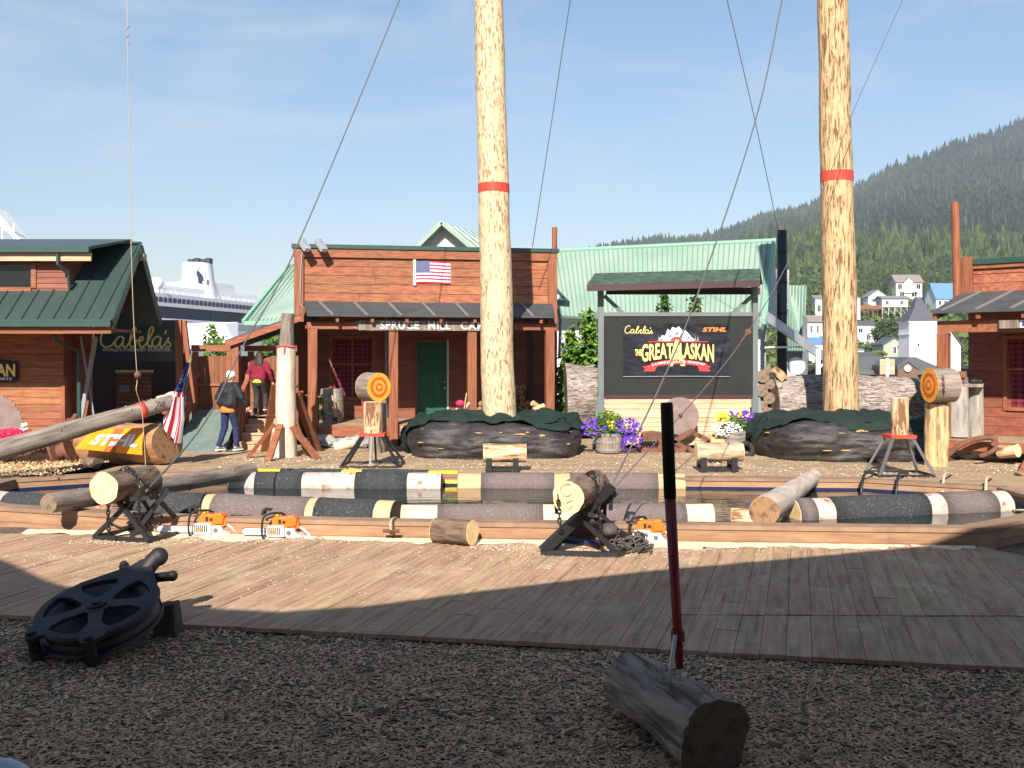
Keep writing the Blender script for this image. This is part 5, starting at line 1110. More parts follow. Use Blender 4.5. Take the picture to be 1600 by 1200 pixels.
# ================================================================ BRACED POLE LEFT
bp = thing('braced_pole', 'short fat peeled pole with plank braces left of the centre cabin', 'pole', G(446,714,0))
Yb = 20.2
log('lower_trunk', None, None, G(446,714,0), P(447,541,Yb), .225, .185, peel, cutm, seed=51, rough=.07, nseg=30, parent=bp)
log('bark_top', None, None, P(447,541,Yb), P(450,490,Yb), .135, .125, barkg, cutg, seed=52, rough=.06, nseg=12, parent=bp)
mb = MB(); mb.tube([P(447,541.5,Yb)+V(.2*cos(a), .2*sin(a), .01*sin(3*a)) for a in [2*pi*i/16 for i in range(17)]], .012, 6); mb.tube([P(445,540,Yb-.2), P(444,553,Yb-.21)], .015, 6); mb.build('red_rope', redrope, bp)
c0 = G(446,714,0)
for (px, py, tx, ty, Yt, wd) in ((387,716,428,663,19.95,.15),(418,722,438,664,19.9,.13),(497,718,457,667,19.95,.15),(413,706,431,600,20.4,.16),(497,705,462,615,20.4,.20),(480,712,462,660,20.2,.15)):
    mb = MB(); g_ = G(px, py, 0); mb.bar(g_+V(0,0,.0), P(tx, ty, Yt), wd, .05, up=(g_-c0).normalized()+V(0,0,.3)); mb.build('brace', cedar_h if px < 440 else fencem, bp)
# ================================================================ SCREEN
scn = thing('show_screen', 'large black show screen on posts with a small shingled roof', 'screen', P(1060,700,22.4))
Yc = 22.4
screenpost = plain('green_grey_post', (.15,.17,.17), .5, metal=.2)
def R(x0, x1, y0, y1, Y, d, mb, k=0):
    a = P(x0, y1, Y); b_ = P(x1, y0, Y); mb.box(a.x, b_.x, Y, Y+d, a.z, b_.z, k)
mb = MB(); R(944, 1176, 494, 617, Yc, .1, mb); mb.build('panel', M('black_panel', (.022,.022,.021), (.016,.016,.016), (4,4,4), rough=.8), scn)
for a, b_ in ((934.5, 943.5), (1176.5, 1184.5)):
    mb = MB(); R(a, b_, 443 if a < 1000 else 438, 622, Yc-.06, .16, mb); R(a-1, b_+1, 622, 697, Yc-.55, .1, mb) ; mb.build('post', screenpost, scn)
mb = MB(); R(930, 1190, 488, 494, Yc-.03, .12, mb); R(944,1176,617,624,Yc-.02,.12,mb,1); mb.build('cross_beam', [screenpost, plain('dark_red_timber2', (.05,.022,.02))], scn)
for x0, x1 in ((944,973), (1176,1146)):
    mb = MB(); mb.bar(P(x0,462,Yc+.02), P(x1,489,Yc+.02), .09, .08); mb.build('brace', screenpost, scn)
# roof with two slopes
a0, a1 = P(917,445,Yc-.55), P(1188,438,Yc-.55); r0_, r1_ = P(930,427.5,Yc+.1), P(1188,420,Yc+.1)
mb = MB()
for i in range(6):
    u0 = i/6; u1 = (i+1.12)/6; p0 = a0.lerp(r0_, u0); p1 = a1.lerp(r1_, u0); q0 = a0.lerp(r0_, min(1,u1)); q1 = a1.lerp(r1_, min(1,u1)); n = 26
    for j in range(n):
        A_ = p0.lerp(p1, j/n); B_ = p0.lerp(p1, (j+.985)/n); C_ = q0.lerp(q1, (j+.985)/n); D_ = q0.lerp(q1, j/n); h1 = V(0,0,.02+random.random()*.008)
        mb.hexa([A_, B_, C_, D_, A_+h1, B_+h1, C_+h1*.3, D_+h1*.3])
mb.build('shingle_roof', shingle, scn)
mb = MB(); bk0, bk1 = P(917,445,Yc+.9), P(1188,438,Yc+.9); mb.hexa([r0_-V(0,0,.03), r1_-V(0,0,.03), V(bk1.x,Yc+.7,a1.z), V(bk0.x,Yc+.7,a0.z), r0_, r1_, V(bk1.x,Yc+.7,a1.z+.03), V(bk0.x,Yc+.7,a0.z+.03)])
mb.hexa([a0-V(0,0,.14), a1-V(0,0,.14), a1+V(0,.04,-.14), a0+V(0,.04,-.14), a0-V(0,0,.003), a1-V(0,0,.003), a1+V(0,.04,-.003), a0+V(0,.04,-.003)])
R(947, 1188, 449, 460, Yc+.5, .06, mb); mb.build('roof_frame', plain('dark_red_timber', (.06,.03,.03)), scn)
# wooden board base, flaring forward
mb = MB()
for i in range(10):
    u0 = i/10; u1 = (i+.93)/10; yA = 624+7.2*i; yB = 624+7.2*(i+.93); xa0 = 942-9*u0; xa1 = 942-9*u1; xb0 = 1178+9*u0; xb1 = 1178+9*u1; Y0 = Yc-.05-.42*u0; Y1 = Yc-.05-.42*u1
    A_ = P(xa1,yB,Y1); B_ = P(xb1,yB,Y1); C_ = P(xb0,yA,Y0); D_ = P(xa0,yA,Y0); bk = V(0,.03,0)
    mb.hexa([A_, B_, B_+bk, A_+bk, D_, C_, C_+bk, D_+bk])
mb.build('board_base', paleb, scn)
mb = MB(); R(940,1180,622,700,Yc+.0,.05,mb); mb.build('base_backing', black, scn)
for (x0, x1) in ((1176.5+5, 1188),):
    mb = MB(); mb.bar(P(1184,622,Yc-.1), P(1191,700,Yc-.5), .09, .09); mb.build('leaning_strut', screenpost, scn); mb = MB(); mb.bar(P(937,622,Yc-.1), P(929,700,Yc-.5), .09, .09); mb.build('leaning_strut', screenpost, scn)
# banner
bn = thing('show_banner', 'black vinyl banner with gold show lettering on the screen', 'banner', P(1057,588,Yc-.05))
X0, X1 = P(973,0,Yc).x, P(1140,0,Yc).x; Z0, Z1 = P(0,588,Yc).z, P(0,506,Yc).z
def bf(u, v, t_=0):       # u right, v up, t_ forward
    wz_ = .012*mn.noise(V(u*5, v*3, 1))+.008*mn.noise(V(u*12+v*8, v*10, 4)); return V(X0+(X1-X0)*u, Yc-.03-wz_-t_, Z0+(Z1-Z0)*v+.006*mn.noise(V(u*6,0,0)))
def bpx(x, y, t_=0): return bf((x-973)/167, (588-y)/82, t_)
mb = MB(); mb.grid(lambda u, v: bf(u, v), 60, 30); bvn = mb.build('vinyl_sheet', vinylk, bn, smooth=True)
mb = MB(); mb.tube([bf(0,-.005,.004), bf(.25,-.0,.004), bf(.6,-.0,.004), bf(1,-.005,.004)], .008, 5); mb.build('hem', galv, bn)
def q(x0, x1, y0, y1, warp=None):
    def fn(u, v, t_):
        x = x0+(x1-x0)*u; y = y1+(y0-y1)*v
        if warp: y = warp(x, v, y)
        return bpx(x, y, .006+t_)
    return fn
mb = MB(); put_script(mb, lambda u, v, d=0: bpx(975.5+44*u, 521-12*v, .008), .010); mb.build('script', goldp, bn)
mb = MB(); put_text(mb, 'STIHL', q(1097,1135,511.5,518.5), offset=.035, shear=.25, space=1.05); mb.build('lettering', orangep, bn)
def arcw(x, v, y):   # bottom edge arcs down at both ends
    d = ((x-1057)/58)**2; return 560-24*v*(1+.0*d)+ (1-v)*(7*d) - v*(-2*d)
mb = MB(); put_text(mb, 'GREAT', q(1002,1051,536,562, arcw), offset=.024, space=1.0); mb.build('lettering', goldp, bn)
mb = MB(); put_text(mb, 'LASKAN', q(1062,1115,536,562, arcw), offset=.024, space=1.0); mb.build('lettering', goldp, bn)
mb = MB(); put_text(mb, 'A', q(1044,1070,531,572), offset=.05); mb.build('lettering', goldp, bn)
mb = MB(); put_text(mb, 'THE', q(992,1002,546,556), offset=.03); mb.build('lettering', goldp, bn)
mt_ = [(1028,533),(1034,524),(1039,525),(1043,514),(1047,517),(1050,511),(1056,513),(1060,510),(1066,517),(1070,516),(1076,522),(1080,527),(1088,533)]
mb = MB(); mb.prism(mt_, lambda a, b_, t_: bpx(a, b_, t_), .003, .006); mb.build('mountain_print', paint_w, bn)
mb = MB()
for (a, b_, c, d) in ((1044,527,1047,520),(1060,529,1064,519),(1072,531,1075,524),(1052,524,1058,517)): mb.prism([(a,b_),(c,d),(c+3,b_-1)], lambda a_, b2, t_: bpx(a_, b2, t_), .0065, .0085)
for x in (1027,1031,1084,1088): mb.prism([(x,533),(x+2,524),(x+4,533)], lambda a_, b2, t_: bpx(a_, b2, t_), .0065, .0085)
mb.build('mountain_shading', plain('grey_ink2', (.18,.20,.22)), bn)
mb = MB(); mb.prism([(1046,534)]+[(1056.5+10*cos(a), 534-8*sin(a)) for a in [pi*(1-i/10) for i in range(11)]]+[(1067,534)], lambda a_, b2, t_: bpx(a_, b2, t_), .009, .0105); mb.prism([(1012,534.4),(1012,533.2),(1106,533.2),(1106,534.4)], lambda a_, b2, t_: bpx(a_, b2, t_), .009, .0105); mb.build('red_sun', redi, bn)
def rib(x): return 571-5.5*(1-((x-1060)/44)**2)
top_ = [(x, rib(x)-3.4) for x in range(1016, 1105, 8)]; bot_ = [(x, rib(x)+3.6) for x in range(1104, 1015, -8)]
mb = MB(); mb.prism(top_+bot_, lambda a_, b2, t_: bpx(a_, b2, t_), .0095, .0115); mb.prism([(1016,570),(1004,573),(1008,576),(1005,580),(1022,580),(1026,573)], lambda a_, b2, t_: bpx(a_, b2, t_), .0085, .0102); mb.prism([(1104,570),(1110,573),(1106,576),(1110,580),(1093,580),(1090,573)], lambda a_, b2, t_: bpx(a_, b2, t_), .0085, .0102); mb.build('ribbon', redi, bn)
mb = MB(); put_text(mb, 'LUMBERJACK-SHOW', lambda u, v, t_: bpx(1019+82*u, rib(1019+82*u)+2.3-4.6*v, .020+t_*.5), offset=.02, space=1.15); mb.build('lettering', paint_w, bn)
# ================================================================ GREAT LOGS
log('drift_log', 'huge weathered grey log lying left of the screen', 'log', P(884,620,24.6), P(975,618,24.6), .80, .76, drift, cutg, seed=61, rough=.10, nseg=40, nrad=60)
log('drift_log', 'huge weathered grey log lying behind the right pole', 'log', V(6.22,24.2,.80), V(10.7,24.6,.78), .82, .76, drift, cutg, seed=62, rough=.09, nseg=90, nrad=64)
for i, (px, py, r) in enumerate(((1192,588,10),(1203,600,8),(1190,610,10),(1202,622,9),(1190,636,10),(1203,646,9),(1192,660,10),(1200,578,6))):
    log('firewood_log', 'small round log in the pile right of the screen', 'log', P(px,py,23.2), P(px,py,23.2)+V(.1,.7,-.05), px2m(r,23.2), px2m(r,23.2)*.95, barkg, cutg, seed=i, nseg=4, nrad=14, group='small logs piled right of the screen')
lw = log('firewood_log', 'pale squared block leaning on top of the small log pile', 'log', P(1222,588,23.6), P(1212,580,24.1), .14, .14, peelb, tanw, seed=9, nseg=4, nrad=4)
# firewood stack on the porch
k = 0
for (px, py) in [(x+random.uniform(-2,2), y) for y in (650,641,632,623,614,606) for x in range(751 if y > 630 else 806, 832-(650-y)//3, 9)]:
    if 757 < px < 800: continue
    Yw = fc.w(0,-.5,0).y+.8; r = random.uniform(4.4,5.6)
    log('split_firewood', 'split stick of firewood in the stack against the cabin porch wall', 'firewood', P(px,py-1,Yw), P(px,py-1,Yw)+V(0,.45,0), px2m(r,Yw), px2m(r,Yw), barkm, cutc, seed=k, nseg=2, nrad=random.choice([5,6,9]), rough=.12, group='split firewood stacked on the cabin porch'); k += 1
# split wood and a gear heap in front of the middle porch post
for i, (x0, y0, x1, y1, r, m) in enumerate(((706,652,716,640,5,creamw),(716,650,740,646,6,creamw),(722,642,733,630,4,tanw),(728,655,752,651,6,creamw),(834,642,850,634,6,tanw),(836,652,852,650,7,creamw),(832,630,842,636,5,tanw))):
    Yw = 21.9 if x0 < 800 else 22.6
    log('split_block', ['pale split wedge leaning by the door steps','fat pale split wedge before the middle porch post','short split stick under the red tool','low cream wedge nearest the left tub','tan wedge leaning on the right porch post','cream split block at the foot of the right porch post','small orange wedge right of the firewood stack'][i], 'firewood', P(x0,y0,Yw), P(x1,y1,Yw+.1), px2m(r,Yw), px2m(r,Yw)*.8, m, m, seed=i, nseg=3, nrad=6, rough=.1)
tl2 = thing('splitting_maul', 'red headed maul resting among the split wood by the door', 'maul', P(722,640,21.8)); mb = MB(); mb.sph(P(719,630,21.8), .09, 10, 6, sc=(1.1,.6,.8)); mb.build('head', redf, tl2); mb = MB(); mb.tube([P(725,640,21.8), P(729,614,21.9)], .012, 6); mb.build('handle', tanw, tl2)
# ================================================================ BARRELS
def barrel(label, px, pyb, Y, r, hh, name='barrel', cat='barrel', taper=False, dark=False):
    b_ = P(px, pyb, Y); o = thing(name, label, cat, b_)
    prof = (lambda t: r*(.86+.14*sin(pi*t))) if not taper else (lambda t: r*(.82+.18*t))
    n = 26; mb = MB()
    for j in range(n):
        a0_ = 2*pi*(j+.03)/n; a1_ = 2*pi*(j+.97)/n
        vs = []
        for i in range(7):
            t = i/6; rr = prof(t)
            for a in (a0_, a1_): vs.append((rr*cos(a), rr*sin(a), hh*t))
        mb.add(vs, [(2*i, 2*i+1, 2*i+3, 2*i+2) for i in range(6)])
    mb.add([(prof(0)*.97*cos(2*pi*j/n), prof(0)*.97*sin(2*pi*j/n), .01) for j in range(n)]+[(prof(1)*.95*cos(2*pi*j/n), prof(1)*.95*sin(2*pi*j/n), hh-.03) for j in range(n)], [tuple(range(n)), tuple(range(n,2*n))])
    mb.build('staves', barrelw, o, world=False)
    for t in ((.06,.30,.70,.93) if not taper else (.15,.55,.92)):
        mb = MB(); rr = prof(t)+.008; dz = .025; mb.lathe([(rr-.01,hh*t-dz),(rr,hh*t-dz),(prof(min(1,t+dz/hh))+.008,hh*t+dz),(rr-.01,hh*t+dz)], n=32); mb.build('hoop', greyst, o, world=False)
    return o
bYp = 23.7
barrel('tall wooden barrel under the cabin porch window', 518, 661, bYp, px2m(19,bYp), zz(607,bYp)-zz(661,bYp))
ax = thing('axe', 'felling axe leaning on the porch barrel', 'axe', P(524,660,23.2)); mb = MB(); mb.tube(spline([P(519,618,23.2), P(522,635,23.15), P(526,655,23.1)],4), .018, 7); mb.build('handle', tanw, ax)
mb = MB(); A_ = P(522,656,23.08); mb.hexa([A_+V(-.04,-.01,-.02), A_+V(.12,-.005,-.05), A_+V(.12,.005,-.05), A_+V(-.04,.02,-.02), A_+V(-.04,-.01,.05), A_+V(.12,-.005,.07), A_+V(.12,.005,.07), A_+V(-.04,.02,.05)]); mb.build('head', steel, ax)
def leaves(mb, c, R_, n, size, k=0, flat=.6, shell=.35):
    for _ in range(n):
        while True:
            d = V(random.uniform(-1,1), random.uniform(-1,1), random.uniform(-1,1)); l = d.length
            if shell < l < 1: break
        p = Vector(c)+V(d.x*R_[0], d.y*R_[1], d.z*R_[2]); s_ = size*random.uniform(.6,1.4)
        a = V(random.gauss(0,1), random.gauss(0,1), random.gauss(0,flat)).normalized(); b_ = a.cross(V(random.gauss(0,1), random.gauss(0,1), random.gauss(0,1))).normalized()
        b0 = len(mb.v); mb.v += [p-a*s_*.5, p-b_*s_*.28, p+a*s_*.5, p+b_*s_*.28]; mb.f.append((b0,b0+1,b0+2,b0+3)); mb.k.append(k)
def blossoms(mb, c, R_, n, r, k=0, front=True):
    for _ in range(n):
        d = V(random.gauss(0,1), random.gauss(0,1), random.gauss(0,1)).normalized()
        if d.y > .4: d.y *= -1
        p = Vector(c)+V(d.x*R_[0], d.y*R_[1], d.z*R_[2])*random.uniform(.85,1.05)
        nn_ = (d+V(random.gauss(0,.4), -.5, random.gauss(0,.4))).normalized(); e1 = nn_.cross(V(0,0,1)).normalized(); e2 = nn_.cross(e1); rr = r*random.uniform(.7,1.2)
        b0 = len(mb.v); m = 10
        mb.v += [p-nn_*rr*.5]+[p+(e1*cos(2*pi*j/m)+e2*sin(2*pi*j/m))*rr*(1 if j % 2 else .78)+nn_*rr*(.15 if j%2 else .02) for j in range(m)]
        for j in range(m): mb.f.append((b0, b0+1+j, b0+1+(j+1)%m)); mb.k.append(k)
def planter(label, px, pyb, Y, r, hh, fl):
    o = barrel(label, px, pyb, Y, r, hh, 'flower_barrel', 'planter', True)
    mb = MB()
    for (c, R_, n) in fl[0]: leaves(mb, c, R_, n, .06)
    mb.build('foliage', leafg, o, world=False)
    for (m, nm, lst) in fl[1]:
        mb = MB()
        for (c, R_, n, s_) in lst: blossoms(mb, c, R_, n, s_)
        mb.build(nm, m, o, world=False)
    return o
planter('half barrel overflowing with purple petunias left of the screen base', 952, 706, 21.0, .33, .40,
  [[(V(-.05,0,.62), (.36,.3,.26), 1300), (V(.0,-.05,.45), (.58,.35,.16), 900)],
   [(pur, 'purple_flowers', [(V(-.30,-.05,.50), (.30,.3,.20), 75, .042), (V(.34,-.05,.50), (.34,.3,.22), 110, .042), (V(.42,-.15,.22), (.24,.2,.20), 55, .042)]), (yel, 'yellow_flowers', [(V(.05,-.1,.58), (.15,.2,.1), 14, .03)])]])
planter('half barrel of yellow, white and purple flowers right of the screen base', 1148, 693, 21.4, .34, .28,
  [[(V(0,0,.42), (.40,.3,.20), 1000)],
   [(pur, 'purple_flowers', [(V(.22,-.0,.56), (.20,.2,.14), 55, .045), (V(-.12,0,.62), (.08,.1,.08), 12, .04)]), (yel, 'yellow_flowers', [(V(-.28,-.05,.55), (.16,.2,.12), 34, .04), (V(.1,-.1,.6), (.06,.1,.06), 8, .035)]), (whp, 'white_flowers', [(V(-.20,-.15,.32), (.34,.2,.18), 260, .022)])]])
# ================================================================ RUSTY THINGS BY THE SCREEN
def sawblade(name, label, c, r, th=.02, teeth=60, par=None, tl=.03):
    mb = MB(); pts = []
    for i in range(teeth):
        a = 2*pi*i/teeth; b_ = 2*pi*(i+.55)/teeth; pts += [(r*cos(a), r*sin(a)), ((r+tl)*cos(b_), (r+tl)*sin(b_))]
    o = thing(name, label, 'saw blade', Vector(c)-V(0,0,r))
    mb.prism(pts, lambda a, b_, t_: Vector(c)+V(a, t_+.1*(b_/r), b_), 0, th); mb.build('disc', rustd, o)
    mb = MB(); mb.prism([(.05*cos(2*pi*i/16), .05*sin(2*pi*i/16)) for i in range(16)], lambda a, b_, t_: Vector(c)+V(a, t_+.1*(b_/r), b_), -.004, -.002); mb.build('arbor_hole', black, o)
    return o
sawblade('saw_blade', 'large rusty circular saw blade leaning on the screen base', P(1063,650,21.6), px2m(28.5,21.6), teeth=70, tl=.015)
sawblade('saw_blade', 'big rusty saw blade at the left edge beside the red flowers', P(-20,671,18.6), px2m(54,18.6), teeth=44, tl=.035)
rk = thing('rusty_clamp', 'rusty diamond shaped iron frame lying against the screen base', 'iron frame', P(1082,706,21.2)); Yr = 21.2
mb = MB()
for a, b_ in (((1052,690),(1083,673)),((1083,676),(1110,690)),((1110,690),(1080,707)),((1080,704),(1052,690)),((1050,700),(1075,708))): mb.bar(P(*a,Yr), P(*b_,Yr), .10, .10)
mb.build('frame', rust, rk)
mb = MB(); mb.tube([P(1074,700,Yr-.1), P(1084,706,Yr-.1)], .06, 10); mb.build('pin', rust, rk)
rk = thing('rusty_grapple', 'rusty curved iron skid lying between petunia barrel and saw blade', 'iron skid', P(1020,707,21.2))
mb = MB(); mb.prism([(993,702),(1000,690),(1003,676),(1020,673),(1038,677),(1048,690),(1046,706),(1020,708),(998,707)], lambda a, b_, t_: P(a, b_, 21.2)+V(0,t_,0), 0, .12); bevel(mb.build('plate', rust, rk), .02)
mb = MB()
for k in range(6): mb.tube(spline([P(1000+5*k,696,21.15), P(1003+5*k,690,21.1), P(1008+4*k,688,21.1)],3), .022, 6)
mb.build('links', steel, rk)
tr = thing('small_tyre', 'small dark tyre leaning beside the right pole tub', 'tyre', P(1168,714,20.3)); mb = MB()
c = P(1166,703,20.4); pr_ = [c+V(.13*cos(a), .05*sin(a), .13*sin(a)) for a in [2*pi*i/20 for i in range(21)]]; mb.tube(pr_, .055, 10, caps=False); mb.build('rubber', black, tr, smooth=True)
# ================================================================ STORE FRONT THINGS
log('leaning_boom_log', 'long grey log leaning up to the right over the orange banner', 'log', P(-120,737,15.6), P(268,628,18.6), .185, .135, barkg, cutg, seed=71, nseg=50, rough=.05, knots=16, sleeves=())
mb = MB(); A_ = P(-120,737,15.6); B_ = P(268,628,18.6); d_ = B_-A_; mb.tube([A_+d_*.845, A_+d_*.87], .152, 20); mb.build('red_band', redp, label='red painted band round the leaning log', cat='band', smooth=True)
tp_ = thing('frayed_tip', 'white splintered top with dark fur like fringe at the leaning log end', 'log tip', P(270,630,18.7)); mb = MB(); mb.sph(P(266,628,18.7), .22, 14, 9, sc=(1.3,.8,.75), jit=.5); mb.build('splinters', creamw, tp_, smooth=True)
mb = MB()
for i in range(160):
    a = P(random.uniform(228,258), random.uniform(627,636), 18.4+random.uniform(-.15,.1)); mb.bar(a, a+V(random.uniform(-.2,.05), random.uniform(-.08,.02), random.uniform(-.10,.06)), .012, .006)
mb.build('fringe', M('grey_fringe', (.22,.19,.18), (.10,.08,.08), (9,9,9)), tp_)
cl_ = log('cedar_bench_log', 'thick split cedar log carrying the orange banner before the ramp', 'log', P(118,694,19.6), P(263,691,18.7), .38, .42, M('cedar_log', (.40,.22,.11), (.26,.13,.06), (10,10,1.6), (.34,.18,.09), rough=.8, bump=.6), cutc, seed=73, nseg=30, rough=.12, nrad=34, oval=.9)
mb = MB(); chain(mb, [P(248,660,18.3), P(255,672,18.25), P(262,684,18.25)], .012, .05); mb.build('chain', steel, label='short dark chain on the cut end of the cedar log', cat='chain')
ob = thing('orange_banner', 'orange banner with white letters on the split cedar log', 'banner', P(178,709,18.4))
c4 = [P(117,701,18.75), P(222,711,18.2), P(226,668,18.35), P(146,672,18.85)]
def of(u, v, t_=0): p = (c4[0]*(1-u)+c4[1]*u)*(1-v)+(c4[3]*(1-u)+c4[2]*u)*v; return p+V(0,-.05*sin(v*pi)-t_+.012*sin(u*9),0)
mb = MB(); mb.grid(lambda u, v: of(u, v), 24, 12); mb.build('vinyl_sheet', bannero, ob, smooth=True)
mb = MB(); mb.grid(lambda u, v: of(.44+.17*u, v, .006), 6, 12); mb.build('stripe', plain('rust_stripe', (.52,.11,.02), .5), ob)
mb = MB(); put_text(mb, 'STIHL', lambda u, v, t_: of(.16+.76*u, .27+.5*v, .012+t_), offset=.04, shear=.22); mb.build('lettering', paint_w, ob)
rw = thing('rusty_winch', 'rusty iron winch drum at the left end of the cedar log', 'winch', P(98,725,19.0))
mb = MB(); c = P(97,704,19.0); mb.lathe([(.12,-.15),(.26,-.15),(.27,-.10),(.14,-.06),(.14,.08),(.27,.12),(.26,.17),(.12,.17)], c, 26, M=Matrix.Rotation(radians(70),3,'Y')); mb.build('drum', rust, rw)
mb = MB(); mb.prism([(98,690),(98,660),(106,653),(122,656),(124,672),(112,690)], lambda a, b_, t_: P(a, b_, 19.1)+V(0,t_,0), 0, .15); mb.tube([P(112,660,19.1), P(119,648,19.2)], .05, 10); mb.tube([P(104,672,19.08), P(118,668,19.08)], .05, 10); bevel(mb.build('bracket', rust, rw), .01)
sawm = thing('flower_bed', 'bunch of red flowers at the left edge below the saw blade', 'flowers', P(22,698,18.3))
mb = MB(); leaves(mb, P(22,692,18.4), (.40,.2,.14), 900, .06); mb.build('foliage', leafg, sawm)
mb = MB(); blossoms(mb, P(18,683,18.3), (.34,.2,.16), 190, .036); mb.build('red_flowers', redf, sawm)
mb = MB(); blossoms(mb, P(41,667,18.6), (.08,.1,.09), 12, .04); mb.build('white_flowers', whp, sawm)
log('mossy_log', 'small dark mossy log under the split cedar log', 'log', P(135,722,18.6), P(152,724,18.4), .10, .10, barkm, cutd, seed=75, nseg=6)
# national flag on a slanted staff
fg = thing('draped_flag', 'stars and stripes flag hanging furled from a slanted staff by the cedar log', 'flag', P(278,690,18.6))
mb = MB(); mb.tube([P(300,548,18.75), P(276,700,18.6)], .018, 8); mb.build('staff', barkg, fg)
lf = [(293,566),(281,590),(272,606),(266,626),(260,641),(252,655)]; rt = [(295,568),(293,590),(289,607),(288,628),(288,650),(282,683)]
def ff(u, v, t_):      # u 0 top .. 1 bottom ; v across from staff
    ui = u*5; i = min(4, int(ui)); f_ = ui-i; l = Vector(lf[i]).lerp(Vector(lf[i+1]), f_); r = Vector(rt[i]).lerp(Vector(rt[i+1]), f_)
    q_ = l.lerp(r, v); q_.y += (u**2)*16*sin(v*pi*.8)
    return P(q_.x, q_.y, 18.5)+V(0, .09*sin(v*11+u*2)-t_, 0)
mb = MB()
def kf(u, v):
    r = int(v*9)+int(u*2)
    if u < .42 : return 2
    return r % 2
mb.grid(lambda u, v: ff(u, v, 0), 30, 45, kf=kf)
for i in range(26):
    u = random.uniform(.12,.40); v = random.uniform(.12,.9); mb.add([ff(u-.009,v,.012), ff(u,v-.06,.012), ff(u+.009,v,.012), ff(u,v+.06,.012)], [(0,1,2,3)], 1)
mb.build('cloth', [flagr, flagw, flagb], fg, smooth=True)
# ================================================================ PEOPLE
def blob(segs, vox, nm, mat, parent=None, dec=None, smooth=2):   # segs: (p0, r0, p1, r1) tapered capsules, fused into one skin
    bm = bmesh.new()
    for p0, r0, p1, r1 in segs:
        p0 = Vector(p0); p1 = Vector(p1); d = (p1-p0); L = max(1e-4, d.length); rot = d.to_track_quat('Z', 'Y').to_matrix().to_4x4() if d.length > 1e-4 else Matrix.Identity(4)
        n = 16; rings_ = []
        prof = [(r0*sin(a), -r0*cos(a)) for a in [pi/2*i/4 for i in range(1,5)]]+[(r1*cos(a), L+r1*sin(a)) for a in [pi/2*i/4 for i in range(0,4)]]
        vb = bm.verts.new(Matrix.Translation(p0) @ rot @ V(0,0,-r0)); vt = bm.verts.new(Matrix.Translation(p0) @ rot @ V(0,0,L+r1))
        for r, h_ in prof: rings_.append([bm.verts.new(Matrix.Translation(p0) @ rot @ V(r*cos(2*pi*j/n), r*sin(2*pi*j/n), h_)) for j in range(n)])
        for i in range(len(rings_)-1):
            for j in range(n): bm.faces.new((rings_[i][j], rings_[i][(j+1)%n], rings_[i+1][(j+1)%n], rings_[i+1][j]))
        for j in range(n): bm.faces.new((vb, rings_[0][(j+1)%n], rings_[0][j])); bm.faces.new((vt, rings_[-1][j], rings_[-1][(j+1)%n]))
    me = bpy.data.meshes.new('tmp'); bm.to_mesh(me); bm.free(); o = bpy.data.objects.new('tmp', me); C.objects.link(o)
    rm = o.modifiers.new('r', 'REMESH'); rm.mode = 'VOXEL'; rm.voxel_size = vox; sm = o.modifiers.new('s', 'SMOOTH'); sm.iterations = smooth; sm.factor = .5
    me2 = bpy.data.meshes.new_from_object(o.evaluated_get(bpy.context.evaluated_depsgraph_get())); bpy.data.objects.remove(o); bpy.data.meshes.remove(me)
    me2.name = nm; me2.materials.clear(); me2.materials.append(mat); me2.polygons.foreach_set('use_smooth', [True]*len(me2.polygons))
    x = bpy.data.objects.new(nm, me2); C.objects.link(x)
    if parent: x.parent = parent
    return x
def hand(c, d, side):     # five curled fingers, d points from the wrist to the fingertips
    d = Vector(d).normalized(); s_ = Vector((side,0,0)); s_ = (s_-d*s_.dot(d)).normalized(); f_ = d.cross(s_)
    out = [(c, .026, c+d*.05, .034)]
    for i, L in enumerate((.065,.078,.072,.055)):
        b_ = c+d*.075+s_*0+f_*(-.030+.020*i); k1 = b_+d*L*.5; k2 = k1+(d*.7-s_*.6*(1))*L*.45; out += [(b_, .0095, k1, .009), (k1, .009, k2, .0075)]
    t0 = c+d*.02+f_*-.030; t1 = t0+(d*.6+f_*-.8)*.045; out += [(t0, .013, t1, .011), (t1, .011, t1+d*.035, .009)]
    return out
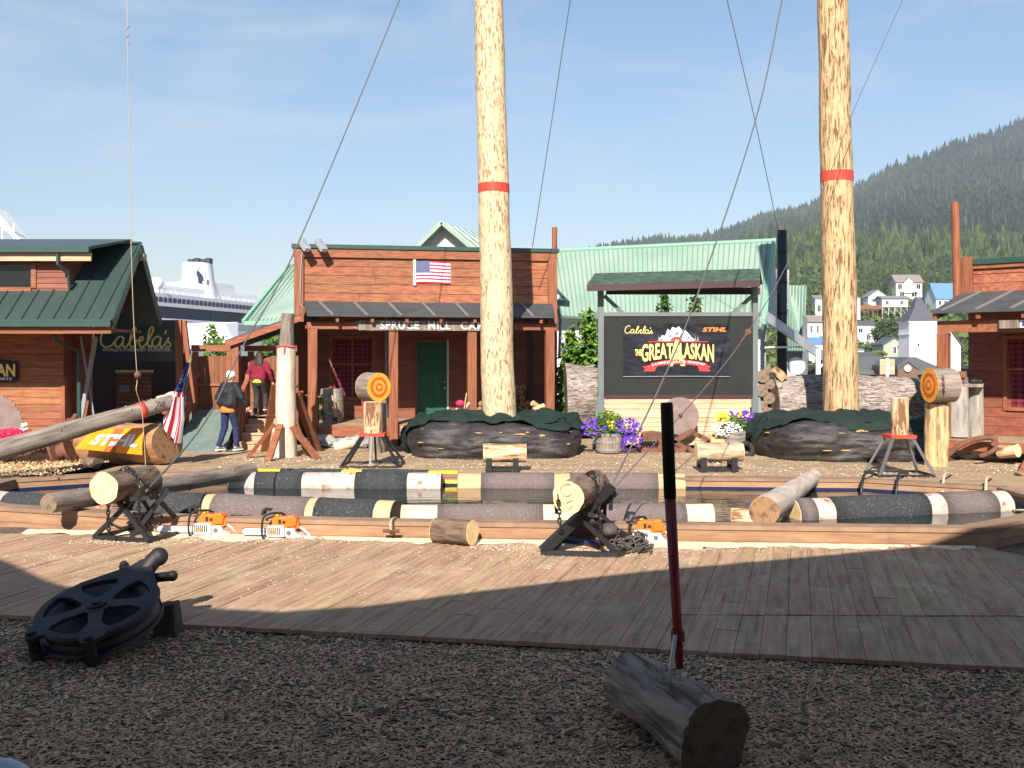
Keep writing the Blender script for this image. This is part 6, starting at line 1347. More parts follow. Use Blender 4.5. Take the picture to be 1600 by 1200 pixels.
def person(label, loc, rz, h, top_m, leg_m, hem_m, hair_short, leadL, leadR, armL, armR, cap=None, lean=.05):
    k = h/1.75
    o = thing('person', label, 'person', loc, rz)
    v = lambda x, y, z: V(x*k, y*k, z*k)      # faces +y
    hipL, hipR = v(-.095,0,.92), v(.095,0,.92); kneeL, kneeR = v(*leadL[0]), v(*leadR[0]); ankL, ankR = v(*leadL[1]), v(*leadR[1])
    chest = v(0,lean*.7,1.28); neck = v(0,lean,1.50); head = v(0,lean+.02,1.63)
    shL, shR = v(-.185,lean*.8,1.42), v(.185,lean*.8,1.42); elL, haL = v(*armL[0]), v(*armL[1]); elR, haR = v(*armR[0]), v(*armR[1])
    body = [(hipL*.5+hipR*.5, .125*k, chest, .125*k), (shL, .055*k, shR, .055*k), (chest, .10*k, neck-v(0,0,.05), .07*k), (neck-v(0,0,.04), .056*k, neck+v(0,.01,.05), .053*k),
            (head+v(0,-.012,.012), .092*k, head+v(0,.02,-.035), .074*k), (head+v(0,.035,-.055), .05*k, head+v(0,.05,-.07), .035*k), (head+v(0,.085,-.015), .014*k, head+v(0,.102,-.03), .013*k),
            (head+v(-.083,0,-.01), .016*k, head+v(-.088,-.01,.015), .018*k), (head+v(.083,0,-.01), .016*k, head+v(.088,-.01,.015), .018*k),
            (head+v(-.03,.083,.005), .012*k, head+v(-.03,.083,.005), .012*k), (head+v(.03,.083,.005), .012*k, head+v(.03,.083,.005), .012*k), (head+v(-.02,.083,-.06), .008*k, head+v(.02,.083,-.06), .008*k),
            (shL, .05*k, elL, .038*k), (elL, .037*k, haL, .026*k), (shR, .05*k, elR, .038*k), (elR, .037*k, haR, .026*k),
            (hipL, .078*k, kneeL, .052*k), (kneeL, .05*k, ankL, .036*k), (hipR, .078*k, kneeR, .052*k), (kneeR, .05*k, ankR, .036*k),
            (ankL, .035*k, ankL+v(0,.14,-.045), .03*k), (ankR, .035*k, ankR+v(0,.14,-.045), .03*k)]
    body += hand(haL, haL-elL, 1)+hand(haR, haR-elR, -1)
    blob(body, .0085, 'body', skin, o, smooth=1)
    # jacket or hoodie
    B = 1.22 if cap else 1.0
    j = [(v(-.08,0,1.04), .142*k*B, v(.08,0,1.04), .142*k*B), (v(-.07,0,1.0), .12*k, chest, .165*k*B), (v(-.08,0,1.06), .125*k*B, v(-.085,lean*.7,1.33), .115*k*B), (v(.08,0,1.06), .125*k*B, v(.085,lean*.7,1.33), .115*k*B), (shL, .072*k, shR, .072*k), (chest, .12*k, neck-v(0,0,.06), .085*k),
         (shL, .078*k*B, elL, .062*k*B), (elL, .062*k*B, haL-(haL-elL)*.10, .043*k*B), (shR, .078*k*B, elR, .062*k*B), (elR, .062*k*B, haR-(haR-elR)*.10, .043*k*B), (v(-.05,lean-.05,1.46), .045*k, v(.05,lean-.05,1.46), .045*k)]
    if not cap: j += [(v(-.05,lean-.08,1.38), .05*k, v(.05,lean-.08,1.38), .05*k)]
    jk = blob(j, .012, 'jacket' if cap else 'hoodie', top_m, o)
    for vt in jk.data.vertices:
        vt.co += vt.co.normalized()*0+Vector((mn.noise(vt.co*9), mn.noise(vt.co*9+V(5,0,0)), 0))*.014
    hm_ = MB(); z0_, z1_ = (.84, 1.0) if cap else (.90, 1.0); n_ = 30; rx_, ry_ = (.196, .158) if cap else (.176, .140)
    vs_ = [v(q_*rx_*cos(2*pi*j/n_)*(1+.03*sin(5*j)), q_*ry_*sin(2*pi*j/n_), z_) for q_, z_ in ((.93,z0_),(1,z0_+.01),(1.0,z1_),(.7,z1_)) for j in range(n_)]
    hm_.add(vs_, [(i*n_+j, i*n_+(j+1)%n_, (i+1)*n_+(j+1)%n_, (i+1)*n_+j) for i in range(3) for j in range(n_)]); hm_.build('shirt_hem', hem_m, o, world=False, smooth=True)
    tr_ = [(hipL+v(.02,0,.03), .112*k, hipR+v(-.02,0,.03), .112*k), (hipL, .105*k, kneeL, .074*k), (kneeL, .073*k, ankL+v(0,0,.02), .062*k), (hipR, .105*k, kneeR, .074*k), (kneeR, .073*k, ankR+v(0,0,.02), .062*k), (v(0,-.03,.88), .10*k, v(0,-.02,.93), .10*k)]
    ts = blob(tr_, .012, 'trousers', leg_m, o)
    for vt in ts.data.vertices: vt.co += Vector((mn.noise(vt.co*11), mn.noise(vt.co*11+V(5,0,0)), 0))*.010
    for a_ in (ankL, ankR):
        blob([(a_+v(0,-.03,-.03), .045*k, a_+v(0,.13,-.055), .040*k), (a_+v(0,.0,.0), .046*k, a_+v(0,.03,-.02), .046*k)], .010, 'shoe', plain('shoe_leather', (.30,.27,.24) if cap else (.10,.09,.09), .7), o)
        mb = MB(); mb.box(a_.x-.045*k, a_.x+.045*k, a_.y-.08*k, a_.y+.175*k, a_.z-.10*k, a_.z-.068*k); s_ = mb.build('shoe_sole', paint_w, o, world=False); bevel(s_, .012)
    if cap:
        cp = [(head+v(0,-.012,.035), .100*k, head+v(0,.012,.030), .098*k)]
        c_ = blob(cp, .010, 'cap', cap, o)
        mb = MB(); mb.prism([(-.075*k,.07*k),(-.06*k,.14*k),(0,.17*k),(.06*k,.14*k),(.075*k,.07*k)], lambda a, b_, t_: head+V(a, b_, t_+.005), 0, .012); mb.build('cap_peak', cap, o, world=False)
        blob([(head+v(0,-.045,-.045), .062*k, head+v(0,-.04,-.02), .062*k)], .010, 'hair', plain('grey_hair', (.25,.22,.20)), o)
    else:
        blob([(head+v(0,-.015,.025), .106*k, head+v(0,-.02,-.03), .10*k), (head+v(-.04,-.05,-.03), .08*k, head+v(-.07,-.12,-.22), .055*k), (head+v(.04,-.05,-.03), .08*k, head+v(.08,-.12,-.24), .055*k), (head+v(0,-.07,-.05), .08*k, head+v(0,-.14,-.26), .05*k)], .010, 'hair', hairm, o)
    return o
mp_ = G(357,706,.0); mp_.z = .03
person('man in white cap, black jacket and blue jeans walking to the stairs', mp_, radians(-32), 1.70, jack, jeans, plain('orange_shirt', (.85,.22,.03), .9), True,
       ((-.10,-.02,.50), (-.12,-.16,.10)), ((.10,.12,.52), (.14,.10,.10)), ((-.30,-.03,1.16), (-.28,.06,.93)), ((.33,.08,1.17), (.38,.20,.97)), cap=paint_w)
wp = P(404,650,22.7)
person('woman in maroon hoodie and dark trousers climbing the stairs', wp, radians(-8), 1.47, hood, pants, plain('lime_shirt', (.45,.55,.06), .9), False,
       ((-.08,.10,.55), (-.10,.02,.11)), ((.10,.22,.62), (.13,.16,.25)), ((-.30,.02,1.16), (-.33,.08,.92)), ((.32,-.02,1.16), (.37,.06,.92)), lean=.08)
# ================================================================ VEGETATION NEAR
def conifer(name, label, base, h, r, n, mat, group=None, size=.12, lean=0, gap=.0, cat='tree'):
    o = thing(name, label, cat, base, 0, group)
    mb = MB(); mb.tube([(0,0,0),(0,0,h*.5),(lean,0,h)], [h*.018+.02, h*.012+.01, .008], 8); mb.build('trunk', trunkm, o, world=False)
    mb = MB(); z = h*.06
    while z < h*.985:
        t = z/h; R_ = r*(1-t)**.85*random.uniform(.75,1.1)+.04; nb_ = max(4, int(9-3*t)); a0_ = random.random()*6
        for i in range(nb_):
            a = a0_+2*pi*i/nb_+random.uniform(-.2,.2); L = R_*random.uniform(.7,1.1); m = max(4, int(L/size*n*1.8))
            for q_ in range(m):
                s_ = (q_+random.random())/m; d_ = V(cos(a), sin(a), 0); p = V(lean*t, 0, z)+d_*L*s_+V(0,0,.10*L*s_-.42*L*s_*s_)+V(random.gauss(0,1), random.gauss(0,1), random.gauss(0,.6))*size*.45*(1.3-s_)
                e = (d_+V(random.gauss(0,.5), random.gauss(0,.5), -.35)).normalized(); w_ = e.cross(V(0,0,1)+V(random.gauss(0,.4), random.gauss(0,.4), 0)).normalized(); sz = size*random.uniform(.6,1.3)
                b0 = len(mb.v); mb.v += [p-e*sz*.5, p-w_*sz*.25, p+e*sz*.5-V(0,0,sz*.15), p+w_*sz*.25]; mb.f.append((b0,b0+1,b0+2,b0+3)); mb.k.append(0)
        z += h*.026*random.uniform(.7,1.3)
    mb.build('crown', mat, o, world=False); return o
def bush(name, label, base, R_, n, size, mat, clumps=9, group=None, trunk=True, cat='tree', zc=.55):
    o = thing(name, label, cat, base, 0, group); mb = MB()
    for i in range(clumps):
        a = random.random()*2*pi; rr = random.random()**.5*.62; c = V(cos(a)*R_[0]*rr, sin(a)*R_[1]*rr, R_[2]*random.uniform(.45,1.5)*zc/.55+.0); f_ = random.uniform(.32,.55)
        leaves(mb, c, (R_[0]*f_, R_[1]*f_, R_[2]*f_), n//clumps, size)
    mb.build('crown', mat, o, world=False)
    if trunk:
        mb = MB()
        for i in range(4): a = random.random()*6; mb.tube([(0,0,0), (R_[0]*.15*cos(a), R_[1]*.15*sin(a), R_[2]*.5), (R_[0]*.4*cos(a), R_[1]*.4*sin(a), R_[2]*1.2)], [R_[2]*.05+.01, R_[2]*.035+.008, .01], 7)
        mb.build('trunk', trunkm, o, world=False)
    return o
g1 = 'young conifers between the cabin and the screen'
conifer('conifer', 'tallest bright young conifer just left of the screen post', V(P(922,0,25.4).x, 25.4, 0), 3.30, .95, 4, leafg, g1, .19)
conifer('conifer', 'bright young conifer beside the centre cabin right corner', V(P(893,0,25.6).x, 25.6, 0), 2.75, .95, 4, leafg, g1, .19)
conifer('conifer', 'low bushy conifer behind the huge left drift log', V(P(908,0,26.2).x, 26.2, 0), 2.3, 1.2, 4, leafg, g1, .20)
conifer('conifer', 'conifer tip in the gap above the screen, left one', V(P(1038,0,26.5).x, 26.5, 0), 3.72, .75, 5, leafc, g1, .16)
conifer('conifer', 'conifer tip in the gap above the screen, right one', V(P(1087,0,26.5).x, 26.5, 0), 3.72, .70, 5, leafc, g1, .16)
bush('shrub', 'leafy shrub above the fence left of the lean-to roof', V(P(338,0,25).x, 25, 0), (.6,.4,1.65), 3000, .13, leafg, cat='shrub')
bush('shrub', 'leafy shrub seen between lean-to roof and braced pole', V(P(432,0,25.5).x, 25.5, 0), (.5,.4,1.45), 1500, .10, leafg, cat='shrub')
bush('shrub', 'small shrub behind the log pile right of the screen', V(P(1194,0,24.8).x, 24.8, 0), (.3,.3,.9), 700, .08, leafd, cat='shrub')
bush('potted_plant', 'small leafy plant at the left of the porch barrel', P(504,664,23.0), (.12,.12,.36), 260, .06, leafg, clumps=4, trunk=False, cat='plant')
# ================================================================ GREEN ROOFED HALL BEHIND
hall = thing('green_hall', 'long hall with pale mint metal roof behind the cabin and screen', 'building', (0, 36, 0))
def seamroof(nm, c00, c10, c11, c01, n, mat, par, th=.08, sm=None):   # c00 eave left, c10 eave right, c11 ridge right, c01 ridge left
    up = (c10-c00).cross(c01-c00).normalized(); up = up if up.z > 0 else -up
    mb = MB(); mb.hexa([c00-up*th, c10-up*th, c11-up*th, c01-up*th, c00, c10, c11, c01]); x = mb.build(nm, mat, par)
    mb = MB()
    for i in range(n+1): u = i/n; mb.bar(c00.lerp(c10,u)+up*.012, c01.lerp(c11,u)+up*.012, .035, .05, up=up)
    mb.build('standing_seams', sm or seamm, x); return x
rl, rr_ = P(452,414,41.6), P(1208,377,33.0); rm_ = P(865,393,36.2)
seamroof('roof', P(878,493,32.2), P(1193,511,29.2), rr_, P(862,393.3,36.2), 44, mint, hall)
seamroof('left_roof', P(385,504,35.5), P(600,500,34.5), P(700,401,38.6), rl, 34, mint, hall)
mb = MB(); mb.tube([P(862,392.5,36.2), P(1209,376.5,33.0)], .09, 8); mb.bar(P(1194,511,29.15), P(1210,377,32.95), .12, .25); mb.build('roof_trim', mintt, hall); mb = MB(); mb.bar(P(383,505,35.4), P(600,501,34.4), .15, .14); mb.bar(P(380,503,35.4), P(452,414,41.5), .12,.12); mb.build('roof_trim', mintt, hall)
mb = MB()
for i in range(29):
    z = .0+.1*i; A_ = P(860,0,32.6); B_ = P(1188,0,29.7); mb.hexa([V(A_.x,A_.y,z), V(B_.x,B_.y,z), V(B_.x,B_.y+.05,z), V(A_.x,A_.y+.05,z), V(A_.x,A_.y+.02,z+.1), V(B_.x,B_.y+.02,z+.1), V(B_.x,B_.y+.05,z+.1), V(A_.x,A_.y+.05,z+.1)])
mb.build('wall', whites, hall)
mb = MB(); A_ = P(1188,0,29.7); 
for i in range(46):
    z = i*.11; y1 = 33.0+max(0, (3.6-z)*1.2) if z > 2.9 else 37; y0 = 29.8+max(0,z-2.9)*1.1
    if y1 > y0 and z < 4.9: mb.hexa([V(7.62,y0,z), V(9.2,y1,z), V(9.2,y1+.05,z), V(7.58,y0+.05,z), V(7.60,y0,z+.1), V(9.18,y1,z+.1), V(9.18,y1+.05,z+.1), V(7.56,y0+.05,z+.1)])
mb.build('gable_wall', greys, hall)
mb = MB(); 
for i in range(9): mb.box(P(408,0,37).x, P(600,0,37).x, 36.9, 37, .4*i, .4*i+.39)
mb.build('left_wall', whites, hall)
# cross gable above the cabin
cg = thing('cross_gable', 'white gable peak with mint trim rising behind the cabin parapet', 'gable', P(690,385,40))
Yg = 40
mb = MB(); ap = P(690,352,Yg); bl_, br_ = P(655,386,Yg), P(733,389,Yg)
for i in range(14):
    t0 = i/14; t1 = (i+.92)/14; L0 = bl_.lerp(ap,t0); R0_ = br_.lerp(ap,t0); L1 = bl_.lerp(ap,t1); R1_ = br_.lerp(ap,t1); mb.hexa([L0, R0_, R0_+V(0,.1,0), L0+V(0,.1,0), L1+V(0,.03,0), R1_+V(0,.03,0), R1_+V(0,.1,0), L1+V(0,.1,0)])
mb.build('siding', whites, cg)
mb = MB(); mb.bar(P(650,388,Yg-.5), P(690,348,Yg-.5), .3, .16); mb.bar(P(690,348,Yg-.5), P(740,390,Yg-.5), .3, .16); mb.build('rake_trim', mint, cg)
seamroof('right_roof', P(740,390,Yg-.5), P(800,393,Yg+6), P(752,366,Yg+6), P(690,347,Yg-.5), 6, whites, cg)
seamroof('left_slope', P(650,388,Yg-.5), P(700,391,Yg+6), P(750,366,Yg+6), P(690,347.5,Yg-.5), 6, mint, cg)
hb = thing('hip_roof_porch', 'small pale hip roof with green gutter right of the centre cabin', 'porch', P(875,500,28))
mb = MB(); mb.add([P(850,456,28), P(864,452,29), P(886,474,28), P(850,470,27)], [(3,2,1,0)]); mb.add([P(850,456,28.0)-V(0,0,.05), P(864,452,29)-V(0,0,.05), P(886,474,28)-V(0,0,.05), P(850,470,27)-V(0,0,.05)], [(0,1,2,3)]); mb.build('roof', whites, hb)
mb = MB(); mb.bar(P(850,470,27), P(887,475,28), .14, .16); mb.bar(P(887,475,28), P(866,452,30), .1, .14); mb.build('gutter', dgreen, hb)
mb = MB(); mb.tube([P(872,482,27.9), P(876,500,27.9), P(874,560,27.9)], .045, 8); mb.build('downpipe', greyst, hb)
h2 = thing('green_annex', 'narrow mint roofed annex behind the black chimney pipe', 'building', P(1245,560,38))
seamroof('roof', P(1228,548,37), P(1254,548,36), P(1258,446,40), P(1228,446,40), 6, mint, h2)
mb = MB()
for i in range(30): z = i*.12; mb.hexa([P(1254,0,36)*1+V(0,0,z-P(1254,0,36).z), V(P(1262,0,39).x,39,z), V(P(1262,0,39).x,39.05,z), V(P(1254,0,36).x,36.05,z), V(P(1254,0,36).x,36,z+.11), V(P(1262,0,39).x,39,z+.11), V(P(1262,0,39).x,39.05,z+.11), V(P(1254,0,36).x,36.05,z+.11)])
mb.box(P(1225,0,37.5).x, P(1254,0,37.5).x, 37.4, 37.5, 0, 2.3); mb.build('wall', greys, h2)
ch = thing('chimney_pipe', 'tall black metal chimney pipe right of the green hall', 'chimney', V(P(1222,0,30.5).x,30.5,0))
mb = MB(); x = P(1222,0,30.5).x; mb.tube([(x,30.5,0),(x,30.5,zz(360,30.5))], .15, 18); mb.build('flue', steel, ch, smooth=True)
mb = MB(); 
for i in range(6): z = .5+i*.95; mb.tube([(x,30.5,z),(x,30.5,z+.06)], .158, 18)
mb.build('joint_bands', black, ch)
for i, zq in enumerate((452,500)):
    mb = MB(); mb.bar(P(1206,zq,30.6), P(1222,zq,30.6), .03, .03); mb.build('bracket', greyst, ch)
sr2 = thing('outside_stair', 'pale outside stair stringer descending right of the black chimney', 'stairs', P(1240,560,29))
mb = MB(); mb.bar(P(1197,494,28.5), P(1290,560,30.5), .06, .28); mb.build('stringer', galv, sr2)
mb = MB(); mb.tube([P(1196,543,28.6), P(1252,542,30)], .03, 6); mb.bar(P(1278,545,30), P(1278,590,30), .12, .12); mb.bar(P(1279,575,30), P(1290,566,30), .06, .06); mb.build('hand_rail', paint_w, sr2)
mb = MB(); 
M1 = Matrix.Rotation(radians(80),3,'X'); mb.lathe([(.001,.06),(.14,.052),(.23,.03),(.275,.0),(.28,-.01),(.23,.015),(.14,.035),(.001,.045)], P(1244.5,572,30.3), 22, M=M1)
sd_ = mb.build('satellite_dish', paint_w, label='white round dish between the black chimney and the right pole', cat='dish', smooth=True)
mb = MB(); mb.tube([P(1245,578,30.45), P(1245,600,30.45)], .03, 8); mb.build('mast', galv, sd_)
# ================================================================ TOWN, HILL AND MOUNTAIN
def lerp_tab(tab, x):
    if x <= tab[0][0]: return tab[0][1]
    for i in range(len(tab)-1):
        if x <= tab[i+1][0]: f_ = (x-tab[i][0])/(tab[i+1][0]-tab[i][0]); return tab[i][1]+(tab[i+1][1]-tab[i][1])*f_
    return tab[-1][1]
ridge_t = [(860,420),(930,396),(960,389),(1010,384),(1060,385),(1100,380),(1140,366),(1200,344),(1270,325),(1340,293),(1400,265),(1500,228),(1600,196),(1800,150),(2100,110)]
near_t = [(200,576),(250,545),(300,522),(350,500),(400,478),(450,462),(500,446),(560,424),(640,398)]
def terr(px, Y):
    lat = max(0, min(1, (px-1010)/230)); lat = lat*lat*(3-2*lat)
    if Y <= 640:
        y = lerp_tab(near_t, Y); flat = HZ+H*F/Y+2; py = flat+(y-flat)*(.40+.60*lat)
    else:
        y0 = lerp_tab(near_t, 640); flat = HZ+H*F/640+2; py0 = flat+(y0-flat)*(.40+.60*lat); f_ = (Y-640)/(1500-640); rd_ = lerp_tab(ridge_t, px)
        if f_ > 1: py = rd_+(f_-1)*60
        else: py = py0+(min(py0-1,rd_)-py0)*(f_**.8)
    z = H-(py-HZ)/F*Y
    x = (px-800)/F*Y
    return V(x, Y, z+ (mn.noise(V(x*.02, Y*.02, 0))*6+mn.noise(V(x*.006, Y*.006, 4))*10)*min(1, max(0,(Y-480)/300)))
hillm = M('forest_floor', (.028,.042,.018), (.015,.022,.010), (.05,.05,.05), rough=1)
mb = MB()
Ys_ = [180+i*20 for i in range(24)]+[660+i*35 for i in range(30)]
pxs = [780+i*24 for i in range(62)]
vs = [terr(p, y) for y in Ys_ for p in pxs]; n = len(pxs)
mb.add(vs, [(j*n+i, j*n+i+1, (j+1)*n+i+1, (j+1)*n+i) for j in range(len(Ys_)-1) for i in range(n-1)]); mb.build('mountain_terrain', hillm, kind='structure', loc=(0,0,0), smooth=True)
def stars(mb, p, h, r, tiers, n, lean=0):
    a0_ = random.random()*6
    for t in range(tiers):
        zb = h*(.08+.84*t/tiers); zt_ = min(h, zb+h*1.5/tiers*1.15); R_ = r*(1-.86*t/tiers)*random.uniform(.8,1.15); b0 = len(mb.v)
        mb.v.append(p+V(0,0,zt_))
        for j in range(2*n):
            a = a0_+t+pi*j/n; q_ = R_*(random.uniform(.85,1.15) if j % 2 == 0 else random.uniform(.35,.6)); mb.v.append(p+V(cos(a)*q_, sin(a)*q_, zb-(.05*h if j%2==0 else -.03*h)))
        for j in range(2*n): mb.f.append((b0, b0+1+j, b0+1+(j+1)%(2*n))); mb.k.append(0)
random.seed(11)
mb = MB()
for k in range(2900):
    px = random.uniform(900, 2050); Y = random.triangular(470, 665, 600) if px > 1180 else random.uniform(520, 680)
    p = terr(px, Y)-V(0,0,1); h_ = random.triangular(8, 25, 15); stars(mb, p, h_, h_*random.uniform(.18,.32), 7, 6)
mb.build('hillside_forest', M('spruce_green', (.070,.100,.026), (.026,.045,.016), (.05,.05,.05), rough=.95, island=.5, hue=.03), kind='stuff', loc=(0,0,0))
mb = MB()
for k in range(15000):
    px = random.uniform(840, 2050); Y = 650+880*random.random()**.8; p = terr(px, Y)-V(0,0,1); h_ = random.triangular(6, 19, 10); stars(mb, p, h_, h_*random.uniform(.2,.34), 4, 4)
mb.build('mountain_forest', M('far_spruce_green', (.052,.066,.036), (.018,.028,.018), (.004,.004,.004), rough=.95, island=.5, hue=.02), kind='stuff', loc=(0,0,0))
mb = MB()
for k in range(230):
    px = random.uniform(1100, 1900); Y = random.uniform(640, 1400); p = terr(px, Y); h_ = random.uniform(12, 24); mb.tube([p, p+V(random.gauss(0,.6),0,h_)], [.4,.12], 4, caps=False)
mb.build('dead_snags', M('bleached_snag', (.17,.165,.155), (.12,.115,.11), (1,1,1)), kind='stuff', loc=(0,0,0))
mb = MB()
for k in range(5200):
    px = random.uniform(1190, 1700); Y = random.uniform(205, 480); p = terr(px, Y); s_ = random.uniform(1.0, 3.6)
    if Y < 260: s_ *= .6
    if random.random() < .5: s_ *= .6
    leaves(mb, p+V(0,0,s_*.3), (s_, s_, s_*.6), 9, s_*.7, shell=.2)
for k in range(900):
    px = random.uniform(1150, 1900); Y = random.uniform(450, 640); p = terr(px, Y); s_ = random.uniform(2, 5); leaves(mb, p+V(0,0,s_*1.2), (s_, s_, s_*1.2), 26, s_*.45, shell=.3)
mb.build('hillside_scrub', M('scrub_green', (.105,.150,.030), (.055,.085,.022), (.2,.2,.2), rough=.95, island=.5, hue=.03), kind='stuff', loc=(0,0,0))
def house(label, px0, px1, py_e, py_b, Y, rh, wall, roof, depth=8, axis='x', wins=(), name='house', cat='house', below=3.0, par=None, rz=0):
    a = P(px0, py_b, Y); b_ = P(px1, py_b, Y); w_ = b_.x-a.x; h_ = (py_b-py_e)/F*Y; c = V((a.x+b_.x)/2, Y, a.z)
    o = par or thing(name, label, cat, c, radians(rz)); hw = w_/2; R_ = rh/F*Y
    mb = MB(); mb.box(-hw, hw, 0, depth, -below, h_)
    if axis == 'y': mb.add([(-hw,.02,h_),(hw,.02,h_),(0,.02,h_+R_),(-hw,depth-.02,h_),(hw,depth-.02,h_),(0,depth-.02,h_+R_)], [(0,1,2),(5,4,3)])
    else: mb.add([(-hw+.02,0,h_),(-hw+.02,depth,h_),(-hw+.02,depth/2,h_+R_),(hw-.02,0,h_),(hw-.02,depth,h_),(hw-.02,depth/2,h_+R_)], [(2,1,0),(3,4,5)])
    mb.build('wall', wall, o, world=False)
    e = w_*.05; t = .25
    mb = MB()
    if rh > 0:
        if axis == 'y':
            sl_ = R_/hw
            for s_ in (-1, 1): p = [(s_*(hw+e), -e, h_-e*sl_), (0,-e,h_+R_), (0,depth+e,h_+R_), (s_*(hw+e),depth+e,h_-e*sl_)]; mb.hexa([V(*q_) for q_ in p]+[V(*q_)+V(0,0,t) for q_ in p])
        else:
            sl_ = R_/(depth/2)
            for s_ in (0, 1):
                ye = -e if s_ == 0 else depth+e; p = [(-hw-e, ye, h_-e*sl_), (hw+e, ye, h_-e*sl_), (hw+e, depth/2, h_+R_), (-hw-e, depth/2, h_+R_)]; mb.hexa([V(*q_) for q_ in p]+[V(*q_)+V(0,0,t) for q_ in p])
    else: mb.box(-hw-e, hw+e, -e, depth, h_, h_+.3)
    mb.build('roof', roof, o, world=False)
    for (wx, wy, ww, wh) in wins:      # fractions of the wall, from the left and from the base
        mb = MB(); x0 = -hw+w_*wx; z0 = h_*wy; mb.box(x0, x0+w_*ww, -.08, -.02, z0, z0+h_*wh); wn_ = mb.build('window', glassd, o, world=False)
        mb = MB(); q_ = .12; mb.box(x0-q_, x0, -.1, -.02, z0-q_, z0+h_*wh+q_); mb.box(x0+w_*ww, x0+w_*ww+q_, -.1, -.02, z0-q_, z0+h_*wh+q_); mb.box(x0, x0+w_*ww, -.1, -.02, z0+h_*wh, z0+h_*wh+q_); mb.box(x0, x0+w_*ww, -.1, -.02, z0-q_, z0); mb.box(x0+w_*ww*.46, x0+w_*ww*.54, -.09, -.03, z0, z0+h_*wh); mb.build('frame', paint_w, wn_, world=False)
    return o
roofg = plain('grey_roofing', (.22,.21,.21), .9); roofb = plain('brown_roofing', (.26,.21,.19), .9); roofd = plain('dark_slate_roofing', (.09,.10,.11), .8); roofblue = plain('blue_metal_roofing', (.12,.25,.47), .5)
cream = plain('cream_wall', (.62,.58,.50), .8); palegrey = plain('pale_grey_wall', (.50,.50,.50), .8); sage = plain('sage_wall', (.36,.38,.30), .8); wallw = plain('bright_white_wall', (.80,.80,.80), .8)
o = house('cream house with dormer highest on the wooded hillside', 1400, 1441, 440, 466, 420, 11, cream, roofb, wins=((.08,.55,.14,.3),(.3,.55,.12,.3),(.55,.5,.12,.3),(.78,.55,.14,.3),(.15,.1,.15,.28),(.6,.1,.2,.28)))
house(None, 1413, 1427, 441, 446, 419.3, 7, wallw, roofb, depth=5, axis='y', par=None or thing('dormer_gable', 'small white dormer on the cream hillside house roof', 'dormer', P(1420,446,419.3)))
house('white gabled house left of the stilted shed on the hillside', 1357, 1386, 463, 476, 390, 10, wallw, roofg, axis='y', wins=((.2,.3,.18,.4),(.6,.3,.18,.4)))
o = house('grey shed standing on wooden stilts above the dark round tree', 1378, 1419, 466, 480, 350, 3.5, palegrey, roofg, depth=6, below=.0, wins=((.15,.3,.1,.4),(.7,.3,.1,.4)))
mb = MB(); ww_ = px2m(41,350)
for i in range(5): x = -ww_/2+.3+i*(ww_-.6)/4; mb.box(x-.1,x+.1,.2,.4,-4.5,-.0); 
for i in range(4): x = -ww_/2+.3+i*(ww_-.6)/4; mb.bar((x,.3,-.2),(x+ww_/4,.3,-3.0),.12,.12)
mb.build('stilts', cream, o, world=False)
house('white two storey house partly behind the right pole, upper one', 1274, 1300, 467, 492, 330, 6, wallw, roofg, depth=9, wins=((.12,.2,.2,.4),(.6,.2,.2,.4)))
house('long white house right of the right pole with its deck', 1330, 1344, 466, 486, 332, 3, wallw, roofg, depth=8)
house('white house with brown roof behind the right pole left side', 1262, 1330, 502, 528, 270, 9, wallw, roofb, depth=8, wins=((.06,.3,.05,.45),(.2,.3,.05,.45)))
house('white house right of the pole below the brown deck', 1338, 1370, 508, 534, 262, 6, wallw, roofd, depth=8, wins=((.1,.55,.2,.25),(.5,.1,.15,.35)))
house('low pale house with blue roof between annex and right pole', 1264, 1300, 537, 556, 215, 9, whites, roofblue, depth=7, wins=((.2,.2,.1,.4),(.45,.2,.1,.4)))
house('small white house behind the dark roofs right of the pole', 1338, 1350, 548, 556, 190, 2, wallw, roofg, depth=6)
house('house with bright blue roof at the foot of the forest', 1463, 1498, 466, 479, 370, 24, wallw, roofblue, depth=10, wins=((.1,.2,.12,.5),(.35,.2,.12,.5)))
house('sage green gabled house left of the church tower', 1381, 1414, 539, 558, 175, 11, sage, roofd, axis='y', depth=9, wins=((.44,.30,.14,.55),), rz=-8)
dk = thing('hillside_deck', 'long brown hillside deck left of the stilted shed', 'deck', P(1360,484,345)); mb = MB(); A_ = P(1343,483,345); B_ = P(1378,477,345); mb.box(A_.x, B_.x, 345, 347, A_.z, B_.z); mb.build('boards', cedar_h, dk)
mb = MB()
for i in range(6): x = A_.x+(B_.x-A_.x)*i/5; mb.box(x-.1,x+.1,345,345.2,A_.z-4,A_.z)
mb.build('posts', cedar_v, dk)
# low dark roofed sheds
house('low building with wide dark green grey roof behind the drift log', 1335, 1470, 584, 600, 62, 20, plain('dark_wall', (.07,.05,.05)), plain('green_grey_roofing', (.115,.125,.115), .9), depth=9, below=1)
house('second low dark roof behind the first, left of the church', 1338, 1384, 563, 575, 85, 9, plain('dark_wall2', (.08,.07,.07)), roofd, depth=9, below=2)
o = house('small dark gable with round lamp in front of the church foot', 1403, 1434, 577, 592, 58, 12, plain('dark_gable_wall', (.16,.09,.06)), roofd, axis='y', depth=4, below=1)
mb = MB(); mb.lathe([(.0001,-.05),(.18,-.03),(.20,.03),(.0001,.05)], (-.05,-.1,.62), 18, M=Matrix.Rotation(radians(90),3,'X')); mb.build('round_lamp', paint_w, o, world=False)
hs = thing('hoarding_backs', 'two small orange boards on a white post above the drift log', 'sign', P(1386,592,40)); mb = MB()
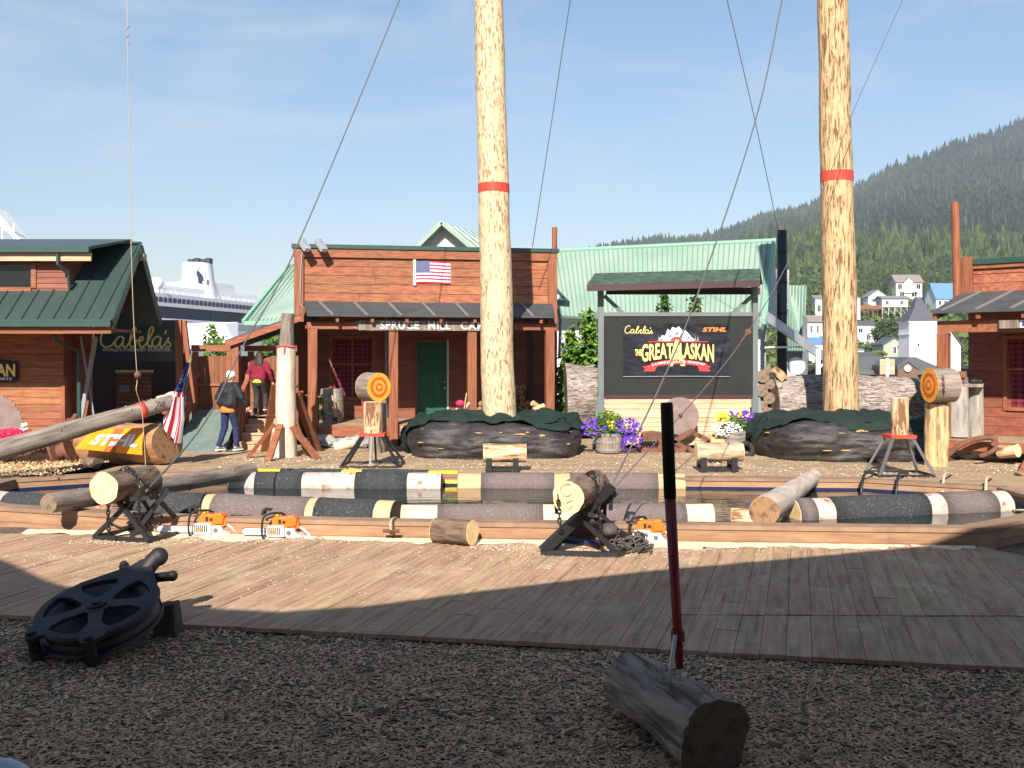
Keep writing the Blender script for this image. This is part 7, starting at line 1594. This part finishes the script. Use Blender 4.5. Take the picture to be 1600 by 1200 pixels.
for a_, b_ in ((1375,1384),(1389,1398)): A_ = P(a_,585,40); B_ = P(b_,561,40); mb2 = MB(); mb2.box(A_.x, B_.x, 40, 40.06, A_.z, B_.z); mb2.build('panel', paleb, hs)
mb = MB(); A_ = P(1384,595,40); B_ = P(1389,560,40); mb.box(A_.x+.01, B_.x-.01, 39.98, 40.08, A_.z, B_.z); mb.build('post', paint_w, hs)
# church
chh = thing('church', 'white church with slate broach spire and small cross', 'church', P(1443,570,150))
Yh = 150; Tw = px2m(44,Yh)/2; cx = P(1443,0,Yh).x; zb, zc, ze_ = zz(572,Yh)-3, zz(503,Yh), zz(522,Yh)
mb = MB(); mb.box(cx-Tw, cx+Tw, Yh, Yh+2*Tw, zb, zc); mb.build('tower', wallw, chh)
mb = MB(); mb.box(cx-Tw-.12, cx+Tw+.12, Yh-.12, Yh+2*Tw+.12, ze_-.08, ze_+.08); mb.box(cx-Tw-.2, cx+Tw+.2, Yh-.2, Yh+2*Tw+.2, zc-.1, zc+.12); mb.build('string_course', paint_w, chh)
prof = [(Tw*1.12,zc+.12),(Tw*.80,zz(492,Yh)),(Tw*.42,zz(480,Yh)),(Tw*.22,zz(467,Yh)),(Tw*.14,zz(463,Yh))]
mb = MB(); vs = []; cyy = Yh+Tw
for r, z in prof: vs += [V(cx-r,cyy-r,z), V(cx+r,cyy-r,z), V(cx+r,cyy+r,z), V(cx-r,cyy+r,z)]
mb.add(vs, [(i*4+j, i*4+(j+1)%4, i*4+4+(j+1)%4, i*4+4+j) for i in range(len(prof)-1) for j in range(4)]+[(16,17,18,19)]); mb.build('spire', M('slate', (.10,.10,.125), (.07,.07,.09), (3,3,6), rough=.8), chh)
mb = MB(); vs = []
for r, z in ((Tw*.17,zz(466.8,Yh)),(Tw*.03,zz(457,Yh))): vs += [V(cx-r,cyy-r,z), V(cx+r,cyy-r,z), V(cx+r,cyy+r,z), V(cx-r,cyy+r,z)]
mb.add(vs, [(j, (j+1)%4, 4+(j+1)%4, 4+j) for j in range(4)]+[(4,5,6,7)]); mb.build('spire_cap', wallw, chh)
mb = MB(); z0 = zz(457,Yh); mb.box(cx-.05,cx+.05,cyy-.05,cyy+.05,z0,z0+.75); mb.box(cx-.25,cx+.25,cyy-.04,cyy+.04,z0+.42,z0+.52); mb.build('cross', wallw, chh)
mb = MB(); A_ = P(1434,541,Yh); mb.box(A_.x,A_.x+.22,Yh-.06,Yh-.01,A_.z,A_.z+.4); wq = mb.build('window', glassd, chh)
mb = MB(); A_ = P(1428,564,Yh); mb.prism([(0,0),(.75,0),(.75,.25),(.35,.5),(0,.25)], lambda a, b_, t_: V(A_.x+a, Yh-.05+t_, A_.z+b_), 0, .04); mb.build('arched_window', glassd, chh)
mb = MB(); x1 = P(1505,0,Yh+4).x; xm = P(1483,0,Yh+4).x; hh_ = zz(540,Yh+4); ap_ = zz(505,Yh+4)
mb.box(xm-3.2, x1-.4, Yh+4, Yh+16, zb, hh_); mb.add([(xm-3.2,Yh+4,hh_),(x1-.4,Yh+4,hh_),((xm-3.2+x1-.4)/2,Yh+4,ap_)], [(0,1,2)]); mb.build('nave', wallw, chh)
mb = MB(); c_x = (xm-3.2+x1-.4)/2
for s_ in (-1, 1): e0 = V(c_x+s_*(x1-.4-c_x+.3), Yh+3.7, hh_-.3); e1 = V(c_x, Yh+3.7, ap_+.05); mb.hexa([e0, e1, e1+V(0,12,0), e0+V(0,12,0), e0+V(0,0,.25), e1+V(0,0,.25), e1+V(0,12,.25), e0+V(0,12,.25)])
mb.build('nave_roof', mats['slate'], chh)
bush('broadleaf_tree', 'big dark round tree between sage house and the stilted shed', P(1392,556,215), (px2m(36,215),4.5,px2m(31,215)), 9000, .55, M('tree_green', (.075,.115,.028), (.04,.065,.018), (.3,.3,.3), rough=.9, island=.5, hue=.02), clumps=26)
bush('broadleaf_tree', 'small dark tree right of the pole beneath the white house', P(1347,560,200), (1.8,1.5,1.3), 1600, .4, leafd, clumps=8)
bush('hedge', 'bright green hedge below the dark round tree', P(1368,558,150), (2.2,1.0,.55), 1800, .25, M('hedge_green', (.20,.28,.05), (.12,.19,.03), (1,1,1), rough=.9, island=.4), clumps=9, trunk=False, cat='hedge')
tl_ = ['left of the right pole','directly above the white gabled house','right behind the cream house','left of the cream house','by the blue roofed house']
for i, (px, Y, h_) in enumerate(((1245,300,15),(1262,330,17),(1240,350,20),(1256,380,18),(1350,410,17),(1342,380,12),(1366,425,18),(1392,432,18),(1450,425,17),(1458,410,13),(1472,420,17),(1486,415,16),(1446,395,8),(1428,372,6),(1410,440,17),(1500,400,16),(1232,400,18),(1376,440,20),(1436,445,20),(1390,400,10))):
    lb = ['dark spruce low on the hill just right of the chimney pipe','spruce in the gap between annex roof and right pole'][i % 2] if i < 4 or i == 16 else 'dark spruce standing among the hillside houses below the forest'
    g_ = 'spruces among the hillside houses'; b_ = terr(px, Y)
    o = thing('spruce_tree', lb, 'tree', b_, 0, g_); mb = MB(); stars(mb, V(0,0,0), h_, h_*.24, 15, 9); stars(mb, V(0,0,.1), h_*.97, h_*.18, 11, 7); mb.build('crown', mats['spruce_green'], o, world=False); mb = MB(); mb.tube([(0,0,-1),(0,0,h_*.6)], [.3,.12], 6); mb.build('trunk', trunkm, o, world=False)
# ================================================================ CRUISE SHIP
shp = thing('cruise_ship', 'white cruise ship with round funnel behind the fence on the left', 'ship', (-88, 270, -4))
# ship frame: bow end nearer on the left, going back to the right
Af = V((120-800)/F*205, 205, 0); Bf = V((430-800)/F*286, 286, 0); dx_ = (Bf-Af).normalized(); nx_ = V(dx_.y, -dx_.x, 0); nx_ = -nx_ if nx_.y < 0 else nx_
SL = (Bf-Af).length
def sp(px, off=0):     # distance along the ship side seen at this column
    k = (px-800)/F; o_ = Af+nx_*off; return (k*o_.y-o_.x)/(dx_.x-k*dx_.y)
def sw(s, off, z): return Af+dx_*s+nx_*off+V(0,0,z)
def sbox(mb, s0, s1, o0, o1, z0, z1, k=0): mb.hexa([sw(s0,o0,z0), sw(s1,o0,z0), sw(s1,o1,z0), sw(s0,o1,z0), sw(s0,o0,z1), sw(s1,o0,z1), sw(s1,o1,z1), sw(s0,o1,z1)], k)
def sz(px, py, off=0): s = sp(px, off); return H-(py-HZ)/F*sw(s, off, 0).y
shipw = plain('ship_white', (.84,.84,.86), .5); shipg = plain('ship_grey', (.66,.67,.69), .6); shipd = plain('ship_glass', (.04,.045,.08), .4)
zd1 = sz(300,482); zd0 = sz(300,500); ztop = sz(300,462); s_end = sp(470)
mb = MB(); sbox(mb, -110, s_end, 0, 26, -3, zd0); mb.build('hull', shipg, shp)
mb = MB(); sbox(mb, -105, s_end-1, 1.2, 25, zd0, ztop); sbox(mb, -105, s_end, -.3, 26, zd0-.5, zd0); sbox(mb, -105, s_end, .0, 26, zd1, zd1+.6); mb.build('upper_decks', shipw, shp)
mb = MB()
for i in range(16): s0 = s_end-1-i*9.5; sbox(mb, s0-9.1, s0, .95, 1.2, zd0+.1, zd1)
mb.build('window_band', shipd, shp)
mb = MB()
for i in range(26): s0 = sp(405)-i*1.9; sbox(mb, s0-1.2, s0, .9, 1.19, zd1+1.0, zd1+2.2)
mb.build('cabin_windows', shipd, shp)
mb = MB()
for i in range(6): sbox(mb, -100, s_end, -.05+.0, .0, zd0-1.2-i*2.9, zd0-1.0-i*2.9)
mb.build('hull_lines', shipw, shp)
ztd = ztop+2.6
mb = MB(); sbox(mb, sp(215,6), sp(402,6), 6, 20, ztop, ztd); sbox(mb, sp(322,6), sp(366,6), 6, 18, ztd, ztd+2.2); mb.build('sun_deck_house', shipw, shp)
mb = MB()
for i in range(44): s0 = sp(222)+i*2.6; sbox(mb, s0, s0+.12, 1.2, 1.3, ztop, ztop+1.1)
sbox(mb, sp(222), sp(430), 1.2, 1.3, ztop+1.05, ztop+1.15); mb.build('railing', shipw, shp)
fc_s = sp(309, 10); fy = sw(fc_s,10,0); fr_ = px2m(22.5, fy.y); ft = H-(412-HZ)/F*fy.y; fb_ = H-(466-HZ)/F*fy.y
fn = thing('ship_funnel', None, None) if False else None
mb = MB(); vs = []; n = 28
for i in range(6):
    t = i/5; z = fb_-2+(ft-fb_+2)*t; 
    for j in range(n): a = 2*pi*j/n; q_ = fr_*(1.10-.13*t); vs.append(V(fy.x+cos(a)*q_*(1.0+(.25*(1-t) if cos(a) > 0 else 0)), fy.y+sin(a)*q_*1.3, z))
mb.add(vs, [(i*n+j, i*n+(j+1)%n, (i+1)*n+(j+1)%n, (i+1)*n+j) for i in range(5) for j in range(n)]+[tuple(5*n+j for j in range(n))]); fu = mb.build('funnel', shipw, shp, smooth=False); autosmooth(fu)
mb = MB(); 
for i, x in enumerate((-2.2,-.6,1.0,2.4)): mb.box(fy.x+x-.6+.6, fy.x+x+.7+.6, fy.y-1.5, fy.y+1, ft-.05, ft+1.1+.3*(i % 2))
mb.build('exhaust_pipes', plain('soot_black', (.03,.03,.04)), fu)
def onf(px, py, d=.25):      # point on the funnel side facing the camera
    x = (px-800)/F*fy.y; u = max(-.98, min(.98, (x-fy.x)/(fr_*1.05))); return V(x, fy.y-sqrt(1-u*u)*fr_*1.3-d, H-(py-HZ)/F*fy.y)
mb = MB(); mb.tube([onf(321+7.5*cos(a)*.75, 434+15*sin(a)) for a in [2*pi*i/24 for i in range(25)]], .12, 6, caps=False); mb.build('round_emblem', shipg, fu)
mb = MB(); mb.prism([(316,428),(319,425),(324,432),(326,441),(324,446),(319,445),(318,436)], lambda a, b_, t_: onf(a, b_, .3+t_), 0, .08); 
mb.build('dark_emblem', plain('emblem_navy', (.03,.05,.09)), fu)
mb = MB()
for k in range(3): mb.tube(spline([onf(317+k*3, 467, .4), onf(326+k*2, 460-k*2, .4), onf(330+k, 452-k*3, .5), onf(329, 443-k*2, .6)], 5), .22, 6)
mb.build('curved_fins', plain('fin_grey', (.12,.14,.2)), fu)
mb = MB(); mb.sph(P(245,443,235), px2m(10,235), 20, 14); rd = mb.build('radar_dome', shipw, shp, smooth=True); mb = MB(); mb.tube([P(245,452,235), P(245,475,235)], .7, 10); mb.build('dome_base', shipw, shp)
mb = MB(); 
for a_, b_ in ((P(-10,345,150),P(32,379,150)),): mb.hexa([a_, b_, b_+V(0,4,0), a_+V(0,4,0), a_+V(0,0,2.0), b_+V(0,0,.4), b_+V(0,4,.4), a_+V(0,4,2.0)])
mb.tube([P(22,382,150), P(22,349,150)], .12, 6); mb.tube([P(4,352,150), P(4,380,150)], .15, 6); mb.bar(P(2,359,150), P(23,359,150), .2, .2); mb.build('fore_mast', shipw, shp)
wh = thing('warehouse', 'low pale grey warehouse roof between ship hull and fence', 'warehouse', P(360,560,60)); mb = MB(); mb.hexa([P(282,545,60), P(372,545,58), P(372,545,64), P(282,545,66), P(282,507,62), P(352,506,60), P(372,503,64), P(282,505,66)]); mb.build('roof', shipw, wh)
# ================================================================ RIGHT CABIN PORCH THINGS
tb = thing('log_table', 'rough table on two upright grey logs on the right cabin porch', 'table', P(1510,682,20.2))
log('leg', None, None, P(1497,682,19.9), P(1497,604,19.9), .20,.19, M('silver_log', (.42,.39,.35), (.22,.19,.16), (9,9,2), rough=.9, bump=.6), cutg, seed=81, parent=tb); log('leg', None, None, P(1524,682,20.2), P(1524,604,20.2), .16,.15, mats['silver_log'], cutg, seed=82, parent=tb)
mb = MB(); mb.hexa([P(1484,605,19.8), P(1536,605,19.8), P(1538,603,20.6), P(1486,603,20.6), P(1484,600,19.8), P(1536,600,19.8), P(1538,598.5,20.6), P(1486,598.5,20.6)]); mb.build('top', barkg, tb)
mb = MB(); mb.tube([P(1503,600,20), P(1503,589,20)], .05, 10); mb.tube([P(1503,590,20), P(1503,580,20)], [.10,.09], 12); mb.build('lantern', rust, label='small rusty lantern on the right porch log table', cat='lantern')
mb = MB(); mb.sph(P(1523,596,20), .09, 10, 7, sc=(1.2,.8,.7)); mb.sph(P(1530,597,20), .07, 10, 7); mb.build('metal_pot', steel, label='dark pot standing on the right porch log table', cat='pot')
hk = thing('iron_horn', 'curved rusty iron hook lying before the right cabin porch', 'iron hook', P(1515,712,18.9))
mb = MB(); mb.tube(spline([P(1482,711,19.2), P(1500,696,19.1), P(1525,686,19.0), P(1550,684,18.9), P(1554,690,18.9), P(1551,697,18.9)], 6), [.05]*12+[.055]*19, 10); mb.tube(spline([P(1551,694,18.95), P(1556,700,18.8), P(1545,708,18.7), P(1530,713,18.6)],6), .045, 10); mb.build('bar', rust, hk, smooth=True)
random.seed(21)
def stones(label, x0, x1, Yfun, n, group):
    for i in range(n):
        px = random.uniform(x0, x1); Y = Yfun(px)+random.uniform(-.2,.3); s_ = random.uniform(.09,.22); x = P(px,0,Y).x; mb = MB()
        mb.sph((x, Y, s_*.35+random.uniform(0,.12)), s_, 9, 6, sc=(1.3,.9,.55), jit=.5); mb.build('stone', stone, label=label, cat='stone', group=group)
stones('grey field stone under the right cabin porch edge', 1500, 1600, lambda p: 20.0-(p-1500)*.006, 26, 'stones under the right porch')
stones('grey field stone under the centre cabin porch edge', 500, 605, lambda p: 22.3, 26, 'stones under the centre porch')
log('cut_round', 'short pale round lying among the stones by the right porch', 'log', P(1562,706,18.9), P(1590,704,18.6), .12,.12, peelb, cutm, seed=91, nseg=4)
log('split_block', 'pale split log lying on the stones under the porch beam', 'firewood', P(522,699,21.8), P(555,692,21.9), .12,.08, creamw, creamw, seed=92, nseg=4, nrad=7)
mb = MB(); mb.hexa([P(1590,738,16.8), P(1604,736,16.7), P(1604,726,16.9), P(1590,730,17.0), P(1597,722,16.8), P(1606,708,16.7), P(1606,708,16.9), P(1597,722,17.0)]); mb.build('wooden_wedge', cedar, label='small brown wooden wedge standing at the right frame edge', cat='wedge')
# bottom left seat edge
mb = MB(); mb.sph(P(0,1215,3.4)+V(-.02,0,-.06), .12, 20, 12, sc=(1.2,1,1)); mb.build('seat_corner', plain('pale_plastic', (.45,.52,.58), .5), label='pale blue grey rounded seat corner at the bottom left', cat='seat', smooth=True)

# ================================================================ HAZE
hz = MB(); hz.box(-780, 2400, -30, 1750, -2.6, 420)
hm = bpy.data.materials.new('haze_air'); hm.use_nodes = True; t = hm.node_tree; t.nodes.remove(t.nodes['Principled BSDF'])
pv_ = t.nodes.new('ShaderNodeVolumePrincipled'); pv_.inputs['Color'].default_value = (.70,.82,1,1); pv_.inputs['Density'].default_value = .00020; pv_.inputs['Anisotropy'].default_value = .0
t.links.new(pv_.outputs[0], t.nodes['Material Output'].inputs['Volume'])
hz.build('haze', hm, kind='stuff', loc=(0,0,-2.6))
